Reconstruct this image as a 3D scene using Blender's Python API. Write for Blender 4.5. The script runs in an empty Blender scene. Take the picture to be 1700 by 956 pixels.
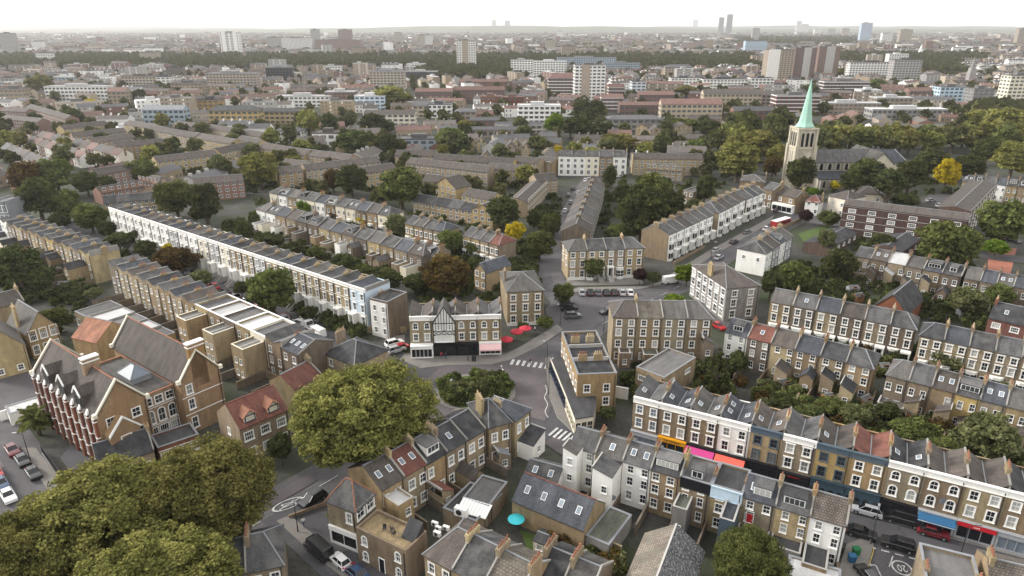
import bpy, bmesh, math, random
import numpy as np
from mathutils import Vector, Matrix, Quaternion
R = math.radians
scene = bpy.context.scene
COL = scene.collection

# ------------------------------------------------------------------ camera
CAM_H, FPX, PITCH = 72.0, 1700 * 24 / 36, R(21)
cam_d = bpy.data.cameras.new('camera'); cam_d.lens = 24; cam_d.sensor_width = 36
cam_d.clip_start = 1; cam_d.clip_end = 60000
cam = bpy.data.objects.new('camera', cam_d); COL.objects.link(cam)
cam.location = (0, 0, CAM_H); cam.rotation_euler = (R(90) - PITCH, 0, 0)
scene.camera = cam

# ------------------------------------------------------------------ sky and sun
SUN_EL, SUN_AZ = R(27), R(-72)
world = bpy.data.worlds.new('World'); scene.world = world; world.use_nodes = True
wn = world.node_tree.nodes; wl = world.node_tree.links; wn.clear()
sky = wn.new('ShaderNodeTexSky'); sky.sky_type = 'NISHITA'; sky.sun_disc = False
sky.sun_elevation = SUN_EL; sky.sun_rotation = SUN_AZ; sky.altitude = 50
sky.air_density = 1.0; sky.dust_density = 3.0; sky.ozone_density = 1.0
hs = wn.new('ShaderNodeHueSaturation'); hs.inputs['Saturation'].default_value = 0.22
tcw = wn.new('ShaderNodeTexCoord')
cl = wn.new('ShaderNodeTexNoise'); cl.inputs['Scale'].default_value = 2.2; cl.inputs['Detail'].default_value = 5
mpw = wn.new('ShaderNodeMapping'); mpw.inputs['Scale'].default_value = (1, 1, 3.5)
rampw = wn.new('ShaderNodeMapRange'); rampw.inputs[1].default_value = .3; rampw.inputs[2].default_value = .7
rampw.inputs[3].default_value = .86; rampw.inputs[4].default_value = 1.1
mulw = wn.new('ShaderNodeMixRGB'); mulw.blend_type = 'MULTIPLY'; mulw.inputs[0].default_value = 1
# thin cloud layer: a veil of even pale cloud mixed over the clear sky
veil = wn.new('ShaderNodeMixRGB'); veil.inputs[0].default_value = 0.60
veil.inputs[2].default_value = (9.8, 9.65, 9.35, 1)
bg = wn.new('ShaderNodeBackground'); bg.inputs['Strength'].default_value = 0.115
wo = wn.new('ShaderNodeOutputWorld')
wl.new(tcw.outputs['Generated'], mpw.inputs[0]); wl.new(mpw.outputs[0], cl.inputs['Vector'])
wl.new(cl.outputs['Fac'], rampw.inputs[0])
wl.new(sky.outputs[0], hs.inputs['Color']); wl.new(hs.outputs[0], veil.inputs[1])
wl.new(veil.outputs[0], mulw.inputs[1]); wl.new(rampw.outputs[0], mulw.inputs[2])
wl.new(mulw.outputs[0], bg.inputs['Color']); wl.new(bg.outputs[0], wo.inputs[0])

sun_d = bpy.data.lights.new('sun', 'SUN'); sun_d.energy = 1.9; sun_d.angle = R(12); sun_d.color = (1, .95, .88)
sun = bpy.data.objects.new('sun', sun_d); COL.objects.link(sun)
sdir = Vector((math.sin(SUN_AZ) * math.cos(SUN_EL), math.cos(SUN_AZ) * math.cos(SUN_EL), math.sin(SUN_EL)))
sun.rotation_euler = sdir.to_track_quat('Z', 'Y').to_euler(); sun.location = (0, 0, 300)

vs = scene.view_settings; vs.view_transform = 'Standard'; vs.look = 'None'; vs.gamma = 1; vs.use_curve_mapping = False
vs.exposure = 1.0
HAZE = 0.000066
scene.cycles.max_bounces = 5; scene.cycles.diffuse_bounces = 3; scene.cycles.glossy_bounces = 2
scene.cycles.transmission_bounces = 2; scene.cycles.volume_bounces = 0; scene.cycles.transparent_max_bounces = 4
scene.cycles.use_denoising = True

# ------------------------------------------------------------------ pixels of the photograph -> places on the ground
def P(x, y, z=0.0):
    a = (x - 850) / FPX; b = (478 - y) / FPX
    dx, dy, dz = a, math.cos(PITCH) + b * math.sin(PITCH), -math.sin(PITCH) + b * math.cos(PITCH)
    t = (z - CAM_H) / dz
    return Vector((dx * t, dy * t))
def top_z(base, ytop):
    """height of something standing on ground pixel `base` whose top shows at row ytop"""
    q = P(*base); b = (478 - ytop) / FPX
    k = (-math.sin(PITCH) + b * math.cos(PITCH)) / (math.cos(PITCH) + b * math.sin(PITCH))
    return CAM_H + q.y * k
def to_px(x, y, z):
    f = Vector((0, math.cos(PITCH), -math.sin(PITCH))); u = Vector((0, math.sin(PITCH), math.cos(PITCH)))
    v = Vector((x, y, z - CAM_H)); d = v.dot(f)
    return 850 + FPX * v.x / d, 478 - FPX * v.dot(u) / d

# ------------------------------------------------------------------ materials (procedural)
M = {}
def newmat(name):
    m = bpy.data.materials.new(name); m.use_nodes = True
    n = m.node_tree.nodes; n.clear(); return m, n, m.node_tree.links
def surf(name, col, rough=.85, var=.25, scale=.6, fine=6., bump=0., rand=.12, spec=.3, stretch=(1, 1, 1), courses=None, metal=0., patch=None, world=False, hue=0.):
    """base colour with broad stains, fine grain, a per-object shift and, for roofs, courses along the slope"""
    m, n, l = newmat(name)
    tc = n.new('ShaderNodeTexCoord'); oi = n.new('ShaderNodeObjectInfo')
    vec = tc.outputs['UV']
    if world:
        g = n.new('ShaderNodeNewGeometry'); vec = g.outputs['Position']
    off = n.new('ShaderNodeVectorMath'); off.operation = 'MULTIPLY_ADD'
    off.inputs[1].default_value = (0, 0, 0) if world else (37, 53, 11)
    cmb = n.new('ShaderNodeCombineXYZ')
    for i in range(3): l.new(oi.outputs['Random'], cmb.inputs[i])
    l.new(cmb.outputs[0], off.inputs[0]); l.new(vec, off.inputs[2])
    mp = n.new('ShaderNodeMapping'); mp.inputs['Scale'].default_value = stretch; l.new(off.outputs[0], mp.inputs[0])
    n1 = n.new('ShaderNodeTexNoise'); n1.inputs['Scale'].default_value = scale; n1.inputs['Detail'].default_value = 5; n1.inputs['Roughness'].default_value = .62
    n2 = n.new('ShaderNodeTexNoise'); n2.inputs['Scale'].default_value = fine; n2.inputs['Detail'].default_value = 2
    l.new(mp.outputs[0], n1.inputs['Vector']); l.new(off.outputs[0], n2.inputs['Vector'])
    def rng(src, lo, hi, a=.28, b=.72):
        r = n.new('ShaderNodeMapRange'); r.inputs[1].default_value = a; r.inputs[2].default_value = b
        r.inputs[3].default_value = lo; r.inputs[4].default_value = hi; l.new(src, r.inputs[0]); return r.outputs[0]
    def mul(a, b):
        q = n.new('ShaderNodeMath'); q.operation = 'MULTIPLY'; l.new(a, q.inputs[0]); l.new(b, q.inputs[1]); return q.outputs[0]
    f = mul(rng(n1.outputs['Fac'], 1 - var, 1 + var), rng(n2.outputs['Fac'], 1 - var * .55, 1 + var * .55))
    f = mul(f, rng(oi.outputs['Random'], 1 - rand, 1 + rand, 0, 1))
    if courses:
        bt = n.new('ShaderNodeTexBrick'); bt.inputs['Scale'].default_value = 1
        bt.inputs['Color1'].default_value = (1, 1, 1, 1); bt.inputs['Color2'].default_value = (.72, .72, .72, 1); bt.inputs['Mortar'].default_value = (.5, .5, .5, 1)
        bt.inputs['Brick Width'].default_value = courses[0]; bt.inputs['Row Height'].default_value = courses[1]
        bt.inputs['Mortar Size'].default_value = courses[2]; bt.inputs['Bias'].default_value = -.2
        l.new(off.outputs[0], bt.inputs['Vector'])
        bw = n.new('ShaderNodeRGBToBW'); l.new(bt.outputs[0], bw.inputs[0]); f = mul(f, bw.outputs[0])
    mx = n.new('ShaderNodeMixRGB'); mx.blend_type = 'MULTIPLY'; mx.inputs[0].default_value = 1
    mx.inputs[1].default_value = (*col, 1); l.new(f, mx.inputs[2]); out = mx.outputs[0]
    if patch:
        n3 = n.new('ShaderNodeTexNoise'); n3.inputs['Scale'].default_value = patch[1]; n3.inputs['Detail'].default_value = 4
        l.new(off.outputs[0], n3.inputs['Vector'])
        mm = n.new('ShaderNodeMixRGB'); mm.inputs[2].default_value = (*patch[0], 1)
        l.new(rng(n3.outputs['Fac'], 0, patch[2], .45, .66), mm.inputs[0]); l.new(out, mm.inputs[1]); out = mm.outputs[0]
    if hue:
        hv = n.new('ShaderNodeHueSaturation'); l.new(rng(oi.outputs['Random'], .5 - hue * .3, .5 + hue * .22, 0, 1), hv.inputs['Hue'])
        fr = n.new('ShaderNodeMath'); fr.operation = 'PINGPONG'; fr.inputs[1].default_value = .13; l.new(oi.outputs['Random'], fr.inputs[0])
        l.new(rng(fr.outputs[0], .84, 1.22, 0, .13), hv.inputs['Saturation']); l.new(out, hv.inputs['Color']); out = hv.outputs[0]
    b = n.new('ShaderNodeBsdfPrincipled'); b.inputs['Roughness'].default_value = rough
    b.inputs['Specular IOR Level'].default_value = spec; b.inputs['Metallic'].default_value = metal
    l.new(out, b.inputs['Base Color'])
    if bump:
        bp = n.new('ShaderNodeBump'); bp.inputs['Strength'].default_value = bump; bp.inputs['Distance'].default_value = .05
        l.new(n2.outputs['Fac'], bp.inputs['Height']); l.new(bp.outputs[0], b.inputs['Normal'])
    o = n.new('ShaderNodeOutputMaterial'); l.new(b.outputs[0], o.inputs[0]); M[name] = m; return m

def wallmat(name, col, **k): surf(name, col, rough=.9, var=k.get('var', .30), scale=.6, fine=9, bump=.25, rand=k.get('rand', .2), spec=.15, patch=k.get('patch'), stretch=(1.5, .35, 1), hue=k.get('hue', .045), courses=k.get('courses'))
BR = (.45, .15, .02)
wallmat('stock_brick', (.305, .242, .160), patch=((.20, .165, .125), .35, .7), courses=BR)
wallmat('pale_brick', (.40, .318, .198), patch=((.29, .23, .155), .3, .6), courses=BR)
wallmat('dark_brick', (.215, .175, .132), patch=((.12, .104, .092), .3, .6), courses=BR)
wallmat('yellow_brick', (.44, .335, .19), patch=((.32, .24, .14), .3, .6), courses=BR)
wallmat('brown_brick', (.115, .078, .066), patch=((.085, .06, .052), .3, .5), courses=BR)
wallmat('red_brick', (.215, .098, .07), patch=((.15, .075, .058), .3, .5), courses=BR)
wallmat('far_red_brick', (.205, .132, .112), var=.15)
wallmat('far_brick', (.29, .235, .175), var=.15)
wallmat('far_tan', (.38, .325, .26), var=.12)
wallmat('school_brick', (.36, .25, .15), hue=.004, rand=.04, patch=((.26, .16, .10), .3, .7), courses=BR)
wallmat('white_stucco', (.74, .73, .70), var=.09, rand=.05)
wallmat('cream_stucco', (.66, .61, .50), var=.1, rand=.06)
wallmat('blue_stucco', (.50, .60, .70), var=.06, rand=.02)
wallmat('grey_stucco', (.33, .335, .34), var=.1, rand=.06)
wallmat('slate_paint', (.078, .103, .128), var=.08, rand=.03)
wallmat('stone', (.43, .395, .325), var=.2)
wallmat('grey_stone', (.235, .225, .215), var=.25)
wallmat('concrete', (.36, .35, .335), var=.14)
wallmat('parapet_stone', (.25, .24, .222), var=.2)
wallmat('tudor_white', (.72, .72, .69), var=.08)
SL = (.30, .24, .03)
def roofmat(name, col, rough=.8, **k): surf(name, col, rough=rough, var=k.get('var', .42), scale=.5, fine=5, bump=.4, rand=k.get('rand', .26), spec=.25, stretch=(1.6, .5, 1), courses=k.get('courses', SL), patch=k.get('patch'))
roofmat('slate', (.088, .087, .090), patch=((.125, .12, .112), .5, .6))
roofmat('dark_slate', (.048, .048, .053), patch=((.075, .075, .076), .6, .6))
roofmat('blue_slate', (.074, .080, .094))
roofmat('brown_tile', (.100, .084, .076), patch=((.08, .072, .064), .6, .6))
roofmat('grey_tile', (.120, .112, .106), patch=((.095, .09, .084), .5, .6))
roofmat('red_tile', (.165, .066, .05), patch=((.11, .06, .05), .6, .6))
roofmat('orange_tile', (.30, .135, .082), patch=((.2, .10, .07), .6, .6))
roofmat('mossy_tile', (.175, .15, .125), patch=((.13, .125, .10), .9, .8), courses=(.5, .42, .06))
roofmat('speckled_slate', (.062, .063, .07), patch=((.34, .34, .33), 3.2, .55), courses=(.5, .4, .06))
roofmat('ribbed_tile', (.115, .098, .086), courses=(.38, .38, .07))
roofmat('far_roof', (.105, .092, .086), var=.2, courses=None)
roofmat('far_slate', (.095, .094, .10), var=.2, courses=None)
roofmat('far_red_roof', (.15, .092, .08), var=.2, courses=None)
roofmat('felt', (.055, .055, .058), courses=None, var=.35)
roofmat('grey_felt', (.115, .112, .112), courses=None, var=.25)
roofmat('green_felt', (.10, .105, .085), courses=None, var=.35)
roofmat('pale_roof', (.43, .43, .43), courses=None, var=.15)
roofmat('sand_deck', (.34, .255, .15), courses=None, var=.45, patch=((.13, .11, .05), .5, .7))
surf('lead', (.20, .21, .225), rough=.55, var=.15)
surf('white_paint', (.80, .80, .78), rough=.6, var=.05, rand=.03)
surf('grey_paint', (.30, .31, .33), rough=.6, var=.06)
surf('black_paint', (.012, .012, .016), rough=.45, var=.1)
surf('navy_paint', (.022, .034, .065), rough=.5, var=.1)
surf('pub_paint', (.035, .06, .08), rough=.5, var=.1)
surf('yellow_paint', (.66, .30, .012), rough=.6, var=.06)
surf('magenta_cloth', (.50, .055, .22), rough=.8, var=.06)
surf('coral_cloth', (.66, .12, .085), rough=.8, var=.06)
surf('pink_cloth', (.76, .50, .50), rough=.8, var=.06)
surf('blue_cloth', (.022, .10, .21), rough=.7, var=.08)
surf('red_paint', (.50, .018, .03), rough=.5, var=.06)
surf('red_cloth', (.40, .03, .05), rough=.8, var=.08)
surf('terracotta', (.26, .12, .075), rough=.9, var=.25)
surf('buff_pot', (.46, .36, .23), rough=.9, var=.2)
surf('copper_green', (.30, .50, .41), rough=.7, var=.16, scale=.25, stretch=(1, .2, 1), rand=0)
surf('timber', (.22, .115, .05), rough=.8, var=.3)
surf('dark_metal', (.03, .03, .034), rough=.5, var=.1)
surf('steel', (.35, .36, .38), rough=.4, var=.1, metal=.6)
surf('chrome', (.6, .6, .62), rough=.25, var=.02, metal=.9)
surf('tyre', (.012, .012, .012), rough=.9, var=.1)
surf('turquoise', (.05, .52, .60), rough=.6, var=.05)
surf('skin', (.45, .27, .19), rough=.6, var=.02)
surf('asphalt', (.088, .083, .088), rough=.85, var=.32, scale=.16, fine=2.5, rand=0, world=True, patch=((.072, .066, .072), .05, .8))
surf('worn_asphalt', (.098, .085, .089), rough=.85, var=.22, scale=.12, fine=2.5, rand=0, world=True, patch=((.074, .064, .068), .16, .9))
surf('dark_asphalt', (.062, .061, .067), rough=.8, var=.2, scale=.1, fine=3, rand=0, world=True)
surf('paving', (.185, .172, .160), rough=.9, var=.2, scale=.3, fine=3, rand=0, world=True, patch=((.16, .148, .138), .3, .6))
surf('kerbstone', (.27, .26, .24), rough=.9, var=.2, world=True)
surf('road_paint', (.46, .46, .45), rough=.8, var=.45, scale=2, world=True)
surf('yellow_road_paint', (.42, .32, .10), rough=.8, var=.25, scale=2, world=True)
surf('red_paving', (.30, .12, .08), rough=.9, var=.2, scale=.5, fine=3, rand=0, world=True)
surf('lawn', (.062, .095, .024), rough=.95, var=.3, scale=.4, fine=4, rand=0, world=True)
surf('yard', (.048, .047, .042), rough=.95, var=.4, scale=.15, fine=1.2, rand=0, world=True, patch=((.034, .046, .018), .07, .95))
surf('city_ground', (.085, .083, .06), rough=.95, var=.4, scale=.012, fine=.12, rand=0, world=True, patch=((.14, .13, .12), .02, .7))
surf('tree_bark', (.085, .068, .05), rough=.95, var=.3)

def glassmat(name, col, rough=.08):
    m, n, l = newmat(name); oi = n.new('ShaderNodeObjectInfo')
    r = n.new('ShaderNodeValToRGB'); r.color_ramp.interpolation = 'CONSTANT'
    e = r.color_ramp.elements
    for i, (p, k) in enumerate(zip((0, .55, .72, .86), col)):
        el = e[i] if i < 2 else e.new(p); el.position = p; el.color = (*k, 1)
    l.new(oi.outputs['Random'], r.inputs[0])
    b = n.new('ShaderNodeBsdfPrincipled'); b.inputs['Roughness'].default_value = rough; b.inputs['Specular IOR Level'].default_value = .55
    l.new(r.outputs[0], b.inputs['Base Color'])
    o = n.new('ShaderNodeOutputMaterial'); l.new(b.outputs[0], o.inputs[0]); M[name] = m
# rooms behind the panes: dark, half drawn blinds, pale curtains
glassmat('pane_glass', ((.018, .02, .026), (.05, .055, .06), (.20, .20, .19), (.40, .40, .38)))
glassmat('dark_glass', ((.012, .014, .018), (.014, .016, .02), (.02, .022, .026), (.016, .018, .02)))
glassmat('sky_glass', ((.12, .15, .19), (.15, .18, .22), (.18, .22, .27), (.22, .26, .3)), .5)
glassmat('car_glass', ((.01, .011, .013),) * 4, .05)
glassmat('far_glass', ((.07, .075, .085), (.09, .095, .10), (.06, .065, .075), (.11, .115, .12)), .3)

def carpaint(name, col):
    m, n, l = newmat(name)
    b = n.new('ShaderNodeBsdfPrincipled'); b.inputs['Base Color'].default_value = (*col, 1); b.inputs['Roughness'].default_value = .3
    b.inputs['Coat Weight'].default_value = .6; b.inputs['Coat Roughness'].default_value = .08
    o = n.new('ShaderNodeOutputMaterial'); l.new(b.outputs[0], o.inputs[0]); M[name] = m
for k, c in dict(black=(.010, .010, .012), white=(.72, .72, .72), red=(.38, .015, .02), silver=(.36, .37, .39), grey=(.10, .105, .115), blue=(.02, .05, .12), dark_red=(.12, .012, .018)).items(): carpaint('car_' + k, c)

def leafmat(name, dark, mid, light):
    m, n, l = newmat(name); at = n.new('ShaderNodeAttribute'); at.attribute_name = 'leaf'
    oi = n.new('ShaderNodeObjectInfo')
    r = n.new('ShaderNodeValToRGB'); e = r.color_ramp.elements
    e[0].position = .0; e[0].color = (*dark, 1); e[1].position = 1; e[1].color = (*light, 1); k = e.new(.5); k.color = (*mid, 1)
    l.new(at.outputs['Fac'], r.inputs[0])
    hsv = n.new('ShaderNodeHueSaturation')
    mr = n.new('ShaderNodeMapRange'); mr.inputs[3].default_value = .78; mr.inputs[4].default_value = 1.22
    mh = n.new('ShaderNodeMapRange'); mh.inputs[3].default_value = .488; mh.inputs[4].default_value = .515
    l.new(oi.outputs['Random'], mr.inputs[0]); l.new(mr.outputs[0], hsv.inputs['Value'])
    l.new(oi.outputs['Random'], mh.inputs[0]); l.new(mh.outputs[0], hsv.inputs['Hue']); l.new(r.outputs[0], hsv.inputs['Color'])
    d = n.new('ShaderNodeBsdfDiffuse'); t = n.new('ShaderNodeBsdfTranslucent'); mix = n.new('ShaderNodeMixShader'); mix.inputs[0].default_value = .28
    l.new(hsv.outputs[0], d.inputs[0]); l.new(hsv.outputs[0], t.inputs[0]); l.new(d.outputs[0], mix.inputs[1]); l.new(t.outputs[0], mix.inputs[2])
    o = n.new('ShaderNodeOutputMaterial'); l.new(mix.outputs[0], o.inputs[0]); M[name] = m
leafmat('plane_leaf', (.092, .096, .030), (.172, .170, .052), (.285, .268, .085))
leafmat('dark_leaf', (.038, .046, .019), (.066, .077, .029), (.112, .122, .044))
leafmat('green_leaf', (.056, .068, .022), (.100, .116, .037), (.168, .182, .058))
leafmat('bright_leaf', (.06, .10, .012), (.12, .18, .022), (.20, .26, .04))
leafmat('yellow_leaf', (.34, .27, .014), (.56, .47, .020), (.70, .62, .04))
leafmat('rust_leaf', (.055, .038, .016), (.09, .062, .022), (.14, .095, .03))
leafmat('purple_leaf', (.022, .012, .014), (.042, .022, .024), (.07, .035, .035))
leafmat('grey_leaf', (.08, .09, .035), (.12, .125, .055), (.18, .18, .085))
leafmat('pale_leaf', (.16, .18, .11), (.24, .26, .17), (.34, .36, .26))
leafmat('far_leaf', (.066, .072, .034), (.105, .110, .046), (.155, .155, .062))
# ------------------------------------------------------------------ mesh helpers
class MB:
    def __init__(s): s.v = []; s.f = []; s.m = []
    def poly(s, pts, m=0):
        b = len(s.v); s.v.extend([tuple(p) for p in pts]); s.f.append(tuple(range(b, b + len(pts)))); s.m.append(m)
    def box(s, x0, x1, y0, y1, z0, z1, m=0):
        if x0 > x1: x0, x1 = x1, x0
        if y0 > y1: y0, y1 = y1, y0
        b = len(s.v)
        s.v.extend([(x, y, z) for z in (z0, z1) for x, y in ((x0, y0), (x1, y0), (x1, y1), (x0, y1))])
        for q in ((0, 3, 2, 1), (4, 5, 6, 7), (0, 1, 5, 4), (1, 2, 6, 5), (2, 3, 7, 6), (3, 0, 4, 7)):
            s.f.append(tuple(b + i for i in q)); s.m.append(m)
    def loft(s, a, c, m=0, caps=True):
        """closed skin between two rings of equal length"""
        n = len(a); b = len(s.v); s.v.extend([tuple(p) for p in a] + [tuple(p) for p in c])
        for i in range(n):
            j = (i + 1) % n; s.f.append((b + i, b + j, b + n + j, b + n + i)); s.m.append(m)
        if caps:
            s.f.append(tuple(b + i for i in reversed(range(n)))); s.m.append(m)
            s.f.append(tuple(b + n + i for i in range(n))); s.m.append(m)
    def ext_x(s, yz, x0, x1, m=0): s.loft([(x1, y, z) for y, z in yz], [(x0, y, z) for y, z in yz], m)
    def ext_y(s, xz, y0, y1, m=0): s.loft([(x, y0, z) for x, z in xz], [(x, y1, z) for x, z in xz], m)
    def ext_z(s, xy, z0, z1, m=0): s.loft([(x, y, z0) for x, y in xy], [(x, y, z1) for x, y in xy], m)
    def cyl(s, cx, cy, z0, z1, r0, r1, n=8, m=0):
        ring = lambda r, z: [(cx + r * math.cos(2 * math.pi * i / n), cy + r * math.sin(2 * math.pi * i / n), z) for i in range(n)]
        s.loft(ring(r0, z0), ring(r1, z1), m)
    def tube(s, p, q, r0, r1, n=6, m=0):
        p, q = Vector(p), Vector(q); d = (q - p).normalized(); a = d.orthogonal().normalized(); c = d.cross(a)
        ring = lambda o, r: [o + a * (r * math.cos(2 * math.pi * i / n)) + c * (r * math.sin(2 * math.pi * i / n)) for i in range(n)]
        s.loft(ring(p, r0), ring(q, r1), m)
    def mesh(s, name, mats):
        me = bpy.data.meshes.new(name); me.from_pydata(s.v, [], s.f)
        for k in mats: me.materials.append(M[k])
        me.polygons.foreach_set('material_index', s.m)
        uv = me.uv_layers.new(name='UVMap'); out = np.zeros(len(me.loops) * 2, dtype=np.float32); k = 0
        for f in s.f:
            p = [s.v[i] for i in f]; a, b, c = p[0], p[1], p[2]
            nx = (b[1] - a[1]) * (c[2] - a[2]) - (b[2] - a[2]) * (c[1] - a[1])
            ny = (b[2] - a[2]) * (c[0] - a[0]) - (b[0] - a[0]) * (c[2] - a[2])
            nz = (b[0] - a[0]) * (c[1] - a[1]) - (b[1] - a[1]) * (c[0] - a[0])
            L = math.sqrt(nx * nx + ny * ny + nz * nz) or 1; nx /= L; ny /= L; nz /= L
            h = math.hypot(nx, ny)
            ux, uy = (-ny / h, nx / h) if h > .05 else (1., 0.)
            vx, vy, vz = -nz * uy, nz * ux, nx * uy - ny * ux
            for q in p:
                out[k] = q[0] * ux + q[1] * uy; out[k + 1] = q[0] * vx + q[1] * vy + q[2] * vz; k += 2
        uv.data.foreach_set('uv', out); me.update(); return me

def obj(name, me, parent=None, loc=(0, 0, 0), rz=0., scale=None):
    o = bpy.data.objects.new(name, me); COL.objects.link(o)
    o.location = loc
    if rz: o.rotation_euler = (0, 0, rz)
    if scale: o.scale = scale if hasattr(scale, '__len__') else (scale,) * 3
    if parent: o.parent = parent
    return o
def tag(o, label=None, cat=None, group=None, kind=None):
    if label: o['label'] = label
    if cat: o['category'] = cat
    if group: o['group'] = group
    if kind: o['kind'] = kind
    return o
def thing(name, label, cat, loc=(0, 0, 0), rz=0., group=None):
    return tag(obj(name, None, None, loc, rz), label, cat, group)
CACHE = {}
def cached(key, fn):
    if key not in CACHE: CACHE[key] = fn()
    return CACHE[key]
ORD = ['first', 'second', 'third', 'fourth', 'fifth', 'sixth', 'seventh', 'eighth', 'ninth', 'tenth', 'eleventh', 'twelfth', 'thirteenth', 'fourteenth', 'fifteenth', 'sixteenth', 'seventeenth', 'eighteenth', 'nineteenth', 'twentieth', 'twenty-first', 'twenty-second', 'twenty-third', 'twenty-fourth']
OCC = []      # footprints (origin, direction, w, d) already built on
def occupied(x, y, pad=0.):
    for (ox, oy, ux, uy, w, d) in OCC:
        a = (x - ox) * ux + (y - oy) * uy; b = -(x - ox) * uy + (y - oy) * ux
        if -pad < a < w + pad and -pad < b < d + pad: return True
    return False

# ------------------------------------------------------------------ windows
def window_mesh(w, h, kind, frame):
    def make():
        b = MB(); t = .17 if kind != 'bare' else .07; pr = -.07
        if kind == 'arch':
            n = 8; r = w / 2
            inner = [(-r, 0)] + [(-r * math.cos(math.pi * i / n), h - r + r * math.sin(math.pi * i / n)) for i in range(n + 1)] + [(r, 0)]
            outer = [(-r - t, -.05)] + [(-(r + t) * math.cos(math.pi * i / n), h - r + (r + t) * math.sin(math.pi * i / n)) for i in range(n + 1)] + [(r + t, -.05)]
            for i in range(len(inner) - 1):
                a, c, d, e = inner[i], inner[i + 1], outer[i + 1], outer[i]
                b.loft([(a[0], pr, a[1]), (c[0], pr, c[1]), (d[0], pr, d[1]), (e[0], pr, e[1])], [(q[0], .02, q[1]) for q in (a, c, d, e)])
            # spandrels between the arch and the square opening
            for sgn in (-1, 1):
                pts = [(sgn * r, h)] + [(sgn * r * math.cos(math.pi * i / n), h - r + r * math.sin(math.pi * i / n)) for i in range(0, n // 2 + 1)]
                b.poly([(x, .01, z) for x, z in (pts if sgn < 0 else pts[::-1])], 1)
        else:
            b.box(-w / 2 - t, -w / 2, pr, .03, -.02, h + t); b.box(w / 2, w / 2 + t, pr, .03, -.02, h + t)
            b.box(-w / 2, w / 2, pr, .03, h, h + t)
            if kind == 'hood': b.box(-w / 2 - t - .12, w / 2 + t + .12, -.26, .0, h + t, h + t + .14)
        b.box(-w / 2 - t - .06, w / 2 + t + .06, -.17, .03, -.13, -.02)
        f = .06
        b.box(-w / 2, -w / 2 + f, .05, .095, 0, h); b.box(w / 2 - f, w / 2, .05, .095, 0, h)
        b.box(-w / 2 + f, w / 2 - f, .05, .095, h - f, h); b.box(-w / 2 + f, w / 2 - f, .05, .095, 0, f + .02)
        b.box(-w / 2 + f, w / 2 - f, .04, .095, h * .48, h * .48 + .07)
        b.box(-.02, .02, .06, .095, f + .02, h - f)
        if kind == 'wide':
            for q in (-.25, .25): b.box(w * q - .03, w * q + .03, .05, .095, 0, h)
        return b.mesh('window', [frame, 'stock_brick'])
    return cached(('win', round(w, 2), round(h, 2), kind, frame), make)
def pane_mesh(w, h, mat):
    def make():
        b = MB(); b.box(-w / 2, w / 2, .096, .12, 0, h); return b.mesh('pane', [mat])
    return cached(('pane', round(w, 2), round(h, 2), mat), make)
def add_window(root, x, y, z, rz, w, h, kind='sash', frame='white_paint', glass='pane_glass', name='window'):
    o = obj(name, window_mesh(w, h, kind, frame), root, (x, y, z), rz)
    obj('pane', pane_mesh(w, h, glass), o)
    return o

def facade(b, w, z0, z1, holes, place, m=0, rev=.12):
    """flat wall with real openings; place(x, y, z) carries facade coordinates to the house"""
    xs = sorted({0, w, *[v for q in holes for v in q[:2]]}); zs = sorted({z0, z1, *[v for q in holes for v in q[2:]]})
    for i in range(len(xs) - 1):
        run = None
        for j in range(len(zs) - 1):
            cx, cz = (xs[i] + xs[i + 1]) / 2, (zs[j] + zs[j + 1]) / 2
            hole = any(q[0] < cx < q[1] and q[2] < cz < q[3] for q in holes)
            if not hole:
                if run is None: run = zs[j]
            if hole or j == len(zs) - 2:
                e = zs[j] if hole else zs[j + 1]
                if run is not None and e > run: b.poly([place(xs[i], 0, run), place(xs[i + 1], 0, run), place(xs[i + 1], 0, e), place(xs[i], 0, e)], m)
                run = None
    for x0, x1, a, c in holes:
        b.poly([place(x0, 0, a), place(x1, 0, a), place(x1, rev, a), place(x0, rev, a)], m)
        b.poly([place(x0, rev, c), place(x1, rev, c), place(x1, 0, c), place(x0, 0, c)], m)
        b.poly([place(x0, 0, a), place(x0, rev, a), place(x0, rev, c), place(x0, 0, c)], m)
        b.poly([place(x1, rev, a), place(x1, 0, a), place(x1, 0, c), place(x1, rev, c)], m)

def win_slots(w, n, ww, off=0.):
    return [w * (i + .5) / n + off for i in range(n)]

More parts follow.
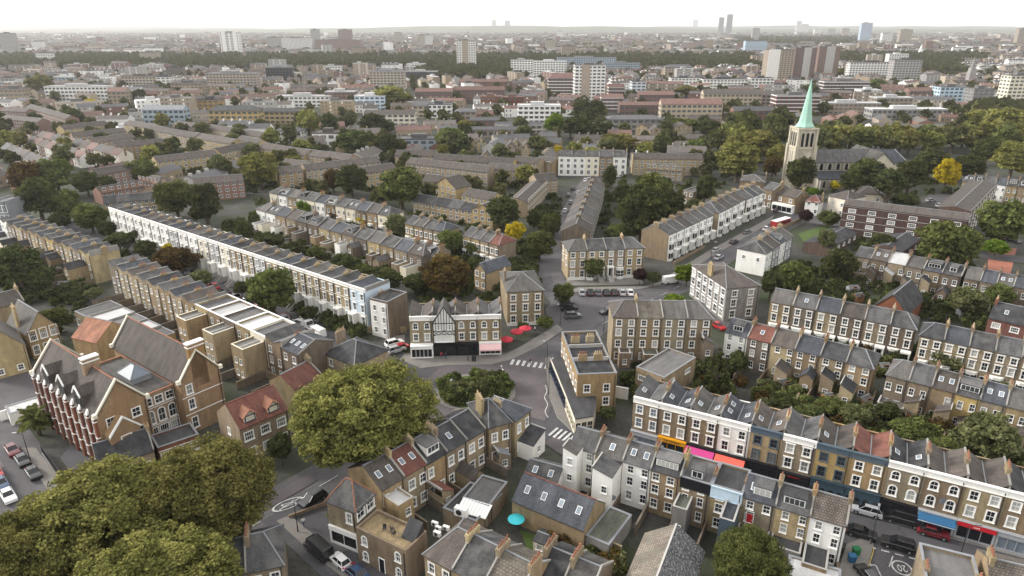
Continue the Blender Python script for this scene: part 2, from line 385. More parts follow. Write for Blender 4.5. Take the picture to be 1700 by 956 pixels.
# ------------------------------------------------------------------ one house
DEF = dict(wall='stock_brick', trim='white_stucco', roof='slate', rt='gable', rise=2.2, win=((3.6, 1.7), (6.4, 1.5)), nw=2, ww=1.0, wk='sash',
           frame='white_paint', glass='pane_glass', door=None, chim=1, pots='buff_pot', npot=4, hl=0, hr=0, sl=None, sr=None, bands=(), cornice=0, para=.35, ext=None, bay=None,
           shop=None, porch=False, lights=0, dormer=None, upstand=1, base=None, bars=0, far=False, back=False)
def house(name, label, cat, A, B, h, d, S, group=None, inset=.015):
    """A -> B is the foot of the camera-facing wall, left to right; the house lies behind it"""
    s = dict(DEF); s.update(S)
    A = Vector(A); B = Vector(B); w = (B - A).length; u = (B - A) / w; rz = math.atan2(u.y, u.x)
    root = thing(name, label, cat, (A.x, A.y, 0), rz, group)
    OCC.append((A.x, A.y, u.x, u.y, w, d))
    w = round(w, 2)
    key = ('house', w, d, h, repr(sorted((k, repr(v)) for k, v in s.items())))
    x0, x1 = inset, w - inset
    # ---- openings
    slots = win_slots(w, s['nw'], s['ww'], s.get('xoff', 0)); wf = []
    skip = s.get('skip', ())
    for fi, fl in enumerate(s['win']):
        z, wh = fl[0], fl[1]; ww = fl[2] if len(fl) > 2 else s['ww']; kd = fl[3] if len(fl) > 3 else s['wk']
        for i, x in enumerate(slots):
            if (fi, i) in skip: continue
            if s['bay'] and fi < s['bay'][0] and abs(x - w * s['bay'][1]) < 1.3: continue
            if s['door'] is not None and z < 2.0 and abs(x - w * s['door']) < 1.0: continue
            wf.append((x, z, ww, wh, kd))
    side = {}
    for sd in ('sl', 'sr'):
        if s[sd]:
            n, floors, sw = s[sd]
            side[sd] = [(d * (i + .5) / n, z, sw, wh, 'sash' if s['wk'] == 'arch' else s['wk']) for z, wh in floors for i in range(n)]
    roofz = h
    def make_wall():
        b = MB(); holes = [(x - ww / 2, x + ww / 2, z, z + wh) for x, z, ww, wh, k in wf]
        facade(b, w, 0, h, holes, lambda x, y, z: (min(max(x, x0), x1), y, z), 1 if s.get('face') else 0)
        hr_ = [(x - ww / 2, x + ww / 2, z, z + wh) for x, z, ww, wh, k in side.get('sr', [])]
        facade(b, d, 0, h, hr_, lambda x, y, z: (x1 - y, x, z))
        hl_ = [(d - x - ww / 2, d - x + ww / 2, z, z + wh) for x, z, ww, wh, k in side.get('sl', [])]
        facade(b, d, 0, h, hl_, lambda x, y, z: (x0 + y, d - x, z))
        b.poly([(x1, d, 0), (x0, d, 0), (x0, d, h), (x1, d, h)])
        r = s['rise']
        if s['rt'] == 'gable':
            if not s['hl']: b.poly([(x0, d, h), (x0, 0, h), (x0, d / 2, h + r)])
            if not s['hr']: b.poly([(x1, 0, h), (x1, d, h), (x1, d / 2, h + r)])
        elif s['rt'] == 'gabx':
            b.poly([(x0, 0, h), (x1, 0, h), (w / 2, 0, h + r)]); b.poly([(x1, d, h), (x0, d, h), (w / 2, d, h + r)])
        elif s['rt'] == 'saw':
            b.loft([(x0, 0, h), (x1, 0, h), (x1, 0, h + r), (w / 2, 0, h + .15), (x0, 0, h + r)], [(x0, .25, h), (x1, .25, h), (x1, .25, h + r), (w / 2, .25, h + .15), (x0, .25, h + r)])
        elif s['rt'] in ('but', 'flat'):
            p = s['para']
            b.box(x0, x1, 0, .3, h, h + p); b.box(x0, x1, d - .3, d, h, h + (p if s['rt'] == 'flat' else .1))
            b.box(x0, x0 + .25, .3, d - .3, h, h + p); b.box(x1 - .25, x1, .3, d - .3, h, h + p)
        return b.mesh('wall', [s['wall']] + ([s['face']] if s.get('face') else []))
    wall = obj('wall', cached(key + ('wall',), make_wall), root)
    # ---- roof
    def make_roof():
        b = MB(); r = s['rise']; ov = .22; t = .14; rt = s['rt']
        if rt == 'gable' and not (s['hl'] or s['hr']):
            sl = r / (d / 2)
            b.ext_x([(-ov, h - ov * sl), (d / 2, h + r), (d + ov, h - ov * sl), (d + ov, h - ov * sl + t), (d / 2, h + r + t), (-ov, h - ov * sl + t)], x0, x1)
            b.box(x0, x1, d / 2 - .12, d / 2 + .12, h + r + t - .05, h + r + t + .06, 1)
        elif rt == 'gable':
            sl = r / (d / 2); e = h - ov * sl + t; zt = h + r + t
            L = x0 - (ov if s['hl'] else 0); Rr = x1 + (ov if s['hr'] else 0)
            ra = min(d / 2 * .95, w * .48) if s['hl'] else 0; rb = min(d / 2 * .95, w * .48) if s['hr'] else 0
            if s['hl'] and s['hr'] and ra + rb > w: ra = rb = w / 2
            a, c, g, k = (L, -ov, e), (Rr, -ov, e), (Rr, d + ov, e), (L, d + ov, e)
            p, q = (x0 + ra, d / 2, zt), (x1 - rb, d / 2, zt)
            b.poly([a, c, q, p]); b.poly([g, k, p, q])
            b.poly([k, a, p]); b.poly([c, g, q])
            b.box(L, Rr, -ov, d + ov, e - t - .04, e - .004)
            for s0, s1, on in ((a, p, s['hl']), (k, p, s['hl']), (c, q, s['hr']), (g, q, s['hr']), (p, q, 1)):
                if on and (Vector(s1) - Vector(s0)).length > .3: b.tube(s0, s1, .11, .11, 5, 1)
        elif rt == 'gabx':
            sl = r / (w / 2)
            e = h - ov * sl
            for xa, mt in ((-ov, 0), (w + ov, 2 if s.get('roof2') else 0)):
                q = [(xa, e), (w / 2, h + r), (w / 2, h + r + t), (xa, e + t)]; b.loft([(x, -ov, z) for x, z in q], [(x, d + ov, z) for x, z in q], mt)
            b.box(w / 2 - .12, w / 2 + .12, -ov, d + ov, h + r + t - .05, h + r + t + .06, 1)
        elif rt in ('but', 'saw'):
            y0 = .3 if rt == 'but' else -.05
            lo = h - .35 if rt == 'but' else h + .2; hi = h + r
            yy = d - .3 if rt == 'but' else d - .3
            b.loft([(x0, y0, hi), (w / 2, y0, lo), (x1, y0, hi), (x1, y0, hi - t), (w / 2, y0, lo - t), (x0, y0, hi - t)],
                   [(x0, yy, hi), (w / 2, yy, lo), (x1, yy, hi), (x1, yy, hi - t), (w / 2, yy, lo - t), (x0, yy, hi - t)])
            b.box(w / 2 - .14, w / 2 + .14, y0 + .05, yy - .05, lo + .0, lo + .05, 1)
        elif rt == 'flat':
            b.box(x0 + .25, x1 - .25, .3, d - .3, h - .2, h + .03)
            if s.get('cap', 1):
                p = h + s['para']
                b.box(x0 - .05, x1 + .05, -.06, .36, p, p + .07, 1); b.box(x0 - .05, x1 + .05, d - .36, d + .06, p, p + .07, 1)
                b.box(x0 - .05, x0 + .3, .36, d - .36, p, p + .07, 1); b.box(x1 - .3, x1 + .05, .36, d - .36, p, p + .07, 1)
        elif rt == 'mans':
            k = r * .45
            b.ext_x([(-.05, h), (k, h + r), (d - k, h + r + .35), (d + .05, h)], x0, x1)
        return b.mesh('roof', [s['roof'], s.get('ridge', 'lead')] + ([s['roof2']] if s.get('roof2') else []))
    roof = obj('roof', cached(key + ('roof',), make_roof), root)
    r = s['rise']
    def slope_z(y):      # roof surface height behind the front wall
        return h + r * min(y, d - y) / (d / 2) + .14
    # ---- party wall upstands
    if s['upstand'] and s['rt'] in ('gable', 'but', 'saw') and not (s['hr'] and s['rt'] == 'gable'):
        def make_up():
            b = MB()
            if s['rt'] == 'gable':
                b.ext_x([(-.1, h + .1), (d / 2, h + r + .1), (d + .1, h + .1), (d + .1, h + .42), (d / 2, h + r + .46), (-.1, h + .42)], w - .12, w + .11)
            else:
                yb = d - .3; b.box(w - .12, w + .11, -.04 if s['rt'] == 'saw' else .3, yb, h - .1, h + r + .2)
            return b.mesh('party_wall', [s.get('upm', 'parapet_stone')])
        obj('party_wall', cached(key + ('up',), make_up), root)
    # ---- chimneys
    if s['chim']:
        ch = s['chim']; CHZ = .4 if s['rt'] in ('saw', 'but') and not s['shop'] else .85
        def make_st():
            b = MB(); L = .38 * s['npot'] + .2
            zt = (h + r if s['rt'] != 'flat' else h) + CHZ
            b.box(-.27, .27, -L / 2, L / 2, h - .5, zt); b.box(-.34, .34, -L / 2 - .07, L / 2 + .07, zt - .28, zt - .1); b.box(-.3, .3, -L / 2 - .03, L / 2 + .03, zt, zt + .08, 0)
            return b.mesh('chimney', [s.get('chm', s['wall'] if 'brick' in s['wall'] else 'stock_brick')])
        def make_pots():
            b = MB(); L = .38 * s['npot']; zt = (h + r if s['rt'] != 'flat' else h) + CHZ + .08
            for i in range(s['npot']): b.cyl(0, -L / 2 + .19 + .38 * i, zt, zt + .45 + .16 * (i * 7 % 3), .12, .09, 7)
            return b.mesh('chimney_pots', [s['pots']])
        spots = {1: [(w, d * .5)], 2: [(w, d * .3), (w, d * .72)], 3: [(0, d * .5), (w, d * .5)], 4: [(0, d * .5)]}[ch]
        for cx, cy in spots:
            cx = min(max(cx, 0 if ch < 3 else .36), w)
            c = obj('chimney', cached(key + ('st',), make_st), root, (cx, cy, 0)); obj('chimney_pots', cached(key + ('pots',), make_pots), c)
    # ---- windows
    if s['far']:
        def make_far():
            b = MB()
            for x, z, ww, wh, k in wf:
                b.box(x - ww / 2 - .1, x + ww / 2 + .1, -.06, .03, z - .12, z, 0); b.box(x - ww / 2 - .1, x + ww / 2 + .1, -.06, .03, z + wh, z + wh + .1, 0)
                b.box(x - ww / 2 - .1, x - ww / 2, -.06, .03, z, z + wh, 0); b.box(x + ww / 2, x + ww / 2 + .1, -.06, .03, z, z + wh, 0)
                b.box(x - .04, x + .04, .03, .09, z, z + wh, 0); b.box(x - ww / 2, x + ww / 2, .09, .11, z, z + wh, 1)
            for x, z, ww, wh, k in side.get('sr', []): b.box(x1 - .11, x1 - .09, x - ww / 2, x + ww / 2, z, z + wh, 1)
            for x, z, ww, wh, k in side.get('sl', []): b.box(x0 + .09, x0 + .11, x - ww / 2, x + ww / 2, z, z + wh, 1)
            return b.mesh('windows', [s['frame'], 'far_glass'])
        if wf: tag(obj('windows', cached(key + ('far',), make_far), root), kind='stuff')
    else:
        for x, z, ww, wh, k in wf: add_window(root, x, 0, z, 0, ww, wh, k, s['frame'], s['glass'])
        for x, z, ww, wh, k in side.get('sr', []): add_window(root, x1, x, z, R(90), ww, wh, k, s['frame'], s['glass'])
        for x, z, ww, wh, k in side.get('sl', []): add_window(root, x0, x, z, R(-90), ww, wh, k, s['frame'], s['glass'])
    if not s['far'] and h > 5 and s['win']:
        def mkp():
            b = MB(); b.box(w - .42, w - .30, -.14, -.02, 0 if not s['shop'] else 3.8, h - .05); return b.mesh('drainpipe', ['dark_metal'])
        obj('drainpipe', cached(('pipe', w, h, bool(s['shop'])), mkp), root)
    # ---- string courses, cornice, painted base
    for z in s['bands']:
        def mkb():
            b = MB(); b.box(x0, x1, -.07, .0, 0, .16); return b.mesh('string_course', [s['trim']])
        obj('string_course', cached(('band', w, inset, s['trim']), mkb), root, (0, 0, z))
    if s['cornice'] or s['base']:
        def make_trim():
            b = MB()
            if s['cornice']:
                p = h + s['para'] if s['rt'] in ('but', 'flat') else h
                c = s['cornice']; b.box(x0, x1, -.10, -.002, p - c, p - .12); b.box(x0, x1, -.24, .32, p - .12, p + .06); b.box(x0, x1, -.18, -.002, p - c - .12, p - c)
            return b.mesh('stucco_trim', [s['trim']])
        def make_base():
                b = MB(); z = s['base']; hz = [q for q in wf if q[1] < z]
                facade(b, w, 0, z, [(x - ww / 2 - .05, x + ww / 2 + .05, a, min(a + wh + .05, z)) for x, a, ww, wh, k in hz], lambda x, y, q: (min(max(x, x0), x1), -.03, q), rev=0)
                b.box(x0, x1, -.09, -.0, z - .02, z + .14)
                return b.mesh('stucco_base', [s['trim']])
        if s['cornice']: obj('stucco_trim', cached(key + ('trim',), make_trim), root)
        if s['base']: obj('stucco_base', cached(key + ('base',), make_base), root)
    # ---- ground floor
    if s['door'] is not None:
        def make_door():
            b = MB(); b.box(-.55, -.45, -.05, .05, 0, 2.5); b.box(.45, .55, -.05, .05, 0, 2.5); b.box(-.55, .55, -.05, .05, 2.4, 2.55); b.box(-.45, .45, -.02, .03, 0, 2.1, 1); b.box(-.45, .45, -.015, .02, 2.1, 2.4, 2)
            for q in ((.25, 1.0), (1.15, 1.95)):
                for v in (-.36, .04): b.box(v, v + .32, -.04, -.02, q[0], q[1], 1)
            return b.mesh('door', [s['frame'], s.get('doorm', 'black_paint'), 'dark_glass'])
        dz = s.get('doorz', .1); dr = obj('door', cached(('door', s['frame'], s.get('doorm', 'black_paint')), make_door), root, (w * s['door'], -.04, dz))
        if s['porch']:
            def make_porch():
                b = MB(); b.box(-.95, -.65, -1.5, 0, 0, 2.75); b.box(.65, .95, -1.5, 0, 0, 2.75)
                b.box(-1.05, 1.05, -1.6, 0, 2.75, 3.15)
                return b.mesh('porch', [s['trim']])
            def make_steps():
                b = MB(); n = max(2, int(dz / .2))
                for i in range(n): b.box(-.65, .65, -1.5 - .3 * (i + 1), -1.5 - .3 * i, -dz, -dz * (i + 1) / (n + 1))
                for q in (-.8, .65): b.loft([(q, -1.5, -dz), (q + .15, -1.5, -dz), (q + .15, -1.5, .7), (q, -1.5, .7)], [(q, -1.5 - .3 * n, -dz), (q + .15, -1.5 - .3 * n, -dz), (q + .15, -1.5 - .3 * n, .7 - dz), (q, -1.5 - .3 * n, .7 - dz)])
                b.box(-.95, .95, -1.5, 0, -dz, 0)
                return b.mesh('steps', ['concrete'])
            pr = obj('porch', cached(('porch', s['trim']), make_porch), root, (w * s['door'], -.1, dz))
            if dz > .5: obj('steps', cached(('steps', dz, s['trim']), make_steps), pr)
    if s['bay']:
        nf, bx = s['bay']; bh = s.get('bayh', 2.9 * nf + .6); bwid = s.get('bayw', 2.5)
        def make_bay():
            b = MB(); w2 = bwid / 2
            prof = [(-w2, 0), (-w2 + .55, -.85), (w2 - .55, -.85), (w2, 0)]
            b.ext_z(prof[::-1], 0, bh); b.ext_z([(x * 1.05, y * 1.1) for x, y in prof][::-1], bh, bh + .2)
            b.ext_z([(x * 1.03, y * 1.06) for x, y in prof][::-1], bh * .5 - .06, bh * .5 + .1)
            return b.mesh('bay', [s['trim']])
        bay = obj('bay', cached(('bay', bh, bwid, s['trim']), make_bay), root, (w * bx, -.02, 0))
        for k in range(nf):
            z = 1.0 + k * (bh - .4) / nf
            wh = min(1.75, (bh - .6) / nf - .6)
            def mk():
                b = MB(); q = .5
                for c in (-.42, .42): b.box(c - .36, c + .36, -.02, .03, 0, wh)
                return b.mesh('pane', [s['glass']])
            o = obj('pane', cached(('bayp', round(wh, 2), s['glass']), mk), bay, (0, -.86, z))
            for sg in (-1, 1):
                def mk2():
                    b = MB(); b.box(-.33, .33, -.02, .02, 0, wh); return b.mesh('pane', [s['glass']])
                obj('pane', cached(('bayq', round(wh, 2), s['glass']), mk2), bay, (sg * (bwid / 2 - .275), -.44, z), sg * math.atan2(.85, .55))
    if s.get('gw'):
        gl = s['gw']
        def mkgw():
            b = MB(); b.box(w - .12, w + .1, -gl, -.02, 0, 1.8); b.box(w - .16, w + .14, -gl - .04, -.02, 1.8, 1.88)
            return b.mesh('yard_wall', [s.get('gwm', 'dark_brick')])
        obj('yard_wall', cached(('gw', w, gl, s.get('gwm', 'dark_brick')), mkgw), root)
    if s['shop']: shopfront(root, w, s['shop'])
    if s['ext']: rear_ext(root, w, s)
    if s['lights'] and s['rt'] in ('gable', 'but'):
        def mkl():
            b = MB(); b.box(-.4, .4, -.6, .6, 0, .09, 0); b.box(-.32, .32, -.52, .52, .09, .105, 1); return b.mesh('skylight', ['white_paint', 'sky_glass'])
        me = cached(('skylight',), mkl)
        for i in range(s['lights']):
            if s['rt'] == 'gable':
                y = d * .24; o = obj('skylight', me, root, (w * (i + .6) / (s['lights'] + .2), y, slope_z(y) + .03)); o.rotation_euler = (math.atan2(r, d / 2), 0, 0)
            else:
                x = w * (.2 if i % 2 == 0 else .78); y = d * (.35 + .3 * (i // 2)); lo = h - .35; sgn = -1 if x < w / 2 else 1
                o = obj('skylight', me, root, (x, y, lo + (h + r - lo) * abs(x - w / 2) / (w / 2) + .05)); o.rotation_euler = (0, -sgn * math.atan2(h + r - lo, w / 2), 0)
    if s['dormer']:
        for cx, dw in s['dormer'][0]:
            def mkd():
                b = MB(); y0, y1 = d * .10, d * .48; z0 = h + r * .1; z1 = h + r * .98
                b.box(cx * w - dw / 2, cx * w + dw / 2, y0, y1, z0, z1, 0); b.box(cx * w - dw / 2 - .12, cx * w + dw / 2 + .12, y0 - .15, y1, z1, z1 + .12, 1)
                b.box(cx * w - dw / 2 + .1, cx * w + dw / 2 - .1, y0 - .05, y0 - .002, z1 - 1.25, z1 - .15, 2)
                n = max(2, int(dw / .7))
                for i in range(n):
                    a = cx * w - dw / 2 + .18 + (dw - .36) * i / n; b.box(a + .04, a + (dw - .36) / n - .04, y0 - .07, y0 - .051, z1 - 1.17, z1 - .23, 3)
                return b.mesh('dormer', [s['dormer'][1], s['dormer'][2], 'white_paint', 'pane_glass'])
            obj('dormer', cached(key + ('dorm', cx, dw), mkd), root)
    return root

def text_mesh(txt, size, mat, depth=.012):
    def make():
        c = bpy.data.curves.new('lettering', 'FONT'); c.body = txt; c.size = size; c.extrude = depth; c.align_x = 'CENTER'; c.align_y = 'CENTER'
        o = bpy.data.objects.new('lettering', c); COL.objects.link(o)
        me = bpy.data.meshes.new_from_object(o); bpy.data.objects.remove(o); me.materials.clear(); me.materials.append(M[mat]); return me
    return cached(('text', txt, size, mat), make)

def shopfront(root, w, sh):
    """projecting ground floor: piers, stall riser, panes, door, fascia, then an awning and lettering where there is one"""
    col, out, hh = sh['m'], sh.get('out', .5), sh.get('h', 3.3)
    def make():
        b = MB(); a, c = .04, w - .04
        b.box(a, a + .3, -out, 0, 0, hh); b.box(c - .3, c, -out, 0, 0, hh)
        b.box(a, c, -out - .12, 0, hh - .75, hh); b.box(a - .02, c + .02, -out - .2, 0, hh, hh + .1)
        b.box(a + .3, c - .3, -out + .02, 0, 0, .55)
        n = sh.get('n', 4); ww = (w - .68) / n
        for i in range(1, n): b.box(.34 + ww * i - .04, .34 + ww * i + .04, -out + .03, -.1, .55, hh - .75)
        return b.mesh('shopfront', [col])
    o = obj('shopfront', cached(('shop', w, col, out, hh, sh.get('n', 4)), make), root)
    def mkg():
        b = MB(); b.box(.34, w - .34, -out + .12, -.05, .55, hh - .75); return b.mesh('pane', [sh.get('g', 'dark_glass')])
    obj('pane', cached(('shopg', w, out, hh, sh.get('g', 'dark_glass')), mkg), o)
    if sh.get('fascia'):
        def mkf():
            b = MB(); b.box(.1, w - .1, -out - .2, -out - .121, hh - .72, hh + .05); return b.mesh('fascia', [sh['fascia']])
        obj('fascia', cached(('fascia', w, out, hh, sh['fascia']), mkf), o)
    if sh.get('arches'):
        def mka():
            b = MB(); n = 4; r = .42
            for i in range(n):
                x = w * (i + .5) / n; pts = [(x - r, 1.0)] + [(x - r * math.cos(math.pi * k / 8), 2.0 + r * math.sin(math.pi * k / 8)) for k in range(9)] + [(x + r, 1.0)]
                b.loft([(p, -out - .14, z) for p, z in pts], [(p, -out - .121, z) for p, z in pts], 1)
            b.box(.05, w - .05, -out - .12, -out - .0, 0, hh - .75, 0)
            return b.mesh('pub_front', [col, 'dark_glass'])
        obj('pub_front', cached(('arches', w, col, out, hh), mka), o)
    if sh.get('aw'):
        am, drop, reach = sh['aw']
        def mkw():
            b = MB(); y0, y1 = -out - .13, -out - reach; z0, z1 = hh - .15, hh - drop; t = .05
            b.ext_x([(y0, z0), (y1, z1), (y1, z1 - t), (y0, z0 - t)], .1, w - .1); b.ext_x([(y1 - .03, z1), (y1, z1), (y1, z1 - .35), (y1 - .03, z1 - .35)], .1, w - .1)
            if sh.get('stripe'): b.ext_x([(y1 - .05, z1 - .12), (y1 - .031, z1 - .12), (y1 - .031, z1 - .2), (y1 - .05, z1 - .2)], .1, w - .1, 1)
            return b.mesh('awning', [am, 'white_paint'])
        obj('awning', cached(('awn', w, am, drop, reach, out, hh), mkw), o)
    if sh.get('txt'):
        t, size, tm = sh['txt']
        q = obj('lettering', text_mesh(t, size, tm), o, (w / 2, -out - (.215 if sh.get('fascia') else .135), hh - .4)); q.rotation_euler = (R(90), 0, 0)

def rear_ext(root, w, s):
    """a lower brick wing in front of the rear wall"""
    e = s['ext']; ew, ed, eh = e['w'], e['d'], e['h']; ex = e.get('x', .0); wm = e.get('wall', s['wall']); rm = e.get('roof', s['roof']); rt = e.get('rt', 'lean')
    key = ('ext', w, repr(sorted((k, repr(v)) for k, v in e.items())), wm, rm)
    X0, X1 = ex * (w - ew) + .03, ex * (w - ew) + ew - .03
    wins = [(X0 + (X1 - X0) * f, z, .85, 1.25) for f, z in e.get('win', ((.5, 1.0), (.5, 3.6)))]
    wins = [q for q in wins if q[1] + q[3] < eh - .2]
    def mk():
        b = MB(); facade(b, X1 - X0, 0, eh, [(x - X0 - a / 2, x - X0 + a / 2, z, z + c) for x, z, a, c in wins], lambda x, y, z: (X0 + x, -ed + y, z))
        b.poly([(X1, -ed, 0), (X1, 0, 0), (X1, 0, eh), (X1, -ed, eh)]); b.poly([(X0, 0, 0), (X0, -ed, 0), (X0, -ed, eh), (X0, 0, eh)])
        r = e.get('rise', 1.3)
        if rt == 'lean':
            hi, lo = (X0, X1) if e.get('lean', 0) == 0 else (X1, X0)
            b.poly([(X0, -ed, eh), (X1, -ed, eh), (hi, -ed, eh + r)] if hi == X1 else [(X0, -ed, eh), (X1, -ed, eh), (X0, -ed, eh + r)])
        elif rt == 'gabx': b.poly([(X0, -ed, eh), (X1, -ed, eh), ((X0 + X1) / 2, -ed, eh + r)])
        elif rt == 'flat':
            b.box(X0, X1, -ed, -ed + .22, eh, eh + .35); b.box(X0, X0 + .22, -ed + .22, 0, eh, eh + .35); b.box(X1 - .22, X1, -ed + .22, 0, eh, eh + .35)
        return b.mesh('rear_wing', [wm])
    o = obj('rear_wing', cached(key, mk), root)
    def mkr():
        b = MB(); r = e.get('rise', 1.3); t = .12; ov = .15
        if rt == 'lean':
            hi, lo = (X0, X1) if e.get('lean', 0) == 0 else (X1, X0)
            b.ext_y([(hi, eh + r), (lo, eh), (lo, eh + t), (hi, eh + r + t)], -ed - ov, -.01)
            b.ext_y([(hi - .1, eh + r - .1), (hi + .1, eh + r - .1), (hi + .1, eh + r + .3), (hi - .1, eh + r + .3)], -ed - .05, -.01, 1)
        elif rt == 'gabx':
            c = (X0 + X1) / 2
            b.ext_y([(X0 - ov, eh - .1), (c, eh + r), (X1 + ov, eh - .1), (X1 + ov, eh - .1 + t), (c, eh + r + t), (X0 - ov, eh - .1 + t)], -ed - ov, -.01)
        else:
            b.box(X0 + .22, X1 - .22, -ed + .22, -.01, eh - .1, eh + .04)
            b.box(X0 - .03, X1 + .03, -ed - .03, -ed + .25, eh + .35, eh + .42, 1); b.box(X0 - .03, X0 + .25, -ed + .25, -.01, eh + .35, eh + .42, 1); b.box(X1 - .25, X1 + .03, -ed + .25, -.01, eh + .35, eh + .42, 1)
            if e.get('rl'): b.box((X0 + X1) / 2 - .06, (X0 + X1) / 2 + .06, -ed + .25, -.01, eh + .04, eh + .1, 1)
        return b.mesh('wing_roof', [rm, e.get('cap', 'concrete')])
    obj('wing_roof', cached(key + ('r',), mkr), o)
    for x, z, a, c in wins: add_window(o, x, -ed, z, 0, a, c, 'bare', s['frame'], s['glass'])

RV = random.Random(21)
def row(desc, A, B, h, n, d, S=None, walls=None, roofs=None, over=None, z=None, hips=(0, 0), cat='house', name='terraced_house', group=None, chims=None, word='house'):
    """a terrace of n houses whose eaves (height z or h) run from pixel A to pixel B"""
    z = h if z is None else z; a, b = P(*A, z), P(*B, z); out = []
    for i in range(n):
        s = dict(S or {})
        if walls: s['wall'] = walls[i % len(walls)]
        if roofs: s['roof'] = roofs[i % len(roofs)]
        if i == 0 and hips[0]: s['hl'] = 1
        if i == n - 1 and hips[1]: s['hr'] = 1; s['upstand'] = 0
        if chims is not None: s['chim'] = chims[i % len(chims)]
        if s.get('chim', 1) == 1 and s.get('hr'): s['chim'] = 0
        if s.get('rt', 'gable') == 'gable' and not s.get('cornice') and n > 1:
            s['dh'] = round(RV.uniform(-.13, .13), 2); s['rise'] = round(s.get('rise', 2.2) + RV.uniform(-.15, .15), 2)
        if s.get('gw'):
            # no two backs alike: shifted and blocked windows, lofts, skylights, wings of their own size
            s['xoff'] = round(RV.uniform(-.3, .3), 1); s['ww'] = RV.choice([.85, .95, 1.05]); s['skip'] = tuple(s.get('skip', ())) + ((RV.randrange(3), RV.randrange(2)),) if RV.random() < .45 else ()
            if s.get('rt', 'gable') == 'gable' and not s.get('lights') and RV.random() < .4: s['lights'] = RV.choice([1, 2])
            if s.get('rt', 'gable') == 'gable' and not s.get('dormer') and not s.get('hl') and not s.get('hr') and RV.random() < .2: s['dormer'] = ([(.5, RV.choice([1.8, 2.6, 3.2]))], RV.choice(['lead', 'dark_slate', 'white_stucco']), 'grey_felt'); s['lights'] = 0
            if s.get('ext'):
                e = dict(s['ext']); k = RV.random()
                e['d'] = round(e['d'] * RV.uniform(.75, 1.3), 1); e['h'] = round(e['h'] * RV.uniform(.72, 1.12), 1); e['x'] = RV.choice([0, .1, .5, .9, 1.0])
                if k < .3: e['rt'] = RV.choice(['flat', 'lean', 'gabx'])
                if k > .85: e['wall'] = RV.choice(['white_stucco', 'cream_stucco', 'dark_brick'])
                s['ext'] = e if RV.random() > .1 else None
            if RV.random() < .12: s['wall'] = RV.choice(['white_stucco', 'cream_stucco', 'dark_brick', 'yellow_brick'])
        o = (over or {}).get(i, {}); s.update({k: v for k, v in o.items() if k not in ('lab',)})
        if s.get('gone'): continue
        lab = o.get('lab') or (f'{ORD[i]} {word} from the left in the {desc}' if n > 1 else desc)
        out.append(house(name, lab, cat, a.lerp(b, i / n), a.lerp(b, (i + 1) / n), round(h + s.get('dh', 0), 2), d, s, group or (f'houses in the {desc}' if n > 1 else None)))
    return out
# ------------------------------------------------------------------ ground, roads, pavements
def sheet(name, pts, z, mat, kind='structure', thick=0., side=None):
    b = MB(); pts = [tuple(p) for p in pts]
    a = sum(pts[i][0] * pts[(i + 1) % len(pts)][1] - pts[(i + 1) % len(pts)][0] * pts[i][1] for i in range(len(pts)))
    if a < 0: pts = pts[::-1]
    if thick: b.ext_z(pts, z - thick, z - .002, 1 if side else 0)
    b.poly([(x, y, z) for x, y in pts])
    return tag(obj(name, b.mesh(name, [mat] + ([side] if side else []))), kind=kind)
def smooth(pts, n=6):
    pts = [Vector(p) for p in pts]; out = []
    for i in range(len(pts) - 1):
        p0, p1, p2, p3 = pts[max(i - 1, 0)], pts[i], pts[i + 1], pts[min(i + 2, len(pts) - 1)]
        for k in range(n):
            t = k / n; out.append(.5 * ((2 * p1) + (p2 - p0) * t + (2 * p0 - 5 * p1 + 4 * p2 - p3) * t * t + (3 * p1 - p0 - 3 * p2 + p3) * t ** 3))
    return out + [pts[-1]]
def offset(line, w):
    out = []
    for i, p in enumerate(line):
        d = (line[min(i + 1, len(line) - 1)] - line[max(i - 1, 0)]).normalized(); out.append(p + Vector((-d.y, d.x)) * w)
    return out
ROADS = []
def strip(name, px, w, z, mat, kind='structure'):
    line = smooth([P(*p) for p in px]); L, Rr = offset(line, w / 2), offset(line, -w / 2); b = MB()
    for i in range(len(line) - 1): b.poly([(*L[i + 1], z), (*L[i], z), (*Rr[i], z), (*Rr[i + 1], z)])
    ROADS.append((line, w / 2)); return tag(obj(name, b.mesh(name, [mat])), kind=kind)
def near_road(x, y, pad=1.):
    p = Vector((x, y))
    for line, hw in ROADS:
        for q in line:
            if (q - p).length < hw + pad: return True
    return False
sheet('ground', [(-13900, -390), (13900, -390), (13900, 16900), (-13900, 16900)], 0, 'yard')
strip('road', [(1010, 507), (965, 545), (915, 582), (860, 603), (790, 607), (735, 622), (700, 665), (672, 712), (600, 768), (500, 828), (400, 888), (290, 965)], 12.5, .030, 'asphalt')
strip('road', [(935, 585), (905, 625), (898, 670), (935, 716), (1010, 752), (1250, 822), (1500, 893), (1760, 968)], 11.0, .037, 'dark_asphalt')
strip('road', [(985, 528), (1060, 497), (1130, 470), (1200, 424), (1265, 391), (1325, 362), (1420, 330)], 10, .044, 'asphalt')
strip('road', [(992, 282), (968, 318), (945, 362), (925, 410), (912, 455), (940, 500), (985, 528)], 9, .051, 'asphalt')
strip('road', [(725, 612), (660, 602), (560, 572), (450, 517), (330, 461), (215, 411), (100, 366)], 9.5, .058, 'dark_asphalt')
strip('road', [(-60, 655), (-10, 725), (38, 800), (92, 885), (130, 950)], 10.5, .065, 'asphalt')
strip('road', [(1500, 893), (1490, 925), (1478, 990)], 9, .072, 'dark_asphalt')
strip('road', [(470, 846), (525, 893), (590, 950), (650, 1010)], 7.5, .079, 'dark_asphalt')
strip('road', [(1180, 520), (1230, 548), (1300, 556)], 6, .086, 'asphalt')
strip('road', [(1560, 400), (1640, 425), (1730, 432)], 8, .093, 'asphalt')
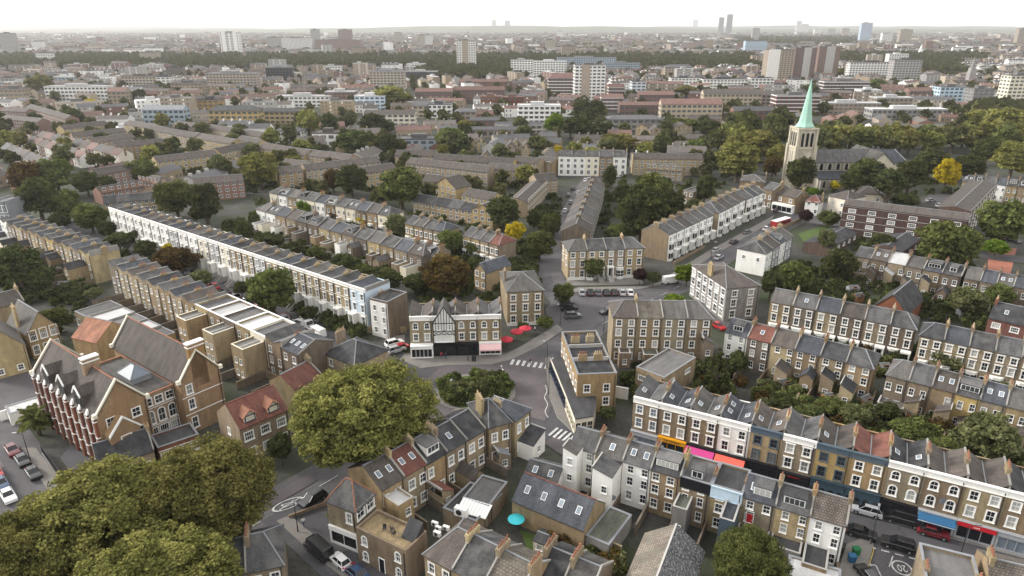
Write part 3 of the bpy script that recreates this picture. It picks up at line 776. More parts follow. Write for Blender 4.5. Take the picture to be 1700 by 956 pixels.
strip('road', [(1325, 362), (1380, 372), (1440, 372)], 6, .098, 'asphalt')
sheet('road', [P(*q) for q in ((700, 640), (735, 605), (860, 590), (940, 600), (925, 655), (905, 700), (870, 690), (760, 690), (690, 700))], .105, 'worn_asphalt')
sheet('road', [P(*q) for q in ((905, 515), (925, 488), (1060, 480), (1120, 478), (1100, 492), (1000, 535), (950, 570), (925, 565))], .112, 'asphalt')
# pavements with kerbs
def pavement(px, mat='paving'): return sheet('pavement', [P(*q) for q in px], .24, mat, thick=.24, side='kerbstone')
pavement(((664, 598), (672, 588), (838, 590), (865, 576), (925, 540), (935, 548), (900, 573), (850, 597), (815, 606), (745, 607), (700, 612)))
pavement(((905, 596), (918, 590), (940, 650), (952, 690), (965, 712), (975, 722), (950, 717), (925, 693), (912, 660)))
pavement(((1036, 747), (1046, 738), (1400, 834), (1700, 915), (1700, 927), (1400, 846)))
pavement(((460, 866), (482, 857), (540, 905), (600, 950), (640, 985), (610, 990), (530, 930)))
pavement(((36, 745), (60, 745), (105, 800), (125, 850), (105, 850), (70, 800)))
pavement(((1405, 905), (1436, 893), (1450, 905), (1436, 956), (1425, 985), (1380, 985)))
pavement(((1512, 985), (1520, 950), (1545, 932), (1580, 938), (1580, 985)))
pavement(((935, 488), (960, 478), (1068, 476), (1100, 468), (1095, 474), (1060, 481), (965, 485)))
pavement(((1110, 458), (1175, 418), (1285, 358), (1278, 371), (1185, 424), (1120, 466)))
# roundabout island: kerb, verge
isl = [P(788 + 68 * math.cos(t), 653 + 31 * math.sin(t)) for t in [2 * math.pi * i / 40 for i in range(40)]]
sheet('traffic_island', isl, .26, 'paving', thick=.26, side='kerbstone')
sheet('traffic_island_bed', [Vector(p).lerp(P(788, 653), .12) for p in isl], .34, 'lawn', thick=.08)
# lawns and yards seen between the houses
for px, mt in ((((478, 866), (542, 838), (546, 880), (500, 884)), 'lawn'), (((910, 905), (1000, 930), (1035, 956), (1000, 985), (900, 960)), 'lawn'), (((862, 880), (900, 890), (905, 920), (880, 920)), 'lawn'),
               (((1255, 645), (1290, 640), (1285, 660), (1250, 665)), 'lawn'), (((1325, 388), (1375, 372), (1385, 380), (1335, 402)), 'lawn'), (((1640, 415), (1688, 412), (1675, 465), (1640, 468)), 'red_paving'),
               (((100, 760), (150, 700), (180, 800), (140, 815)), 'dark_asphalt'), (((0, 615), (95, 590), (100, 660), (0, 690)), 'asphalt'), (((1400, 395), (1480, 400), (1470, 420), (1395, 412)), 'yard'),
               (((1545, 320), (1620, 322), (1600, 345), (1530, 335)), 'asphalt'), (((640, 560), (672, 555), (672, 590), (640, 585)), 'paving'), (((940, 463), (1065, 458), (1068, 472), (940, 474)), 'paving')):
    sheet({'lawn': 'lawn', 'red_paving': 'path'}.get(mt, 'yard'), [P(*q) for q in px], .016, mt)
# painted markings
MK = .126
def mark(pts, mat='road_paint', z=MK): return sheet('road_marking', pts, z, mat)
def stripes(a, b, n, width, z=MK, frac=.5):
    a, b = P(*a), P(*b); u = (b - a).normalized(); v = Vector((-u.y, u.x)); L = (b - a).length / n
    for i in range(n):
        c = a + u * (L * (i + .25)); mark([c - v * width / 2, c + u * L * frac - v * width / 2, c + u * L * frac + v * width / 2, c + v * width / 2], z=z)
stripes((846, 601), (922, 610), 8, 2.6)
stripes((915, 716), (953, 730), 5, 3.2, z=.131)
def dashes(px, L, gap, w, mat='road_paint', z=MK):
    line = smooth([P(*p) for p in px], 10); acc = 0; k = 0
    for i in range(len(line) - 1):
        a, b = line[i], line[i + 1]; seg = (b - a).length; t = 0; u = (b - a) / seg; v = Vector((-u.y, u.x)) * w / 2
        while t < seg:
            ph = (acc + t) % (L + gap)
            if ph < L - .01:
                e = min(seg, t + L - ph); mark([a + u * t - v, a + u * e - v, a + u * e + v, a + u * t + v], mat, z); t = e + .001
            else: t += (L + gap - ph) + .001
        acc += seg
dashes([(660, 722), (600, 766), (500, 826), (420, 874)], 4, 3.5, .15)
dashes([(1440, 908), (1530, 932), (1590, 948)], 1.1, .7, .28, z=.13)
dashes([(1000, 538), (1060, 508), (1130, 474), (1200, 428)], 3, 4, .14)
dashes([(832, 607), (838, 625)], .9, .8, .3); dashes([(925, 597), (930, 612)], .9, .8, .3)
dashes([(640, 740), (655, 728), (665, 732), (682, 716), (690, 722)], 20, .1, .16)
dashes([(905, 640), (908, 650), (904, 660), (909, 672), (905, 684), (910, 694)], 20, .1, .16)
for px in ([(1437, 900), (1447, 912), (1437, 945), (1430, 970)], [(1440, 899), (1450, 912), (1440, 945), (1433, 970)], [(1560, 935), (1530, 938), (1518, 955), (1508, 985)], [(1562, 938), (1533, 941), (1522, 957), (1512, 985)]):
    dashes(px, 60, .1, .12, 'yellow_road_paint', z=.134)
dashes([(1482, 924), (1476, 942)], 30, .1, .16, z=.134)
def roundel(px, ang, sx, sy, txt='20'):
    c = P(*px); b = MB(); n = 28
    e = lambda r, i: (sx * r * math.cos(2 * math.pi * i / n), sy * r * math.sin(2 * math.pi * i / n), 0)
    for i in range(n): b.poly([e(.84, i), e(1, i), e(1, i + 1), e(.84, i + 1)])
    o = tag(obj('road_marking', b.mesh('road_marking', ['road_paint']), None, (c.x, c.y, .138), ang), kind='structure')
    t = obj('lettering', text_mesh(txt, 1.0, 'road_paint', .001), o, (0, 0, 0)); t.scale = (sx * .95, sy * 1.25, 1)
roundel((1497, 944), R(168), 1.35, 1.5)
roundel((478, 838), R(-52), 1.2, 2.6)
a = P(1458, 948); b_ = MB(); b_.box(-.09, .09, -1.6, .9, 0, .004); b_.poly([(.09, .9, .004), (.09, 1.1, .004), (-.7, 1.1, .004), (-.7, .9, .004)]); b_.poly([(-.6, .65, .004), (-.6, 1.35, .004), (-1.15, 1.0, .004)])
tag(obj('road_marking', b_.mesh('road_marking', ['road_paint']), None, (a.x, a.y, .13), R(-8)), kind='structure')
# distant hills
def hills(name, x0, x1, y, hts, dep):
    b = MB(); n = len(hts)
    for i in range(n - 1):
        xa, xb = x0 + (x1 - x0) * i / (n - 1), x0 + (x1 - x0) * (i + 1) / (n - 1)
        b.poly([(xa, y - dep, -1), (xb, y - dep, -1), (xb, y, hts[i + 1]), (xa, y, hts[i])]); b.poly([(xa, y, hts[i]), (xb, y, hts[i + 1]), (xb, y + dep, -1), (xa, y + dep, -1)])
    return tag(obj(name, b.mesh(name, ['far_hill'])), kind='structure')
surf('far_hill', (.075, .085, .055), var=.4, scale=.004, fine=.02, rand=0, world=True)
rg = random.Random(3)
hills('hills', -9000, 9000, 9500, [20 + 45 * max(0, math.sin((i - 13) / 4.2)) * (13 <= i <= 26) + rg.uniform(0, 16) for i in range(40)], 1800)
hills('hills', -12000, 12000, 13500, [40 + 22 * math.sin(i / 5.0 + 1) + rg.uniform(0, 22) for i in range(48)], 2500)

rp = random.Random(5)
for i in range(46):
    line, hw = ROADS[i % 8]; k = rp.randrange(1, len(line) - 1); d_ = (line[k + 1] - line[k - 1]).normalized(); n_ = Vector((-d_.y, d_.x)); c = line[k] + n_ * rp.uniform(-hw * .7, hw * .6); L, w_ = rp.uniform(.8, 5), rp.uniform(.5, 1.8)
    sheet('road_patch', [c - d_ * L - n_ * w_, c + d_ * L - n_ * w_, c + d_ * L + n_ * w_, c - d_ * L + n_ * w_], .116 + .0004 * i / 2, rp.choice(['dark_asphalt', 'worn_asphalt', 'asphalt']))
# ------------------------------------------------------------------ terraces and houses around the junction
def absorb(dst, src):
    """make the parts of src parts of dst"""
    md = Matrix.Translation(dst.location) @ Matrix.Rotation(dst.rotation_euler.z, 4, 'Z'); ms = Matrix.Translation(src.location) @ Matrix.Rotation(src.rotation_euler.z, 4, 'Z')
    T = md.inverted() @ ms
    for c in list(src.children):
        m = T @ Matrix.LocRotScale(c.location, c.rotation_euler, c.scale); c.parent = dst; l, q, sc = m.decompose(); c.location = l; c.rotation_euler = q.to_euler(); c.scale = sc
    bpy.data.objects.remove(src)
def dist(a, b, z): return (P(*a, z) - P(*b, z)).length
F3 = ((1.0, 1.7), (4.0, 1.6), (6.7, 1.4))
TER = dict(rt='but', para=.4, rise=1.0, cornice=.8)

# the shopping parade, lower right
row('shopping parade along the high street', (1052, 658), (1749, 833), 9.6, 12, 8.5,
    dict(rt='but', para=.45, rise=1.15, cornice=.95, win=((4.15, 1.75), (7.0, 1.5)), ww=1.02, wk='sash', pots='terracotta', npot=5, sl=None, chim=1, lights=0), z=10.05,
    roofs=['slate', 'blue_slate', 'grey_tile', 'blue_slate', 'brown_tile', 'slate', 'brown_tile', 'red_tile', 'dark_slate', 'brown_tile', 'brown_tile', 'dark_slate'],
    walls=['stock_brick'], over={
    0: dict(lab='shop house with a plain grey shopfront at the left end of the shopping parade', shop=dict(m='grey_paint', g='sky_glass'), lights=1, glass='sky_glass'),
    1: dict(lab='brown brick shop house with a bright yellow shopfront in the shopping parade', shop=dict(m='yellow_paint', n=3, h=3.6, txt=('THE TATROY', .5, 'black_paint')), lights=2),
    2: dict(lab='brown brick shop house with a magenta awning in the shopping parade', shop=dict(m='black_paint', h=3.6, aw=('magenta_cloth', 1.0, 2.6)), lights=2, wk='hood'),
    3: dict(lab='white painted shop house with a coral awning in the shopping parade', wall='white_stucco', shop=dict(m='black_paint', h=3.6, aw=('coral_cloth', 1.0, 2.6)), lights=3),
    4: dict(lab='brick shop house with slate blue trim and black shopfront next to the white one', trim='slate_paint', frame='slate_paint', wall='yellow_brick', shop=dict(m='black_paint', h=3.7), lights=2),
    5: dict(lab='shop house with white parapet and black shopfront left of the dark blue pub', wk='hood', shop=dict(m='black_paint', txt=('RESTAURANT', .3, 'red_paint'))),
    6: dict(lab='left half of the dark blue pub with arched ground floor windows', trim='slate_paint', frame='slate_paint', wall='yellow_brick', shop=dict(m='pub_paint', h=3.7, arches=1), lights=1),
    7: dict(lab='right half of the dark blue pub, white sash windows above', trim='slate_paint', wall='yellow_brick', shop=dict(m='pub_paint', h=3.7, arches=1)),
    8: dict(lab='shop house with open black shopfront right of the dark blue pub', wk='arch', shop=dict(m='black_paint', n=3), lights=2),
    9: dict(lab='shop house with a blue striped awning in the shopping parade', wk='arch', shop=dict(m='grey_paint', aw=('blue_cloth', .8, 1.2), stripe=1)),
    10: dict(lab='shop house with a bright red shop sign in the shopping parade', shop=dict(m='grey_paint', fascia='red_paint', g='dark_glass', n=3, txt=('CAFE', .34, 'white_paint'))),
    11: dict(lab='shop house with grey painted shopfront at the right edge of the photo', shop=dict(m='grey_paint', g='sky_glass'))})
# left gable wall of the parade is yellow brick: its own skin comes from the first house

# backs of the houses facing the parade
W2 = dict(w=2.6, d=3.0, h=5.2, x=0, rt='lean', win=((.5, 1.0), (.5, 3.3)))
row('row of house backs facing the shopping parade', (945, 739), (1405, 874), 8.0, 9, 6.4,
    dict(win=((1.2, 1.6), (3.9, 1.5), (6.2, 1.3)), ww=.95, wk='bare', gw=6, rise=1.75, npot=4, pots='terracotta'), roofs=['slate', 'grey_tile', 'slate', 'dark_slate', 'grey_felt', 'felt', 'blue_slate', 'slate', 'ribbed_tile'], over={
    0: dict(lab='white rendered house back with a narrow tower-like wing, left end of its row', wall='white_stucco', ext=dict(w=2.5, d=2.6, h=8.4, x=0, rt='lean', rise=.8, wall='white_stucco', roof='grey_tile', win=((.5, 3.2), (.5, 6.2)))),
    1: dict(lab='house back with a big white rendered wing and round satellite dish', wall='stock_brick', ext=dict(w=3.4, d=4.2, h=7.4, x=.95, rt='lean', rise=.9, wall='white_stucco', roof='slate', win=((.5, 1.4), (.6, 4.2)))),
    2: dict(lab='house back with pale wall between the white wing and the grey loft', wall='white_stucco', chim=1),
    3: dict(lab='brick house back with slate loft and a row of five small white panes', rise=1.95, dormer=([(.5, 3.6)], 'dark_slate', 'grey_felt'), wall='pale_brick'),
    4: dict(lab='brick house back with pale grey flat roof over a black loft', rt='flat', para=.3, cap=1, trim='black_paint', cornice=1.6, wall='pale_brick', ext=dict(w=2.2, d=3.6, h=5.0, x=0, rt='flat', wall='grey_stone', roof='green_felt')),
    5: dict(lab='house back with pale blue painted top storey and black flat roof', rt='flat', para=.3, trim='blue_stucco', cornice=1.9, wall='stock_brick', ext=dict(w=2.1, d=4.6, h=6.3, x=.95, rt='flat', wall='slate_paint', roof='blue_slate', win=())),
    6: dict(lab='house back with red door, grey slate loft and white dormer', rise=1.95, dormer=([(.55, 2.6)], 'lead', 'slate'), wall='stock_brick', door=.3, doorz=3.3, doorm='red_paint', ext=dict(w=4.4, d=3.2, h=3.0, x=0, rt='flat', roof='felt', win=())),
    7: dict(lab='yellow brick house back with loft dormer and plants on its balcony', rise=1.95, dormer=([(.5, 3.0)], 'lead', 'dark_slate'), wall='yellow_brick', ext=dict(w=4.2, d=2.8, h=3.0, x=.2, rt='flat', wall='grey_stone', roof='felt', win=())),
    8: dict(lab='white house with ribbed brown tile roof beside the side street', wall='white_stucco', rise=2.1, ext=dict(w=3.2, d=4.6, h=3.2, x=0, rt='flat', wall='stock_brick', roof='felt'))})

# the diagonal terrace in the lower middle
row('diagonal brick terrace in the lower middle', (632, 815.5), (806, 712.6), 7.5, 5, 8.2,
    dict(win=((1.1, 1.6), (4.6, 1.6)), ww=.9, rise=2.2, upstand=1, npot=5, gw=5), roofs=['brown_tile', 'red_tile', 'dark_slate', 'dark_slate', 'dark_slate'], walls=['pale_brick', 'stock_brick'], over={
    0: dict(lights=2, lab='house with two skylights in a brown tile roof, diagonal terrace', ext=dict(w=2.9, d=3.6, h=6.2, x=.2, rt='flat', roof='pale_roof', win=((.6, 1.0), (.6, 3.9)))),
    1: dict(lights=2, lab='house with two skylights in a red tile roof, diagonal terrace', chim=1),
    2: dict(lab='dark slate roofed house with a small red tiled back wing, diagonal terrace', ext=dict(w=2.6, d=3.4, h=2.9, x=0, rt='lean', lean=0, roof='red_tile')),
    3: dict(lab='dark slate roofed house behind a long chimney stack, diagonal terrace', ext=dict(w=2.5, d=4.2, h=3.0, x=.9, rt='gabx', roof='brown_tile'), chim=4, npot=7),
    4: dict(lab='upper end house of the diagonal terrace, dark slate roof', chim=0)})
row('hip roofed brick house with tall chimneys below the traffic island', (812, 738 - 28), (848, 708 - 8), 8.0, 1, 9, dict(win=((1.2, 1.6), (4.9, 1.6)), nw=2, ww=.9, rise=2.8, hl=1, hr=1, roof='slate', chim=4, npot=6, wall='stock_brick', ext=dict(w=2.4, d=2.2, h=2.8, x=.4, rt='lean', roof='lead')))
row('slate roofed brick house right of the hip roofed one, by the zebra crossing', (855, 700), (881, 679), 7.6, 1, 8, dict(win=((1.2, 1.6), (4.8, 1.6)), nw=2, ww=.9, rise=1.8, hr=1, roof='blue_slate', chim=4, npot=4, wall='stock_brick', ext=dict(w=4.2, d=3.2, h=3.2, x=.9, rt='lean', lean=1, roof='dark_slate', wall='white_stucco')))
# corner house with red ridge tiles and the lower block with the roof terrace
cA, cB, cC = P(542, 830, 7.6), P(590, 848, 7.6), P(631, 823, 7.6)
corner = house('corner_house', 'corner house with slate hip roof edged in red ridge tiles', 'house', cA, cB, 7.6, round((cC - cB).length, 1), dict(win=((4.9, 1.7),), nw=2, ww=.85, rise=3.0, hl=1, hr=1, roof='slate', ridge='orange_tile', wall='stock_brick', chim=0, sr=(2, ((5.6, 1.9),), 1.5), shop=dict(m='white_paint', out=.15, n=2), skip=((0, 0),)))
lo = P(590, 875, 6.0); hi = P(673.8, 914.8, 6.0)
low = house('terrace_block', 'low brick block with paired arched windows and a sandy roof terrace', 'house', lo, hi, 5.5, round((P(717.9, 887, 6.0) - hi).length, 1), dict(rt='flat', para=.5, roof='sand_deck', win=((.8, 1.5), (3.5, 1.5)), nw=3, ww=.8, wk='arch', skip=((0, 1), (1, 1)), wall='stock_brick', chim=0, cap=0, door=.5))
# row at the bottom edge
row('row of roofs at the bottom edge', (704, 919), (856, 1003), 6.6, 3, 8.5, dict(win=((.9, 1.6), (4.0, 1.6)), nw=2, ww=.9, rise=2.6, pots='terracotta', npot=6), roofs=['brown_tile', 'slate', 'mossy_tile'], hips=(1, 0), walls=['pale_brick'])
row('pair of dark slate roofs at the bottom centre', (885, 962), (975, 1002), 5.8, 2, 8, dict(win=((.9, 1.5),), rise=2.4, pots='terracotta', npot=7, chim=4), roofs=['dark_slate', 'grey_tile'])
row('slate roofs at the bottom left edge', (345, 965), (470, 938), 6.4, 2, 8, dict(win=((1, 1.5), (4, 1.5)), rise=2.6, npot=7, chim=4, pots='terracotta'), roofs=['dark_slate', 'slate'], hips=(0, 1))
# workshops and yards
house('workshop', 'long brick workshop with slate roof and five skylights', 'workshop', P(850, 829.7, 4.2), P(969.7, 879.8, 4.2), 4.2, round(2 * (P(1010.8, 838.7, 4.2) - P(969.7, 879.8, 4.2)).length / 2, 1), dict(win=(), rise=2.9, roof='blue_slate', ridge='red_tile', wall='pale_brick', chim=0, lights=4, upstand=0))
house('flat_roof_shed', 'green grey flat roofed shed beside the slate roofed workshop', 'shed', P(972, 889, 3.0), P(1011, 906, 3.0), 2.8, round((P(1011, 906, 3.0) - P(1054, 857, 3.0)).length, 1), dict(rt='flat', para=.25, roof='green_felt', wall='grey_stone', win=(), chim=0))
bl, br = P(1072, 886.6, 5), P(1168, 916, 5); hp = Vector((-(br - bl).y, (br - bl).x)).normalized()
house('hall', 'large gabled hall with pale brown and speckled slate roof slopes', 'hall', bl - hp * 15, br - hp * 15, 5.0, 15.0, dict(rt='gabx', rise=3.0, roof='mossy_tile', roof2='speckled_slate', wall='stock_brick', win=(), chim=0, upstand=0, ridge='concrete'))
for q in (((735, 845), (790, 868), 2.9, 7.5, 'felt', 'black flat roof with white air conditioning units on it'), ((768, 828), (812, 842), 3.4, 6.5, 'grey_felt', 'grey flat roof with white edging beside the polycarbonate canopy'), ((868, 790), (925, 806), 3.6, 5.5, 'slate', 'brown roofed outbuilding with skylights and white wall')):
    house('outbuilding', q[5], 'outbuilding', P(*q[0], q[2]), P(*q[1], q[2]), q[2], q[3], dict(rt='flat' if 'felt' in q[4] else 'gable', rise=1.5, para=.22, roof=q[4], wall='stock_brick' if 'felt' in q[4] else 'white_stucco', win=(), chim=0, upstand=0, lights=2, cap=1))
house('corner_building', 'flat grey roofed building at the lower right corner by the side street', 'building', P(1540, 985, 7), P(1640, 1012, 7), 6.6, 9.5, dict(rt='flat', para=.5, roof='grey_felt', wall='stock_brick', win=(), chim=3, npot=4, pots='terracotta'))
house('corner_building', 'ribbed brown tile roof in the lower right corner of the photo', 'house', P(1644, 985, 6.6), P(1760, 1015, 6.6), 6.4, 8.5, dict(rise=2.2, roof='ribbed_tile', win=(), chim=4, npot=5, pots='terracotta'))
house('brick_annexe', 'grey flat roofed annexe at the bottom edge beside the leafy tree', 'annexe', P(1305, 958, 3), P(1395, 985, 3), 2.9, 4.5, dict(rt='flat', para=.2, roof='pale_roof', win=(), chim=0))

# long white terrace on the left
wl_ = ['white_stucco'] * 7 + ['grey_stucco', 'white_stucco', 'white_stucco', 'cream_stucco', 'grey_stucco', 'cream_stucco', 'stock_brick', 'stock_brick', 'grey_stucco', 'pale_brick', 'stock_brick', 'pale_brick', 'pale_brick', 'stock_brick', 'pale_brick', 'blue_stucco']
row('long white stucco terrace on the left', (180, 344), (606, 481), 11.2, 23, 8.2, dict(rt='but', para=.35, rise=.7, cornice=.7, bands=(4.6, 7.7), base=4.5, win=((1.8, 2.0), (5.1, 1.9), (8.4, 1.5)), ww=1.0, wk='hood', face=None, door=.24, doorz=1.5, porch=True, npot=4, sr=None), z=11.55, walls=wl_, roofs=['slate', 'slate', 'blue_slate', 'dark_slate', 'grey_tile'],
    over={22: dict(lab='pale blue end house of the long stucco terrace', chim=0)})
house('white_house', 'white rendered end house with bare brick side wall beside the pub', 'house', P(613.5, 494, 10), P(642.6, 501, 10), 9.4, round((P(690.7, 490, 10) - P(642.6, 501, 10)).length, 1), dict(rt='flat', para=.5, roof='slate', wall='dark_brick', face='white_stucco', win=((1.0, 1.5), (4.0, 1.5), (6.9, 1.4)), ww=.85, wk='bare', chim=4))
# the pub row with the black and white gable
pubs = row('arched window row facing the junction', (679, 526), (832, 522), 9.6, 4, 9, dict(rt='but', para=.45, rise=1.3, cornice=.9, wk='arch', win=((4.0, 1.6, 1.0, 'hood'), (6.9, 1.5, 1.0, 'arch')), ww=1.0, npot=4, pots='terracotta'), z=10.05, roofs=['brown_tile', 'slate', 'brown_tile', 'slate'], over={
    0: dict(lab='house with wide white shopfront at the left end of the pub row', shop=dict(m='white_paint', out=1.6, n=5)),
    1: dict(lab='pub with black and white half-timbered gable facing the junction', shop=dict(m='black_paint', out=.7), win=()),
    2: dict(lab='house with black shopfront right of the half-timbered gable', shop=dict(m='black_paint', out=.8, g='dark_glass')),
    3: dict(lab='house with a pale pink awning at the right end of the pub row', shop=dict(m='white_paint', out=.8, aw=('pink_cloth', .9, 1.7)))})
def tudor(root, w):
    b = MB(); a, c = .15, w - .15; y = -.95; z0, ze, zt = 3.6, 8.6, 12.6; m = w / 2
    b.loft([(a, y, z0), (c, y, z0), (c, y, ze), (m, y, zt), (a, y, ze)], [(a, 0, z0), (c, 0, z0), (c, 0, ze), (m, 0, zt), (a, 0, ze)], 0)
    g = obj('timbered_gable', b.mesh('timbered_gable', ['tudor_white']), root)
    t = MB(); yy = y - .05
    bar = lambda x0, x1, z0, z1: t.box(x0, x1, yy, y - .003, z0, z1)
    for z in (z0, 5.6, 6.6, 8.5): bar(a, c, z, z + .2)
    for i in range(9):
        x = a + (c - a) * i / 8; top = min(ze + (zt - ze) * (1 - abs(x - m) / (m - a)) - .2, zt - .5)
        bar(x - .07, x + .07, z0 if i in (0, 8) else 6.8, max(top, 8.5))
    for i in range(4):
        x = a + (c - a) * i / 4; L = (c - a) / 4
        for p, q in (((x, 5.8), (x + L, 6.6)), ((x + L, 5.8), (x, 6.6))): t.tube((p[0], yy + .02, p[1]), (q[0], yy + .02, q[1]), .06, .06, 4)
    for sg in (-1, 1): t.loft([(m, yy - .05, zt + .25), (m, yy - .05, zt - .15), (m, y - .002, zt - .15), (m, y - .002, zt + .25)], [(m + sg * (m - a + .2), yy - .05, ze + .1), (m + sg * (m - a + .2), yy - .05, ze - .35), (m + sg * (m - a + .2), y - .002, ze - .35), (m + sg * (m - a + .2), y - .002, ze + .1)])
    obj('timber_framing', t.mesh('timber_framing', ['black_paint']), g)
    r = MB()
    for sg in (-1, 1): r.loft([(m, y - .15, zt), (m + sg * (m - a + .25), y - .15, ze - .2), (m + sg * (m - a + .25), y - .15, ze - .05), (m, y - .15, zt + .18)], [(m, 5, zt), (m + sg * (m - a + .25), 5, ze - .2), (m + sg * (m - a + .25), 5, ze - .05), (m, 5, zt + .18)])
    obj('gable_roof', r.mesh('gable_roof', ['grey_tile']), g)
    for x, z, ww, wh in ((m - 1.2, 7.0, .9, 1.3), (m + 1.2, 7.0, .9, 1.3), (m, 4.0, 3.6, 1.5)): add_window(g, x, y - .06, z, 0, ww, wh, 'wide' if ww > 2 else 'bare')
tudor(pubs[1], (P(832, 522, 10.05) - P(679, 526, 10.05)).length / 4)

# terraces on the left running down to the school
row('sawtooth terrace at the left edge', (0, 368), (149, 425), 8.8, 11, 8.5, dict(rt='saw', rise=1.3, win=((1.1, 1.6), (4.2, 1.6), (6.6, 1.3)), ww=.9, npot=4, gw=9, wk='bare', ext=dict(w=2.7, d=4.2, h=4.8, x=0, rt='gabx', roof='dark_slate')), walls=['pale_brick', 'stock_brick'], roofs=['slate', 'blue_slate', 'slate', 'dark_slate'])
WING = dict(w=4.6, d=5.2, h=7.8, x=.6, rt='flat', wall='pale_brick', roof='grey_felt', cap='cream_stucco', rl=1, win=((.3, 1.2), (.7, 1.2), (.3, 4.2), (.7, 4.2)))
ov = {i: dict(ext=WING) for i in (8, 10, 12)}
for i in (8, 9, 10, 11, 12): ov.setdefault(i, {}).update(rt='flat', para=.55, ridge='white_paint', roof='pale_roof' if i % 2 else 'grey_felt', chim=0)
ov[14] = dict(rt='gable', rise=1.8, lab='slate roofed end house with tall blank brick gable near the pub', roof='blue_slate', wall='dark_brick', chim=0, lights=3)
row('long sawtooth backed terrace behind the school', (180, 440), (496, 590), 8.8, 15, 8.6, dict(rt='saw', rise=1.3, win=((1.0, 1.6), (3.8, 1.6), (6.4, 1.4)), ww=.9, npot=4, pots='terracotta', wk='bare', gw=8), walls=['pale_brick', 'stock_brick', 'pale_brick', 'stock_brick'], roofs=['slate', 'blue_slate', 'brown_tile', 'slate', 'dark_slate'], over=ov)
house('hip_roof_house', 'dark slate hip roofed house half hidden behind the big plane tree', 'house', P(536, 585, 6.6), P(588, 607, 6.6), 6.6, 9.5, dict(hl=1, hr=1, rise=2.6, roof='dark_slate', wall='pale_brick', win=((1, 1.5), (4.2, 1.5)), chim=4, npot=6))
house('red_roof_cottage', 'low red tiled cottage roof left of the big plane tree', 'house', P(487, 647, 5.2), P(533, 622, 5.2), 5.2, 7, dict(rise=2.2, roof='red_tile', win=((1, 1.4),), chim=1))
house('red_roof_house', 'red tiled house with two pointed dormers beside the school', 'house', P(397, 713, 7), P(478, 679, 7), 7.0, 8.6, dict(rise=3.2, roof='red_tile', ridge='red_tile', wall='pale_brick', win=((1.0, 1.5), (4.2, 1.6)), nw=3, ww=1.5, wk='wide', chim=0, upstand=0, sl=(1, ((4.2, 1.2),), .7)))

rr = [o for o in COL.objects if o.name == 'red_roof_house'][0]
for x in (2.4, 6.8):
    b = MB(); z = 7.4; b.loft([(x - 1.1, .5, z), (x + 1.1, .5, z), (x + 1.1, .5, z + 1.1), (x, .5, z + 2.1), (x - 1.1, .5, z + 1.1)], [(x - 1.1, 3.2, z), (x + 1.1, 3.2, z), (x + 1.1, 3.2, z + 1.1), (x, 3.2, z + 2.1), (x - 1.1, 3.2, z + 1.1)], 0)
    for s_ in (-1, 1): b.loft([(x, .2, z + 2.15), (x + s_ * 1.35, .2, z + .95), (x + s_ * 1.35, .2, z + 1.07), (x, .2, z + 2.3)], [(x, 3.3, z + 2.15), (x + s_ * 1.35, 3.3, z + .95), (x + s_ * 1.35, 3.3, z + 1.07), (x, 3.3, z + 2.3)], 1)
    dm = obj('dormer', b.mesh('dormer', ['cream_stucco', 'orange_tile']), rr); add_window(dm, x, .5, z + .15, 0, 1.6, 1.0, 'wide', 'navy_paint')

b = MB(); W_ = (hi - lo).length; n = 8
pr = [(4.9 + 1.2 * 0, 5.6)] ; D_ = (P(717.9, 887, 6.0) - hi).length
arc = [(D_ - .3 - 2.2 * (1 - math.cos(math.pi / 2 * k / n)), 5.6 + 2.0 * math.sin(math.pi / 2 * (1 - k / n))) for k in range(n + 1)]
b.loft([(W_ - 2.6, D_ - .3, 5.6)] + [(W_ - 2.6, y, z) for y, z in arc], [(W_ - .3, D_ - .3, 5.6)] + [(W_ - .3, y, z) for y, z in arc]); obj('stair_hood', b.mesh('stair_hood', ['felt']), low)
for i, (x, y) in enumerate(((3.6, 2.0), (4.6, 2.5), (5.4, 1.8))):
    t = thing('garden_chair', ('left', 'middle', 'right')[i] + ' one of three dark chairs on the sandy roof terrace', 'chair', tuple(Matrix.Translation(low.location) @ Matrix.Rotation(low.rotation_euler.z, 4, 'Z') @ Vector((x, y, 5.55))), i * 2.1, 'chairs on the roof terrace'); b = MB(); b.box(-.25, .25, -.25, .25, .4, .46); obj('seat', b.mesh('seat', ['dark_metal']), t); b = MB(); b.box(-.25, .25, .22, .27, .46, .95); obj('backrest', b.mesh('backrest', ['dark_metal']), t)
    for sx in (-.22, .22):
        for sy in (-.22, .22): b = MB(); b.box(sx - .02, sx + .02, sy - .02, sy + .02, 0, .4); obj('leg', b.mesh('leg', ['dark_metal']), t)
house('shed_row', 'long low white roofed shed behind the white boundary wall', 'shed', P(14, 688, 2.6), P(90, 665, 2.6), 2.5, 4, dict(rt='flat', para=.12, roof='pale_roof', wall='white_stucco', win=(), chim=0))
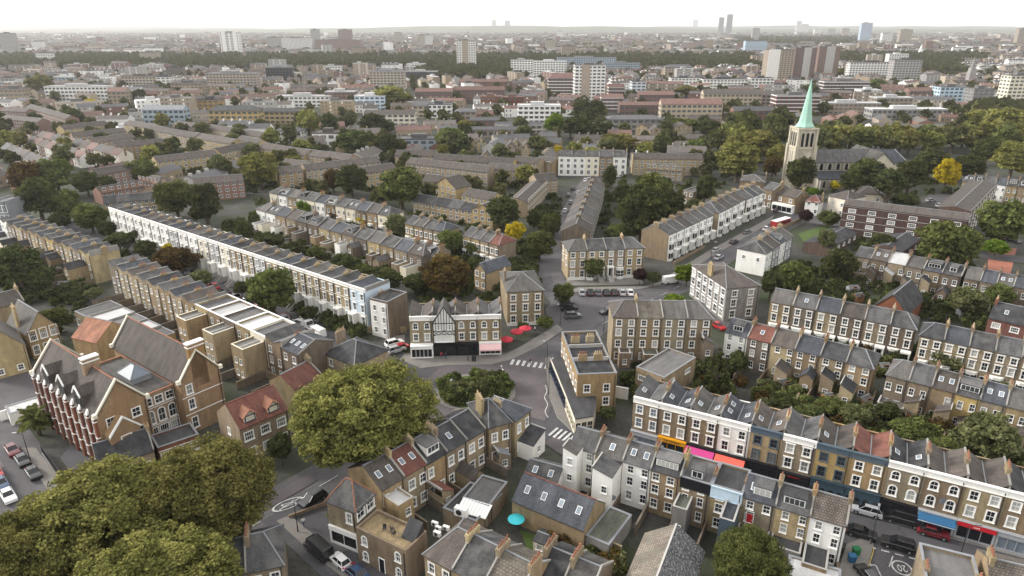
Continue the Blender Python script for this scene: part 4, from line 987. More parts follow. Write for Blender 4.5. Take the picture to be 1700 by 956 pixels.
# ------------------------------------------------------------------ right half and middle distance terraces
BAYS = dict(win=((1.0, 1.7), (4.0, 1.7), (6.6, 1.4)), ww=1.0, rise=2.1, npot=5, pots='buff_pot', wk='hood')
REAR = dict(wk='bare', gw=7, win=((1.1, 1.5), (3.9, 1.5), (6.3, 1.3)), ww=.95, rise=2.1, npot=5, pots='terracotta')
row('upper brick terrace with white porches at right', (1279, 500), (1522, 547), 8.8, 6, 8, dict(BAYS, bay=(1, .3), bayh=3.2, door=.78, porch=True, doorz=.3), roofs=['grey_tile', 'slate', 'blue_slate', 'brown_tile', 'slate', 'slate'], hips=(0, 1), walls=['stock_brick', 'dark_brick'], over={1: dict(frame='white_paint', lights=1)})
row('solar panelled brick terrace at the right edge', (1527, 557), (1792, 612), 8.8, 6, 8, dict(BAYS, bay=(1, .3), bayh=3.2, door=.78), roofs=['dark_slate', 'blue_slate', 'slate', 'slate'], hips=(1, 0), walls=['stock_brick'])
WR = dict(w=2.6, d=3.6, h=4.8, x=.05, rt='lean', rise=1.2)
row('brick backs right of the tall fir', (1204, 551), (1450, 612), 8.0, 6, 8, dict(REAR, ext=WR), roofs=['blue_slate', 'red_tile', 'brown_tile', 'blue_slate', 'dark_slate', 'slate'], hips=(0, 1), walls=['stock_brick', 'stock_brick', 'pale_brick'], over={
    0: dict(lab='white rendered house with slate dormer right of the tall fir', wall='white_stucco', dormer=([(.5, 2.2)], 'lead', 'slate'), ext=None), 1: dict(lab='brick house with red tile roof beside the white dormer house', ext=None, lights=1), 5: dict(ext=dict(w=2.6, d=4.4, h=3.6, x=.1, rt='lean', roof='dark_slate'))})
row('lower terrace of brick backs behind the shopping parade', (1472, 622), (1760, 697), 7.6, 7, 8, dict(REAR, win=((1.1, 1.5), (4.6, 1.5)), ext=dict(w=2.6, d=3.4, h=3.6, x=.9, rt='lean', lean=1, roof='brown_tile')), roofs=['grey_tile', 'slate', 'brown_tile', 'slate', 'blue_slate'], hips=(1, 0), walls=['yellow_brick', 'stock_brick', 'stock_brick'], over={2: dict(lights=2), 0: dict(ext=dict(w=4.6, d=3.5, h=2.6, x=.4, rt='flat', roof='grey_tile'))})
row('terrace of brick backs below the maisonettes', (1419, 424), (1596, 459), 7.6, 6, 8, dict(REAR, win=((1.1, 1.5), (4.6, 1.5)), ext=dict(w=2.4, d=3, h=4.2, x=0, rt='lean')), roofs=['slate', 'brown_tile', 'pale_roof', 'grey_tile', 'blue_slate', 'slate'], walls=['stock_brick', 'dark_brick'])
row('brick terrace beyond the red brick path', (1601, 461), (1740, 487), 7.4, 5, 8, dict(REAR, win=((1.1, 1.5), (4.6, 1.5))), roofs=['grey_tile', 'blue_slate'], walls=['dark_brick'])
row('red brick house with two bright skylights at the right edge', (1641, 527), (1735, 549), 6.4, 1, 8, dict(wall='red_brick', roof='dark_slate', rise=3, lights=2, win=((1, 1.3), (4.2, 1.2)), nw=3, wk='wide', ww=1.5, chim=4, upstand=0), name='house')
row('steep slate chapel roof between the two right hand terraces', (1450, 508), (1506, 522), 4.5, 1, 15, dict(rt='gabx', wall='red_brick', roof='dark_slate', rise=4.2, win=(), chim=0, upstand=0), name='chapel', cat='chapel', word='chapel')
# around the upper junction
row('four house brick villa terrace facing the junction', (943.6, 417), (1070, 412), 9.3, 4, 9.5, dict(win=((1.0, 1.9), (4.2, 1.9), (7.2, 1.4)), ww=1.15, wk='hood', rise=2.2, npot=5, trim='white_stucco', base=.8, chim=0, door=None), roofs=['grey_tile', 'slate', 'slate', 'slate'], hips=(1, 1), walls=['pale_brick'], over={0: dict(chim=1, hl=1, sl=(2, ((4.2, 1.8), (7.2, 1.4)), 1)), 2: dict(chim=1), 1: dict(door=.7, porch=True, doorz=1.2, bay=(1, .2)), 2: dict(chim=1, bay=(1, .75), door=.2, porch=True, doorz=1.2)})
V2 = dict(wall='stock_brick', face='white_stucco', trim='white_stucco', win=((1.0, 1.8), (4.0, 1.8), (6.6, 1.4)), ww=1.0, wk='hood', rise=2.3, npot=5, bay=(2, .3), bands=(3.4, 6.2), door=.78, porch=True, doorz=.5)
row('nearest white bay windowed terrace before the church', (1110.6, 390.6), (1185, 356.5), 9.0, 6, 10, V2, roofs=['slate', 'slate', 'brown_tile', 'slate'], over={0: dict(chim=3)}, hips=(0, 0))
row('second white bay windowed terrace before the church', (1194, 354), (1238, 331), 9.0, 4, 10, V2, roofs=['slate', 'brown_tile'], hips=(1, 0))
row('third white bay windowed terrace, nearest the church', (1240, 331), (1269, 319), 9.0, 3, 10, V2, roofs=['slate', 'blue_slate'])
house('corner_house', 'tall corner house with hip roof left of the parked cars at the junction', 'house', P(842, 485, 9.4), P(903, 482, 9.4), 9.4, 15, dict(win=((1.0, 1.8), (4.1, 1.8), (7.0, 1.4)), nw=3, ww=1.15, wk='hood', rise=2.4, hl=1, hr=1, roof='grey_tile', wall='stock_brick', chim=4, base=.8, sr=(3, ((4.1, 1.7),), 1)))
row('tall brick backs before the upper junction', (1018, 527), (1184, 529), 11.2, 4, 9, dict(win=((1.0, 1.6), (4.0, 1.6), (6.8, 1.6), (9.2, 1.4)), ww=1.05, nw=2, rise=2.4, npot=5, wk='sash', chim=0), roofs=['brown_tile', 'mossy_tile', 'grey_tile', 'grey_tile'], hips=(1, 1), walls=['stock_brick'], over={0: dict(chim=1, ext=dict(w=2.6, d=2.8, h=3.4, x=.5, rt='flat')), 1: dict(ext=dict(w=3.4, d=3.0, h=3.2, x=.6, rt='flat', roof='green_felt')), 3: dict(ext=dict(w=2.4, d=3, h=6.4, x=1, rt='lean'), chim=0)})
m2 = house('corner_block', 'brick corner block with flat slate roofs and four chimney stacks at the zebra crossing', 'building', P(958.8, 621.8, 8.6), P(1024.5, 619, 8.6), 8.2, 20, dict(rt='flat', para=.4, roof='dark_slate', wall='pale_brick', win=((4.6, 1.6), (1.6, 1.7)), nw=2, ww=1.1, chim=0, sl=(7, ((4.4, 2.0), (1.2, 1.8)), 1.0), wk='sash'))
for i, y in enumerate((5.5, 7.5, 14.5, 16.5)):
    b = MB(); b.box(-.9, .9, -.3, .3, 8.0, 9.7); c = obj('chimney', b.mesh('chimney', ['pale_brick']), m2, (2.2 + 3.2 * (i % 2), 6.5 + 8.5 * (i // 2), 0)); b = MB()
    for k in range(4): b.cyl(-.6 + .4 * k, 0, 9.7, 10.3, .14, .11, 7)
    obj('chimney_pots', b.mesh('chimney_pots', ['buff_pot' if i % 2 else 'terracotta']), c)
for y in (6.4, 12.5): b = MB(); b.box(.3, 7.5, y - .15, y + .15, 8.1, 9.0); obj('party_wall', b.mesh('party_wall', ['concrete']), m2)
# single storey shops wrapped round the corner block
pts = [P(*q, 3.6) for q in ((914, 592), (931, 590), (966, 660), (988, 657), (990, 668), (985, 690), (955, 695), (940, 655))]
ctr = sum(pts, Vector((0, 0))) / len(pts)
an = thing('corner_shop', 'single storey pale pink shop wrapped round the brick corner block', 'shop', (ctr.x, ctr.y, 0))
b = MB(); loc = [(p.x - ctr.x, p.y - ctr.y) for p in pts]; b.ext_z(loc, 0, 3.5); obj('wall', b.mesh('wall', ['cream_stucco']), an)
b = MB(); b.ext_z([(x * 1.02, y * 1.02) for x, y in loc], 3.5, 3.7); obj('roof', b.mesh('roof', ['felt']), an)
for (i, j, nn) in ((7, 0, 9), (6, 7, 5), (5, 6, 3)):
    p, q = Vector(loc[i]), Vector(loc[j]); u = (q - p); L = u.length; u /= L; rz = math.atan2(u.y, u.x)
    for k in range(nn):
        c = p + u * (L * (k + .5) / nn); nrm = Vector((u.y, -u.x)); s_ = 1 if nrm.dot(c) > 0 else -1
        b = MB(); ww = L / nn * .8
        o = obj('window', window_mesh(ww, 2.0, 'bare', 'navy_paint' if i == 7 else 'cream_stucco'), an, (c.x + nrm.x * s_ * .1, c.y + nrm.y * s_ * .1, .6), rz if s_ > 0 else rz + math.pi); obj('pane', pane_mesh(ww, 2.0, 'dark_glass'), o)
house('flat_roof_block', 'flat roofed brick building with slit windows between the corner block and the fir', 'building', P(1056, 609, 5.8), P(1103, 627, 5.8), 5.5, 12.5, dict(rt='flat', para=.3, roof='grey_felt', wall='pale_brick', win=((3.3, .9),), nw=2, ww=1.8, wk='wide', chim=0, sr=(2, ((3.3, .9),), 1.8)))
house('corner_villa', 'grey brick end villa with bay windows right of the upper junction', 'house', P(1207, 478, 9.4), P(1262, 473, 9.4), 9.2, 19, dict(rise=2.6, roof='brown_tile', wall='grey_stone', win=((1.0, 1.8), (4.1, 1.8), (6.9, 1.4)), nw=2, ww=1.3, wk='hood', hl=1, hr=1, chim=4, npot=5, sl=(6, ((1, 2.0), (4.1, 2.0), (6.9, 1.6)), 1.6)))
row('white hip roofed row opposite the bay windowed terraces', (1272, 421), (1316, 392), 7.4, 4, 9, dict(win=((1.0, 1.6), (4.3, 1.5)), ww=.95, rise=2.2, npot=4, dormer=None), roofs=['slate', 'brown_tile', 'blue_slate', 'grey_tile'], hips=(1, 0), walls=['white_stucco', 'grey_stucco'], over={0: dict(sl=(2, ((4.3, 1.2),), .9)), 2: dict(dormer=([(.5, 2.2)], 'lead', 'slate'))})
# the maisonettes
ms = dict(win=((.9, 1.3, 2.2, 'wide'), (3.6, 1.2, 2.2, 'wide'), (6.3, 1.2, 2.2, 'wide'), (8.8, 1.2, 2.2, 'wide')), nw=6, ww=2.2, wall='brown_brick', roof='brown_tile', rise=1.2, chim=0, upstand=0, trim='concrete', bands=(2.9, 5.6, 8.2, 10.8))
house('maisonette_block', 'four storey dark brick maisonette block with white window bands', 'flats', P(1400, 340, 11.2), P(1609, 366, 11.2), 11.2, 10, ms)
house('maisonette_block', 'long dark roofed maisonette wing running away to the upper right', 'flats', P(1611, 352, 10.5), P(1655, 307, 10.5), 10.5, 10, dict(ms, nw=9, win=ms['win'][:3] + ((8.4, 1.2, 2.2, 'wide'),)))
house('garage_block', 'low dark mono-roofed block left of the maisonette court', 'garages', P(1379, 411, 3.6), P(1424, 386, 3.6), 3.4, 9, dict(rise=1.2, roof='dark_slate', wall='brown_brick', win=((1.6, 1.1, 1.6, 'wide'),), nw=5, chim=0, upstand=0))
house('garage_block', 'low dark roofed block right of the maisonette court', 'garages', P(1497, 418, 4.5), P(1527, 396, 4.5), 4.3, 9, dict(rise=1.4, roof='dark_slate', wall='brown_brick', win=((1.6, 1.1, 1.6, 'wide'),), nw=3, chim=0, upstand=0))
# near the church
hs_ = dict(win=((1, 1.5), (4.2, 1.4)), nw=2, ww=1.0, rise=2.2)
for A, B, h, d, k, lab in (((1376, 325), (1407, 332), 7.5, 12, dict(wall='cream_stucco', roof='brown_tile', hl=1, hr=1, chim=0), 'cream walled hip roofed hall in front of the church'),
    ((1424, 322), (1470, 324), 7, 12, dict(wall='cream_stucco', roof='brown_tile', hl=1, hr=1, chim=0), 'second cream hip roofed hall, nearer the churchyard trees'),
    ((1266, 313), (1284, 317), 8, 10, dict(wall='stock_brick', roof='slate'), 'narrow brick house with white windows left of the church'),
    ((1288, 322), (1322, 329), 6.5, 9, dict(wall='stock_brick', roof='brown_tile', shop=dict(m='white_paint', out=2.0)), 'brick corner shop with wide white canopy near the church'),
    ((1337, 334), (1362, 337), 5.5, 8, dict(wall='white_stucco', roof='red_tile', hl=1, hr=1), 'small white house with red hip roof near the church'),
    ((1229, 300), (1270, 303), 7.5, 11, dict(wall='stock_brick', roof='grey_tile', hl=1, hr=1, chim=3), 'hip roofed brick villa among the trees left of the church'),
    ((787, 446), (807, 453), 6, 10, dict(rt='gabx', wall='pale_brick', roof='blue_slate', chim=0), 'small gabled brick house left of the tall corner house'),
    ((1134, 317), (1152, 320), 6, 9, dict(wall='stock_brick', roof='slate', rt='flat', chim=0), 'square brick tower-like house among the dark trees in the middle')):
    house('house', lab, 'house', P(*A, h), P(*B, h), h, d, dict(hs_, **k))
row('terrace behind the tall yellow tree by the church', (1598, 300), (1770, 318), 7.5, 9, 8, dict(REAR, win=((1.1, 1.5), (4.6, 1.4))), roofs=['slate', 'blue_slate'], hips=(1, 0), walls=['stock_brick'])
# Victorian rows in the left middle
row('white fronted slate row in the left middle', (447, 320), (645, 358), 7.8, 12, 8, dict(REAR, win=((1.0, 1.7), (4.6, 1.5)), bay=(1, .3), bayh=3.3), roofs=['slate', 'blue_slate', 'grey_tile', 'slate'], walls=['cream_stucco', 'white_stucco', 'stock_brick', 'cream_stucco'], hips=(1, 1), chims=[1, 0])
row('brick backs with square wings in the left middle', (425, 347), (702, 425), 7.8, 14, 8, dict(REAR, win=((1.0, 1.5), (4.6, 1.4)), ext=dict(w=2.8, d=4.2, h=5.0, x=.5, rt='flat', roof='grey_felt')), roofs=['grey_tile', 'slate', 'blue_slate', 'brown_tile', 'slate'], walls=['stock_brick', 'dark_brick', 'pale_brick', 'stock_brick'], hips=(1, 1), chims=[1, 0], over={0: dict(wall='white_stucco'), 5: dict(dormer=([(.5, 2.6)], 'lead', 'slate')), 8: dict(dormer=([(.5, 2.6)], 'lead', 'slate'))})
row('bay fronted row left of the yellow tree', (672, 370), (735, 385), 7.8, 4, 8, dict(BAYS, win=((1, 1.7), (4.4, 1.6)), bay=(1, .3), bayh=3.2), roofs=['slate', 'grey_tile', 'slate', 'blue_slate'], hips=(0, 1))
row('bay fronted row with one red hip roof', (768, 390), (828, 407), 7.8, 4, 8, dict(BAYS, win=((1, 1.7), (4.4, 1.6)), bay=(1, .3), bayh=3.2), roofs=['slate', 'slate', 'slate', 'red_tile'], hips=(0, 1))
row('row of brick backs below the yellow tree', (660, 410), (720, 428), 7, 3, 7, dict(REAR, win=((1, 1.5), (4.2, 1.4))), roofs=['slate'], walls=['stock_brick'], over={1: dict(dormer=([(.5, 2.4)], 'lead', 'slate'))})
# the street running up the middle
row('row of roofs stepping down the short street', (980, 386), (1004, 306), 6.4, 8, 10, dict(win=((1.0, 1.5), (4, 1.4)), nw=2, rise=2.6, far=True, npot=4), roofs=['brown_tile', 'grey_tile', 'slate', 'brown_tile'], walls=['dark_brick'])
CT = dict(win=((.9, 1.3), (3.6, 1.3), (6.2, 1.2)), nw=2, ww=1.3, rise=2.2, chim=0, far=True, upstand=0, wall='pale_brick', roof='brown_tile', frame='white_paint')
C2 = dict(CT, win=((.9, 1.3), (3.6, 1.3)))
row('white terrace at the end of the short street', (927, 259), (1041, 261), 10, 5, 9, dict(CT, win=((1, 2), (4.2, 1.7), (7.2, 1.4)), chim=1, upstand=1, roof='slate'), walls=['white_stucco', 'white_stucco', 'cream_stucco', 'stock_brick'])
def blocks(name, cat, desc, lst, S, h, d, grp, zz=None):
    for i, q in enumerate(lst):
        A, B = q[0], q[1]; s = dict(S); s.update(q[2] if len(q) > 2 else {}); hh = s.pop('h', h); dd = s.pop('d', d)
        a, b_ = P(*A, hh), P(*B, hh); s['nw'] = max(1, int((b_ - a).length / s.pop('pitch', 2.9)))
        house(name, f'{ORD[i]} {desc}' if not s.get('lab') else s.pop('lab'), cat, a, b_, hh, dd, s, grp)
blocks('council_terrace', 'flats', 'from the left of the brown council blocks left of centre', [
    ((106, 215), (181, 206)), ((121, 227), (210, 219)), ((152, 237), (225, 228)), ((190, 244), (272, 238)), ((205, 206), (253, 214)), ((240, 214), (321, 229)), ((260, 269), (362, 257)), ((286, 207), (338, 214)), ((314, 227), (382, 239)), ((321, 307), (405, 300), dict(wall='far_red_brick')),
    ((341, 213), (430, 227)), ((367, 254), (425, 242)), ((390, 232), (424, 240)), ((427, 245), (506, 258)), ((463, 273), (503, 278)), ((498, 256), (577, 266)), ((463, 288), (503, 284))], CT, 7.6, 9, 'brown roofed council blocks')
blocks('council_terrace', 'flats', 'from the left of the brown council blocks in the centre', [
    ((508, 283), (632, 269)), ((600, 289), (660, 280)), ((655, 258), (723, 259)), ((673, 271), (810, 286)), ((718, 264), (850, 273)), ((806, 281), (880, 286)), ((700, 301), (730, 303)), ((722, 306), (757, 314), dict(rt='gabx', rise=4)), ((766, 324), (815, 333), C2 | dict(h=5.4)), ((784, 347), (818, 352), dict(rt='gabx')), ((850, 268), (892, 272)), ((1052, 264), (1168, 265), dict(h=8.4)), ((1072, 281), (1133, 285), dict(h=5, hl=1, hr=1)), ((892, 301), (926, 298)), ((876, 339), (909, 306), dict(h=5.6))], CT, 7.4, 9, 'brown roofed council blocks')
row('low dark roofed row under the broad bright tree', (685, 334), (784, 351), 5, 5, 8, C2, roofs=['dark_slate', 'slate'])
blocks('gable_house', 'house', 'from the left of the tan gabled houses in the middle distance', [((770, 236), (785, 236), dict(rt='gabx', rise=3)), ((792, 236), (806, 236), dict(rt='gabx', rise=3)), ((798, 262), (814, 262), dict(rt='gabx', rise=3)), ((838, 246), (856, 246), dict(rt='gabx', rise=3)), ((850, 242), (864, 242), dict(rt='gabx', rise=3)), ((866, 246), (880, 246), dict(rt='gabx', rise=3)), ((886, 268), (916, 272)), ((1055, 212), (1075, 214), dict(rt='gabx', rise=3)), ((1080, 218), (1100, 218), dict(rt='gabx', rise=3)), ((1120, 213), (1150, 212), dict(rt='gabx', rise=3)), ((1192, 215), (1232, 222))], CT, 6.5, 10, 'tan gabled houses')
row('row of red roofed semis at the far left', (14, 226), (132, 262), 5.6, 11, 8, dict(C2, rise=2.8, upstand=0, chim=1, npot=2), roofs=['far_red_roof', 'brown_tile'], walls=['white_stucco', 'far_red_brick'])
row('second red roofed semi row at far left', (60, 226), (196, 258), 5.6, 11, 8, dict(C2, rise=2.8, upstand=0, chim=1, npot=2), roofs=['brown_tile', 'far_red_roof', 'slate'], walls=['cream_stucco', 'far_red_brick'])
row('third row of small roofs along the left edge', (0, 246), (70, 275), 5.6, 7, 8, dict(C2, rise=2.8, upstand=0, chim=1, npot=2), roofs=['slate', 'brown_tile'], walls=['cream_stucco', 'stock_brick'])
blocks('red_brick_flats', 'flats', 'from the left of the red brick flats in the left distance', [((0, 184), (42, 186)), ((42, 178), (108, 198)), ((0, 197), (62, 203)), ((162, 291), (222, 281)), ((12, 292), (38, 297)), ((230, 300), (262, 306), dict(hl=1, hr=1, h=5)), ((168, 322), (240, 310), dict(h=5))], dict(CT, wall='far_red_brick', roof='brown_tile'), 8.5, 9, 'red brick flats')
row('low slate roofed row behind the long white terrace', (172, 338), (258, 330), 5, 4, 8, C2, roofs=['dark_slate', 'slate'])
house('glass_office', 'blue glass office corner at the left edge', 'office', P(-14, 336, 12), P(8, 336, 12), 12, 10, dict(rt='flat', wall='lead', roof='grey_felt', glass='sky_glass', win=((1, 2.6), (4.6, 2.6), (8.2, 2.6)), nw=3, ww=1.5, chim=0))
# houses beside the school
for A, B, h, d, k, lab in (((45, 556), (96, 541), 6.2, 12, dict(rt='gabx', rise=4.6, roof='grey_tile', wall='pale_brick', nw=3, win=((.9, 2.2, 1.1, 'wide'), (4.4, 2.4, 1.3, 'wide')), chim=4), 'gabled brick schoolhouse with tall white windows at the left edge'),
    ((-25, 590), (42, 573), 6.2, 12, dict(rt='gabx', rise=4.6, roof='grey_tile', wall='pale_brick', nw=2, win=((.9, 1.2),), chim=4), 'second gabled schoolhouse, cut off by the left edge'),
    ((-40, 520), (40, 500), 5.2, 9, dict(roof='brown_tile', wall='stock_brick', win=((1, 1.4),), chim=1), 'brown roofed cottage at the left edge above the schoolhouses')):
    house('house', lab, 'house', P(*A, h), P(*B, h), h, d, dict(hs_, **k))
a0, b0 = P(124, 520, 4), P(228, 571, 4)
for i in range(5):
    p, q = a0.lerp(b0, i / 5), a0.lerp(b0, (i + 1) / 5)
    house('classroom', f'{ORD[i]} step from the left of the stepped grey classroom roofs', 'classroom', p, q, 4.4 - .25 * i, 9, dict(rt='flat', para=.15, roof='pale_roof' if i % 2 else 'grey_felt', wall='pale_brick', win=((1.2, 1.5),), nw=2, ww=1.6, chim=0), 'stepped classroom roofs')
# ------------------------------------------------------------------ the Victorian school
c0, c1, c2 = P(157, 684, 12), P(363, 602, 12), P(80.4, 602, 12)
u = (c1 - c0).normalized(); v = Vector((-u.y, u.x)); SW, SD = (c1 - c0).length, 26.0
school = thing('school', 'tall Victorian school with gabled tiled roofs and red brick piers', 'school', (c0.x, c0.y, 0), math.atan2(u.y, u.x))
sc = dict(rt='gabx', wall='school_brick', roof='brown_tile', ridge='terracotta', chim=0, upstand=0, ww=1.3, frame='white_paint', wk='sash')
left = house('wing', 'x', 'x', c0, c0 + u * 8.4, 10.8, SD, dict(sc, rise=5.2, win=((.8, 2.2), (4.2, 1.9), (8.2, 1.6)), nw=2, sl=(9, ((.8, 2.3), (4.2, 2.2), (7.6, 2.0)), 1.3)))
mid = house('wing', 'x', 'x', c0 + u * 8.45 + v * 2.5, c0 + u * 14.4 + v * 2.5, 9.6, SD - 6, dict(sc, rt='flat', para=.4, roof='grey_tile', win=((.6, 2.4, 1.5, 'wide'), (3.9, 2.6, 1.2, 'arch'), (7.6, 1.5, 1.3, 'sash')), nw=3, wall='school_brick', trim='white_stucco', bands=(3.4, 7.0)))
right = house('wing', 'x', 'x', c0 + u * 14.45, c1, 10.8, SD, dict(sc, rise=5.2, roof='brown_tile', win=((1, 2.2), (5.0, 2.0), (8.2, 1.8)), nw=1, ww=1.0, xoff=-2.4, bands=(4.0, 7.6), trim='white_stucco', sr=(5, ((4.2, 2), (7.6, 1.8)), 1.2)))
for q in (left, mid, right): absorb(school, q)
# coped gables, red piers with white caps along the street side, dormers, lantern, stacks
def gable_coping(x0, x1, y, h, r, t=.3):
    b = MB(); m = (x0 + x1) / 2
    for s in (x0 - .15, x1 + .15):
        b.loft([(s, y - .2, h + .1), (s, y + .25, h + .1), (s, y + .25, h + .5), (s, y - .2, h + .5)], [(m, y - .2, h + r + .15), (m, y + .25, h + r + .15), (m, y + .25, h + r + .6), (m, y - .2, h + r + .6)])
        b.box(s - .35, s + .35, y - .3, y + .4, h, h + .7)
    obj('coping', b.mesh('coping', ['cream_stucco']), school)
for x0, x1 in ((0, 8.4), (14.45, SW)):
    for y in (0, SD): gable_coping(x0, x1, y, 10.8, 5.2)
for i in range(10):
    b = MB(); y = SD * i / 9; y = min(max(y, .4), SD - .4)
    b.box(-.45, .02, y - .34, y + .34, 0, 10.6); pier = obj('pier', b.mesh('pier', ['red_brick']), school)
    b = MB()
    for z in (3.4, 6.9, 10.0): b.box(-.52, .0, y - .40, y + .40, z, z + .2)
    b.loft([(-.5, y - .4, 10.6), (.02, y - .4, 10.6), (.02, y + .4, 10.6), (-.5, y + .4, 10.6)], [(-.1, y - .2, 11.5), (.02, y - .2, 11.5), (.02, y + .2, 11.5), (-.1, y + .2, 11.5)])
    obj('pier_cap', b.mesh('pier_cap', ['white_paint']), pier)
b = MB()
for z in (3.3, 6.8, 10.3): b.box(-.12, -.003, .5, SD - .5, z, z + .3)
obj('string_course', b.mesh('string_course', ['white_paint']), school)
for y in (6, 12.5, 19):
    b = MB(); z0, z1 = 11.0, 13.2
    b.loft([(-.05, y - 1.3, z0), (-.05, y + 1.3, z0), (-.05, y + 1.3, z1), (-.05, y, z1 + 1.5), (-.05, y - 1.3, z1)], [(3.2, y - 1.3, z0), (3.2, y + 1.3, z0), (3.2, y + 1.3, z1), (3.2, y, z1 + 1.5), (3.2, y - 1.3, z1)], 0)
    dm = obj('dormer', b.mesh('dormer', ['brown_tile']), school); b = MB()
    for s in (-1, 1): b.loft([(-.3, y + s * 1.45, z1 - .1), (-.06, y + s * 1.45, z1 - .1), (-.06, y + s * 1.45, z1 + .25), (-.3, y + s * 1.45, z1 + .25)], [(-.3, y, z1 + 1.5), (-.06, y, z1 + 1.5), (-.06, y, z1 + 1.9), (-.3, y, z1 + 1.9)])
    b.box(-.12, -.055, y - 1.2, y + 1.2, z0 + .2, z1 - .1, 1); obj('coping', b.mesh('coping', ['white_paint', 'dark_glass']), dm)
b = MB(); b.box(8.6, 14.2, 3, 20, 9.7, 10.1, 0); gl = (9.6, 13.2, 8, 13)
b.loft([(gl[0], gl[2], 10.1), (gl[1], gl[2], 10.1), (gl[1], gl[3], 10.1), (gl[0], gl[3], 10.1)], [(gl[0], gl[2], 11.2), (gl[1], gl[2], 11.2), (gl[1], gl[3], 11.2), (gl[0], gl[3], 11.2)], 1)
obj('lantern_base', b.mesh('lantern_base', ['grey_tile', 'grey_paint']), school)
b = MB(); m1, m2_ = (11.4, 9.8, 12.9), (11.4, 11.2, 12.9); e = [(gl[0] - .2, gl[2] - .2, 11.2), (gl[1] + .2, gl[2] - .2, 11.2), (gl[1] + .2, gl[3] + .2, 11.2), (gl[0] - .2, gl[3] + .2, 11.2)]
b.poly([e[0], e[1], m1]); b.poly([e[1], e[2], m2_, m1]); b.poly([e[2], e[3], m2_]); b.poly([e[3], e[0], m1, m2_])
for p, q in ((e[0], m1), (e[1], m1), (e[2], m2_), (e[3], m2_), (m1, m2_)): b.tube(p, q, .1, .1, 5, 1)
obj('lantern', b.mesh('lantern', ['sky_glass', 'lead']), school)
for x, y, L in ((4.2, 9, 2.6), (18.6, .1, 3.0)):
    b = MB(); z = 17.6; b.box(x - L / 2, x + L / 2, y - .1, y + .9, 9, z); st = obj('chimney', b.mesh('chimney', ['school_brick']), school)
    b = MB(); b.box(x - L / 2 - .15, x + L / 2 + .15, y - .25, y + 1.05, z, z + .25); b.box(x - L / 2 - .1, x + L / 2 + .1, y - .2, y + 1.0, z - .7, z - .5); obj('chimney_cap', b.mesh('chimney_cap', ['white_paint']), st)
# lower front gable, cloakroom range
b = MB(); b.loft([(.6, -2.2, 0), (5.6, -2.2, 0), (5.6, -2.2, 7.4), (3.1, -2.2, 10.2), (.6, -2.2, 7.4)], [(.6, 0, 0), (5.6, 0, 0), (5.6, 0, 7.4), (3.1, 0, 10.2), (.6, 0, 7.4)])
pj = obj('front_gable', b.mesh('front_gable', ['school_brick']), school); b = MB()
for s in (.5, 5.7): b.loft([(s, -2.4, 7.3), (s, -2.0, 7.3), (s, -2.0, 7.7), (s, -2.4, 7.7)], [(3.1, -2.4, 10.2), (3.1, -2.0, 10.2), (3.1, -2.0, 10.6), (3.1, -2.4, 10.6)])
obj('coping', b.mesh('coping', ['white_paint']), pj)
add_window(pj, 3.1, -2.2, 5.2, 0, 1.5, 1.6, 'wide'); add_window(pj, 3.1, -2.2, 1.2, 0, 1.5, 1.8, 'wide')
house('school_lodge', 'dark slate roofed lodge in front of the school, half under the trees', 'lodge', P(162, 775, 4.4), P(255, 746, 4.4), 4.2, 7.5, dict(roof='dark_slate', rise=2.4, wall='pale_brick', win=((1, 1.4),), nw=3, chim=1, npot=3, pots='terracotta'))
house('cloakroom', 'low red brick range with white bands between school and lodge', 'annexe', P(262, 745, 3.6), P(330, 722, 3.6), 3.4, 5, dict(rt='flat', roof='felt', wall='red_brick', win=((1, 1.4, 1.5, 'wide'),), nw=3, chim=0, bands=(2.8,), cap=1))
house('tile_roof_hall', 'orange tiled roof with three ridged vents behind the school', 'hall', P(118, 556, 7), P(160, 566, 7), 6.5, 9, dict(rise=3.2, roof='orange_tile', wall='yellow_brick', win=(), chim=0, upstand=0))
for i, (A, B, lab) in enumerate((((2, 700), (88, 672), 'white painted boundary wall with blue gate left of the school'), ((70, 752), (112, 812), 'metal railing along the pavement by the palm'))):
    a, b2 = P(*A), P(*B); d_ = b2 - a; L = d_.length; b = MB()
    if i == 0: b.box(0, L, 0, .3, 0, 2.0, 0); b.box(0, L, -.05, .35, 2.0, 2.12, 0); b.box(L * .45, L * .62, -.06, -.002, 0, 1.9, 1)
    else:
        b.box(0, L, 0, .06, 1.5, 1.58, 1); b.box(0, L, 0, .06, .2, .28, 1); b.box(0, L, -.1, .2, 0, .15, 0)
        for k in range(int(L / .18)): b.box(.18 * k, .18 * k + .05, 0, .05, .15, 1.75, 1)
    tag(obj('boundary_wall' if i == 0 else 'railing', b.mesh('boundary_wall', ['white_stucco' if i == 0 else 'concrete', 'navy_paint' if i == 0 else 'dark_metal']), None, (a.x, a.y, 0), math.atan2(d_.y, d_.x)), lab, 'wall' if i == 0 else 'railing')

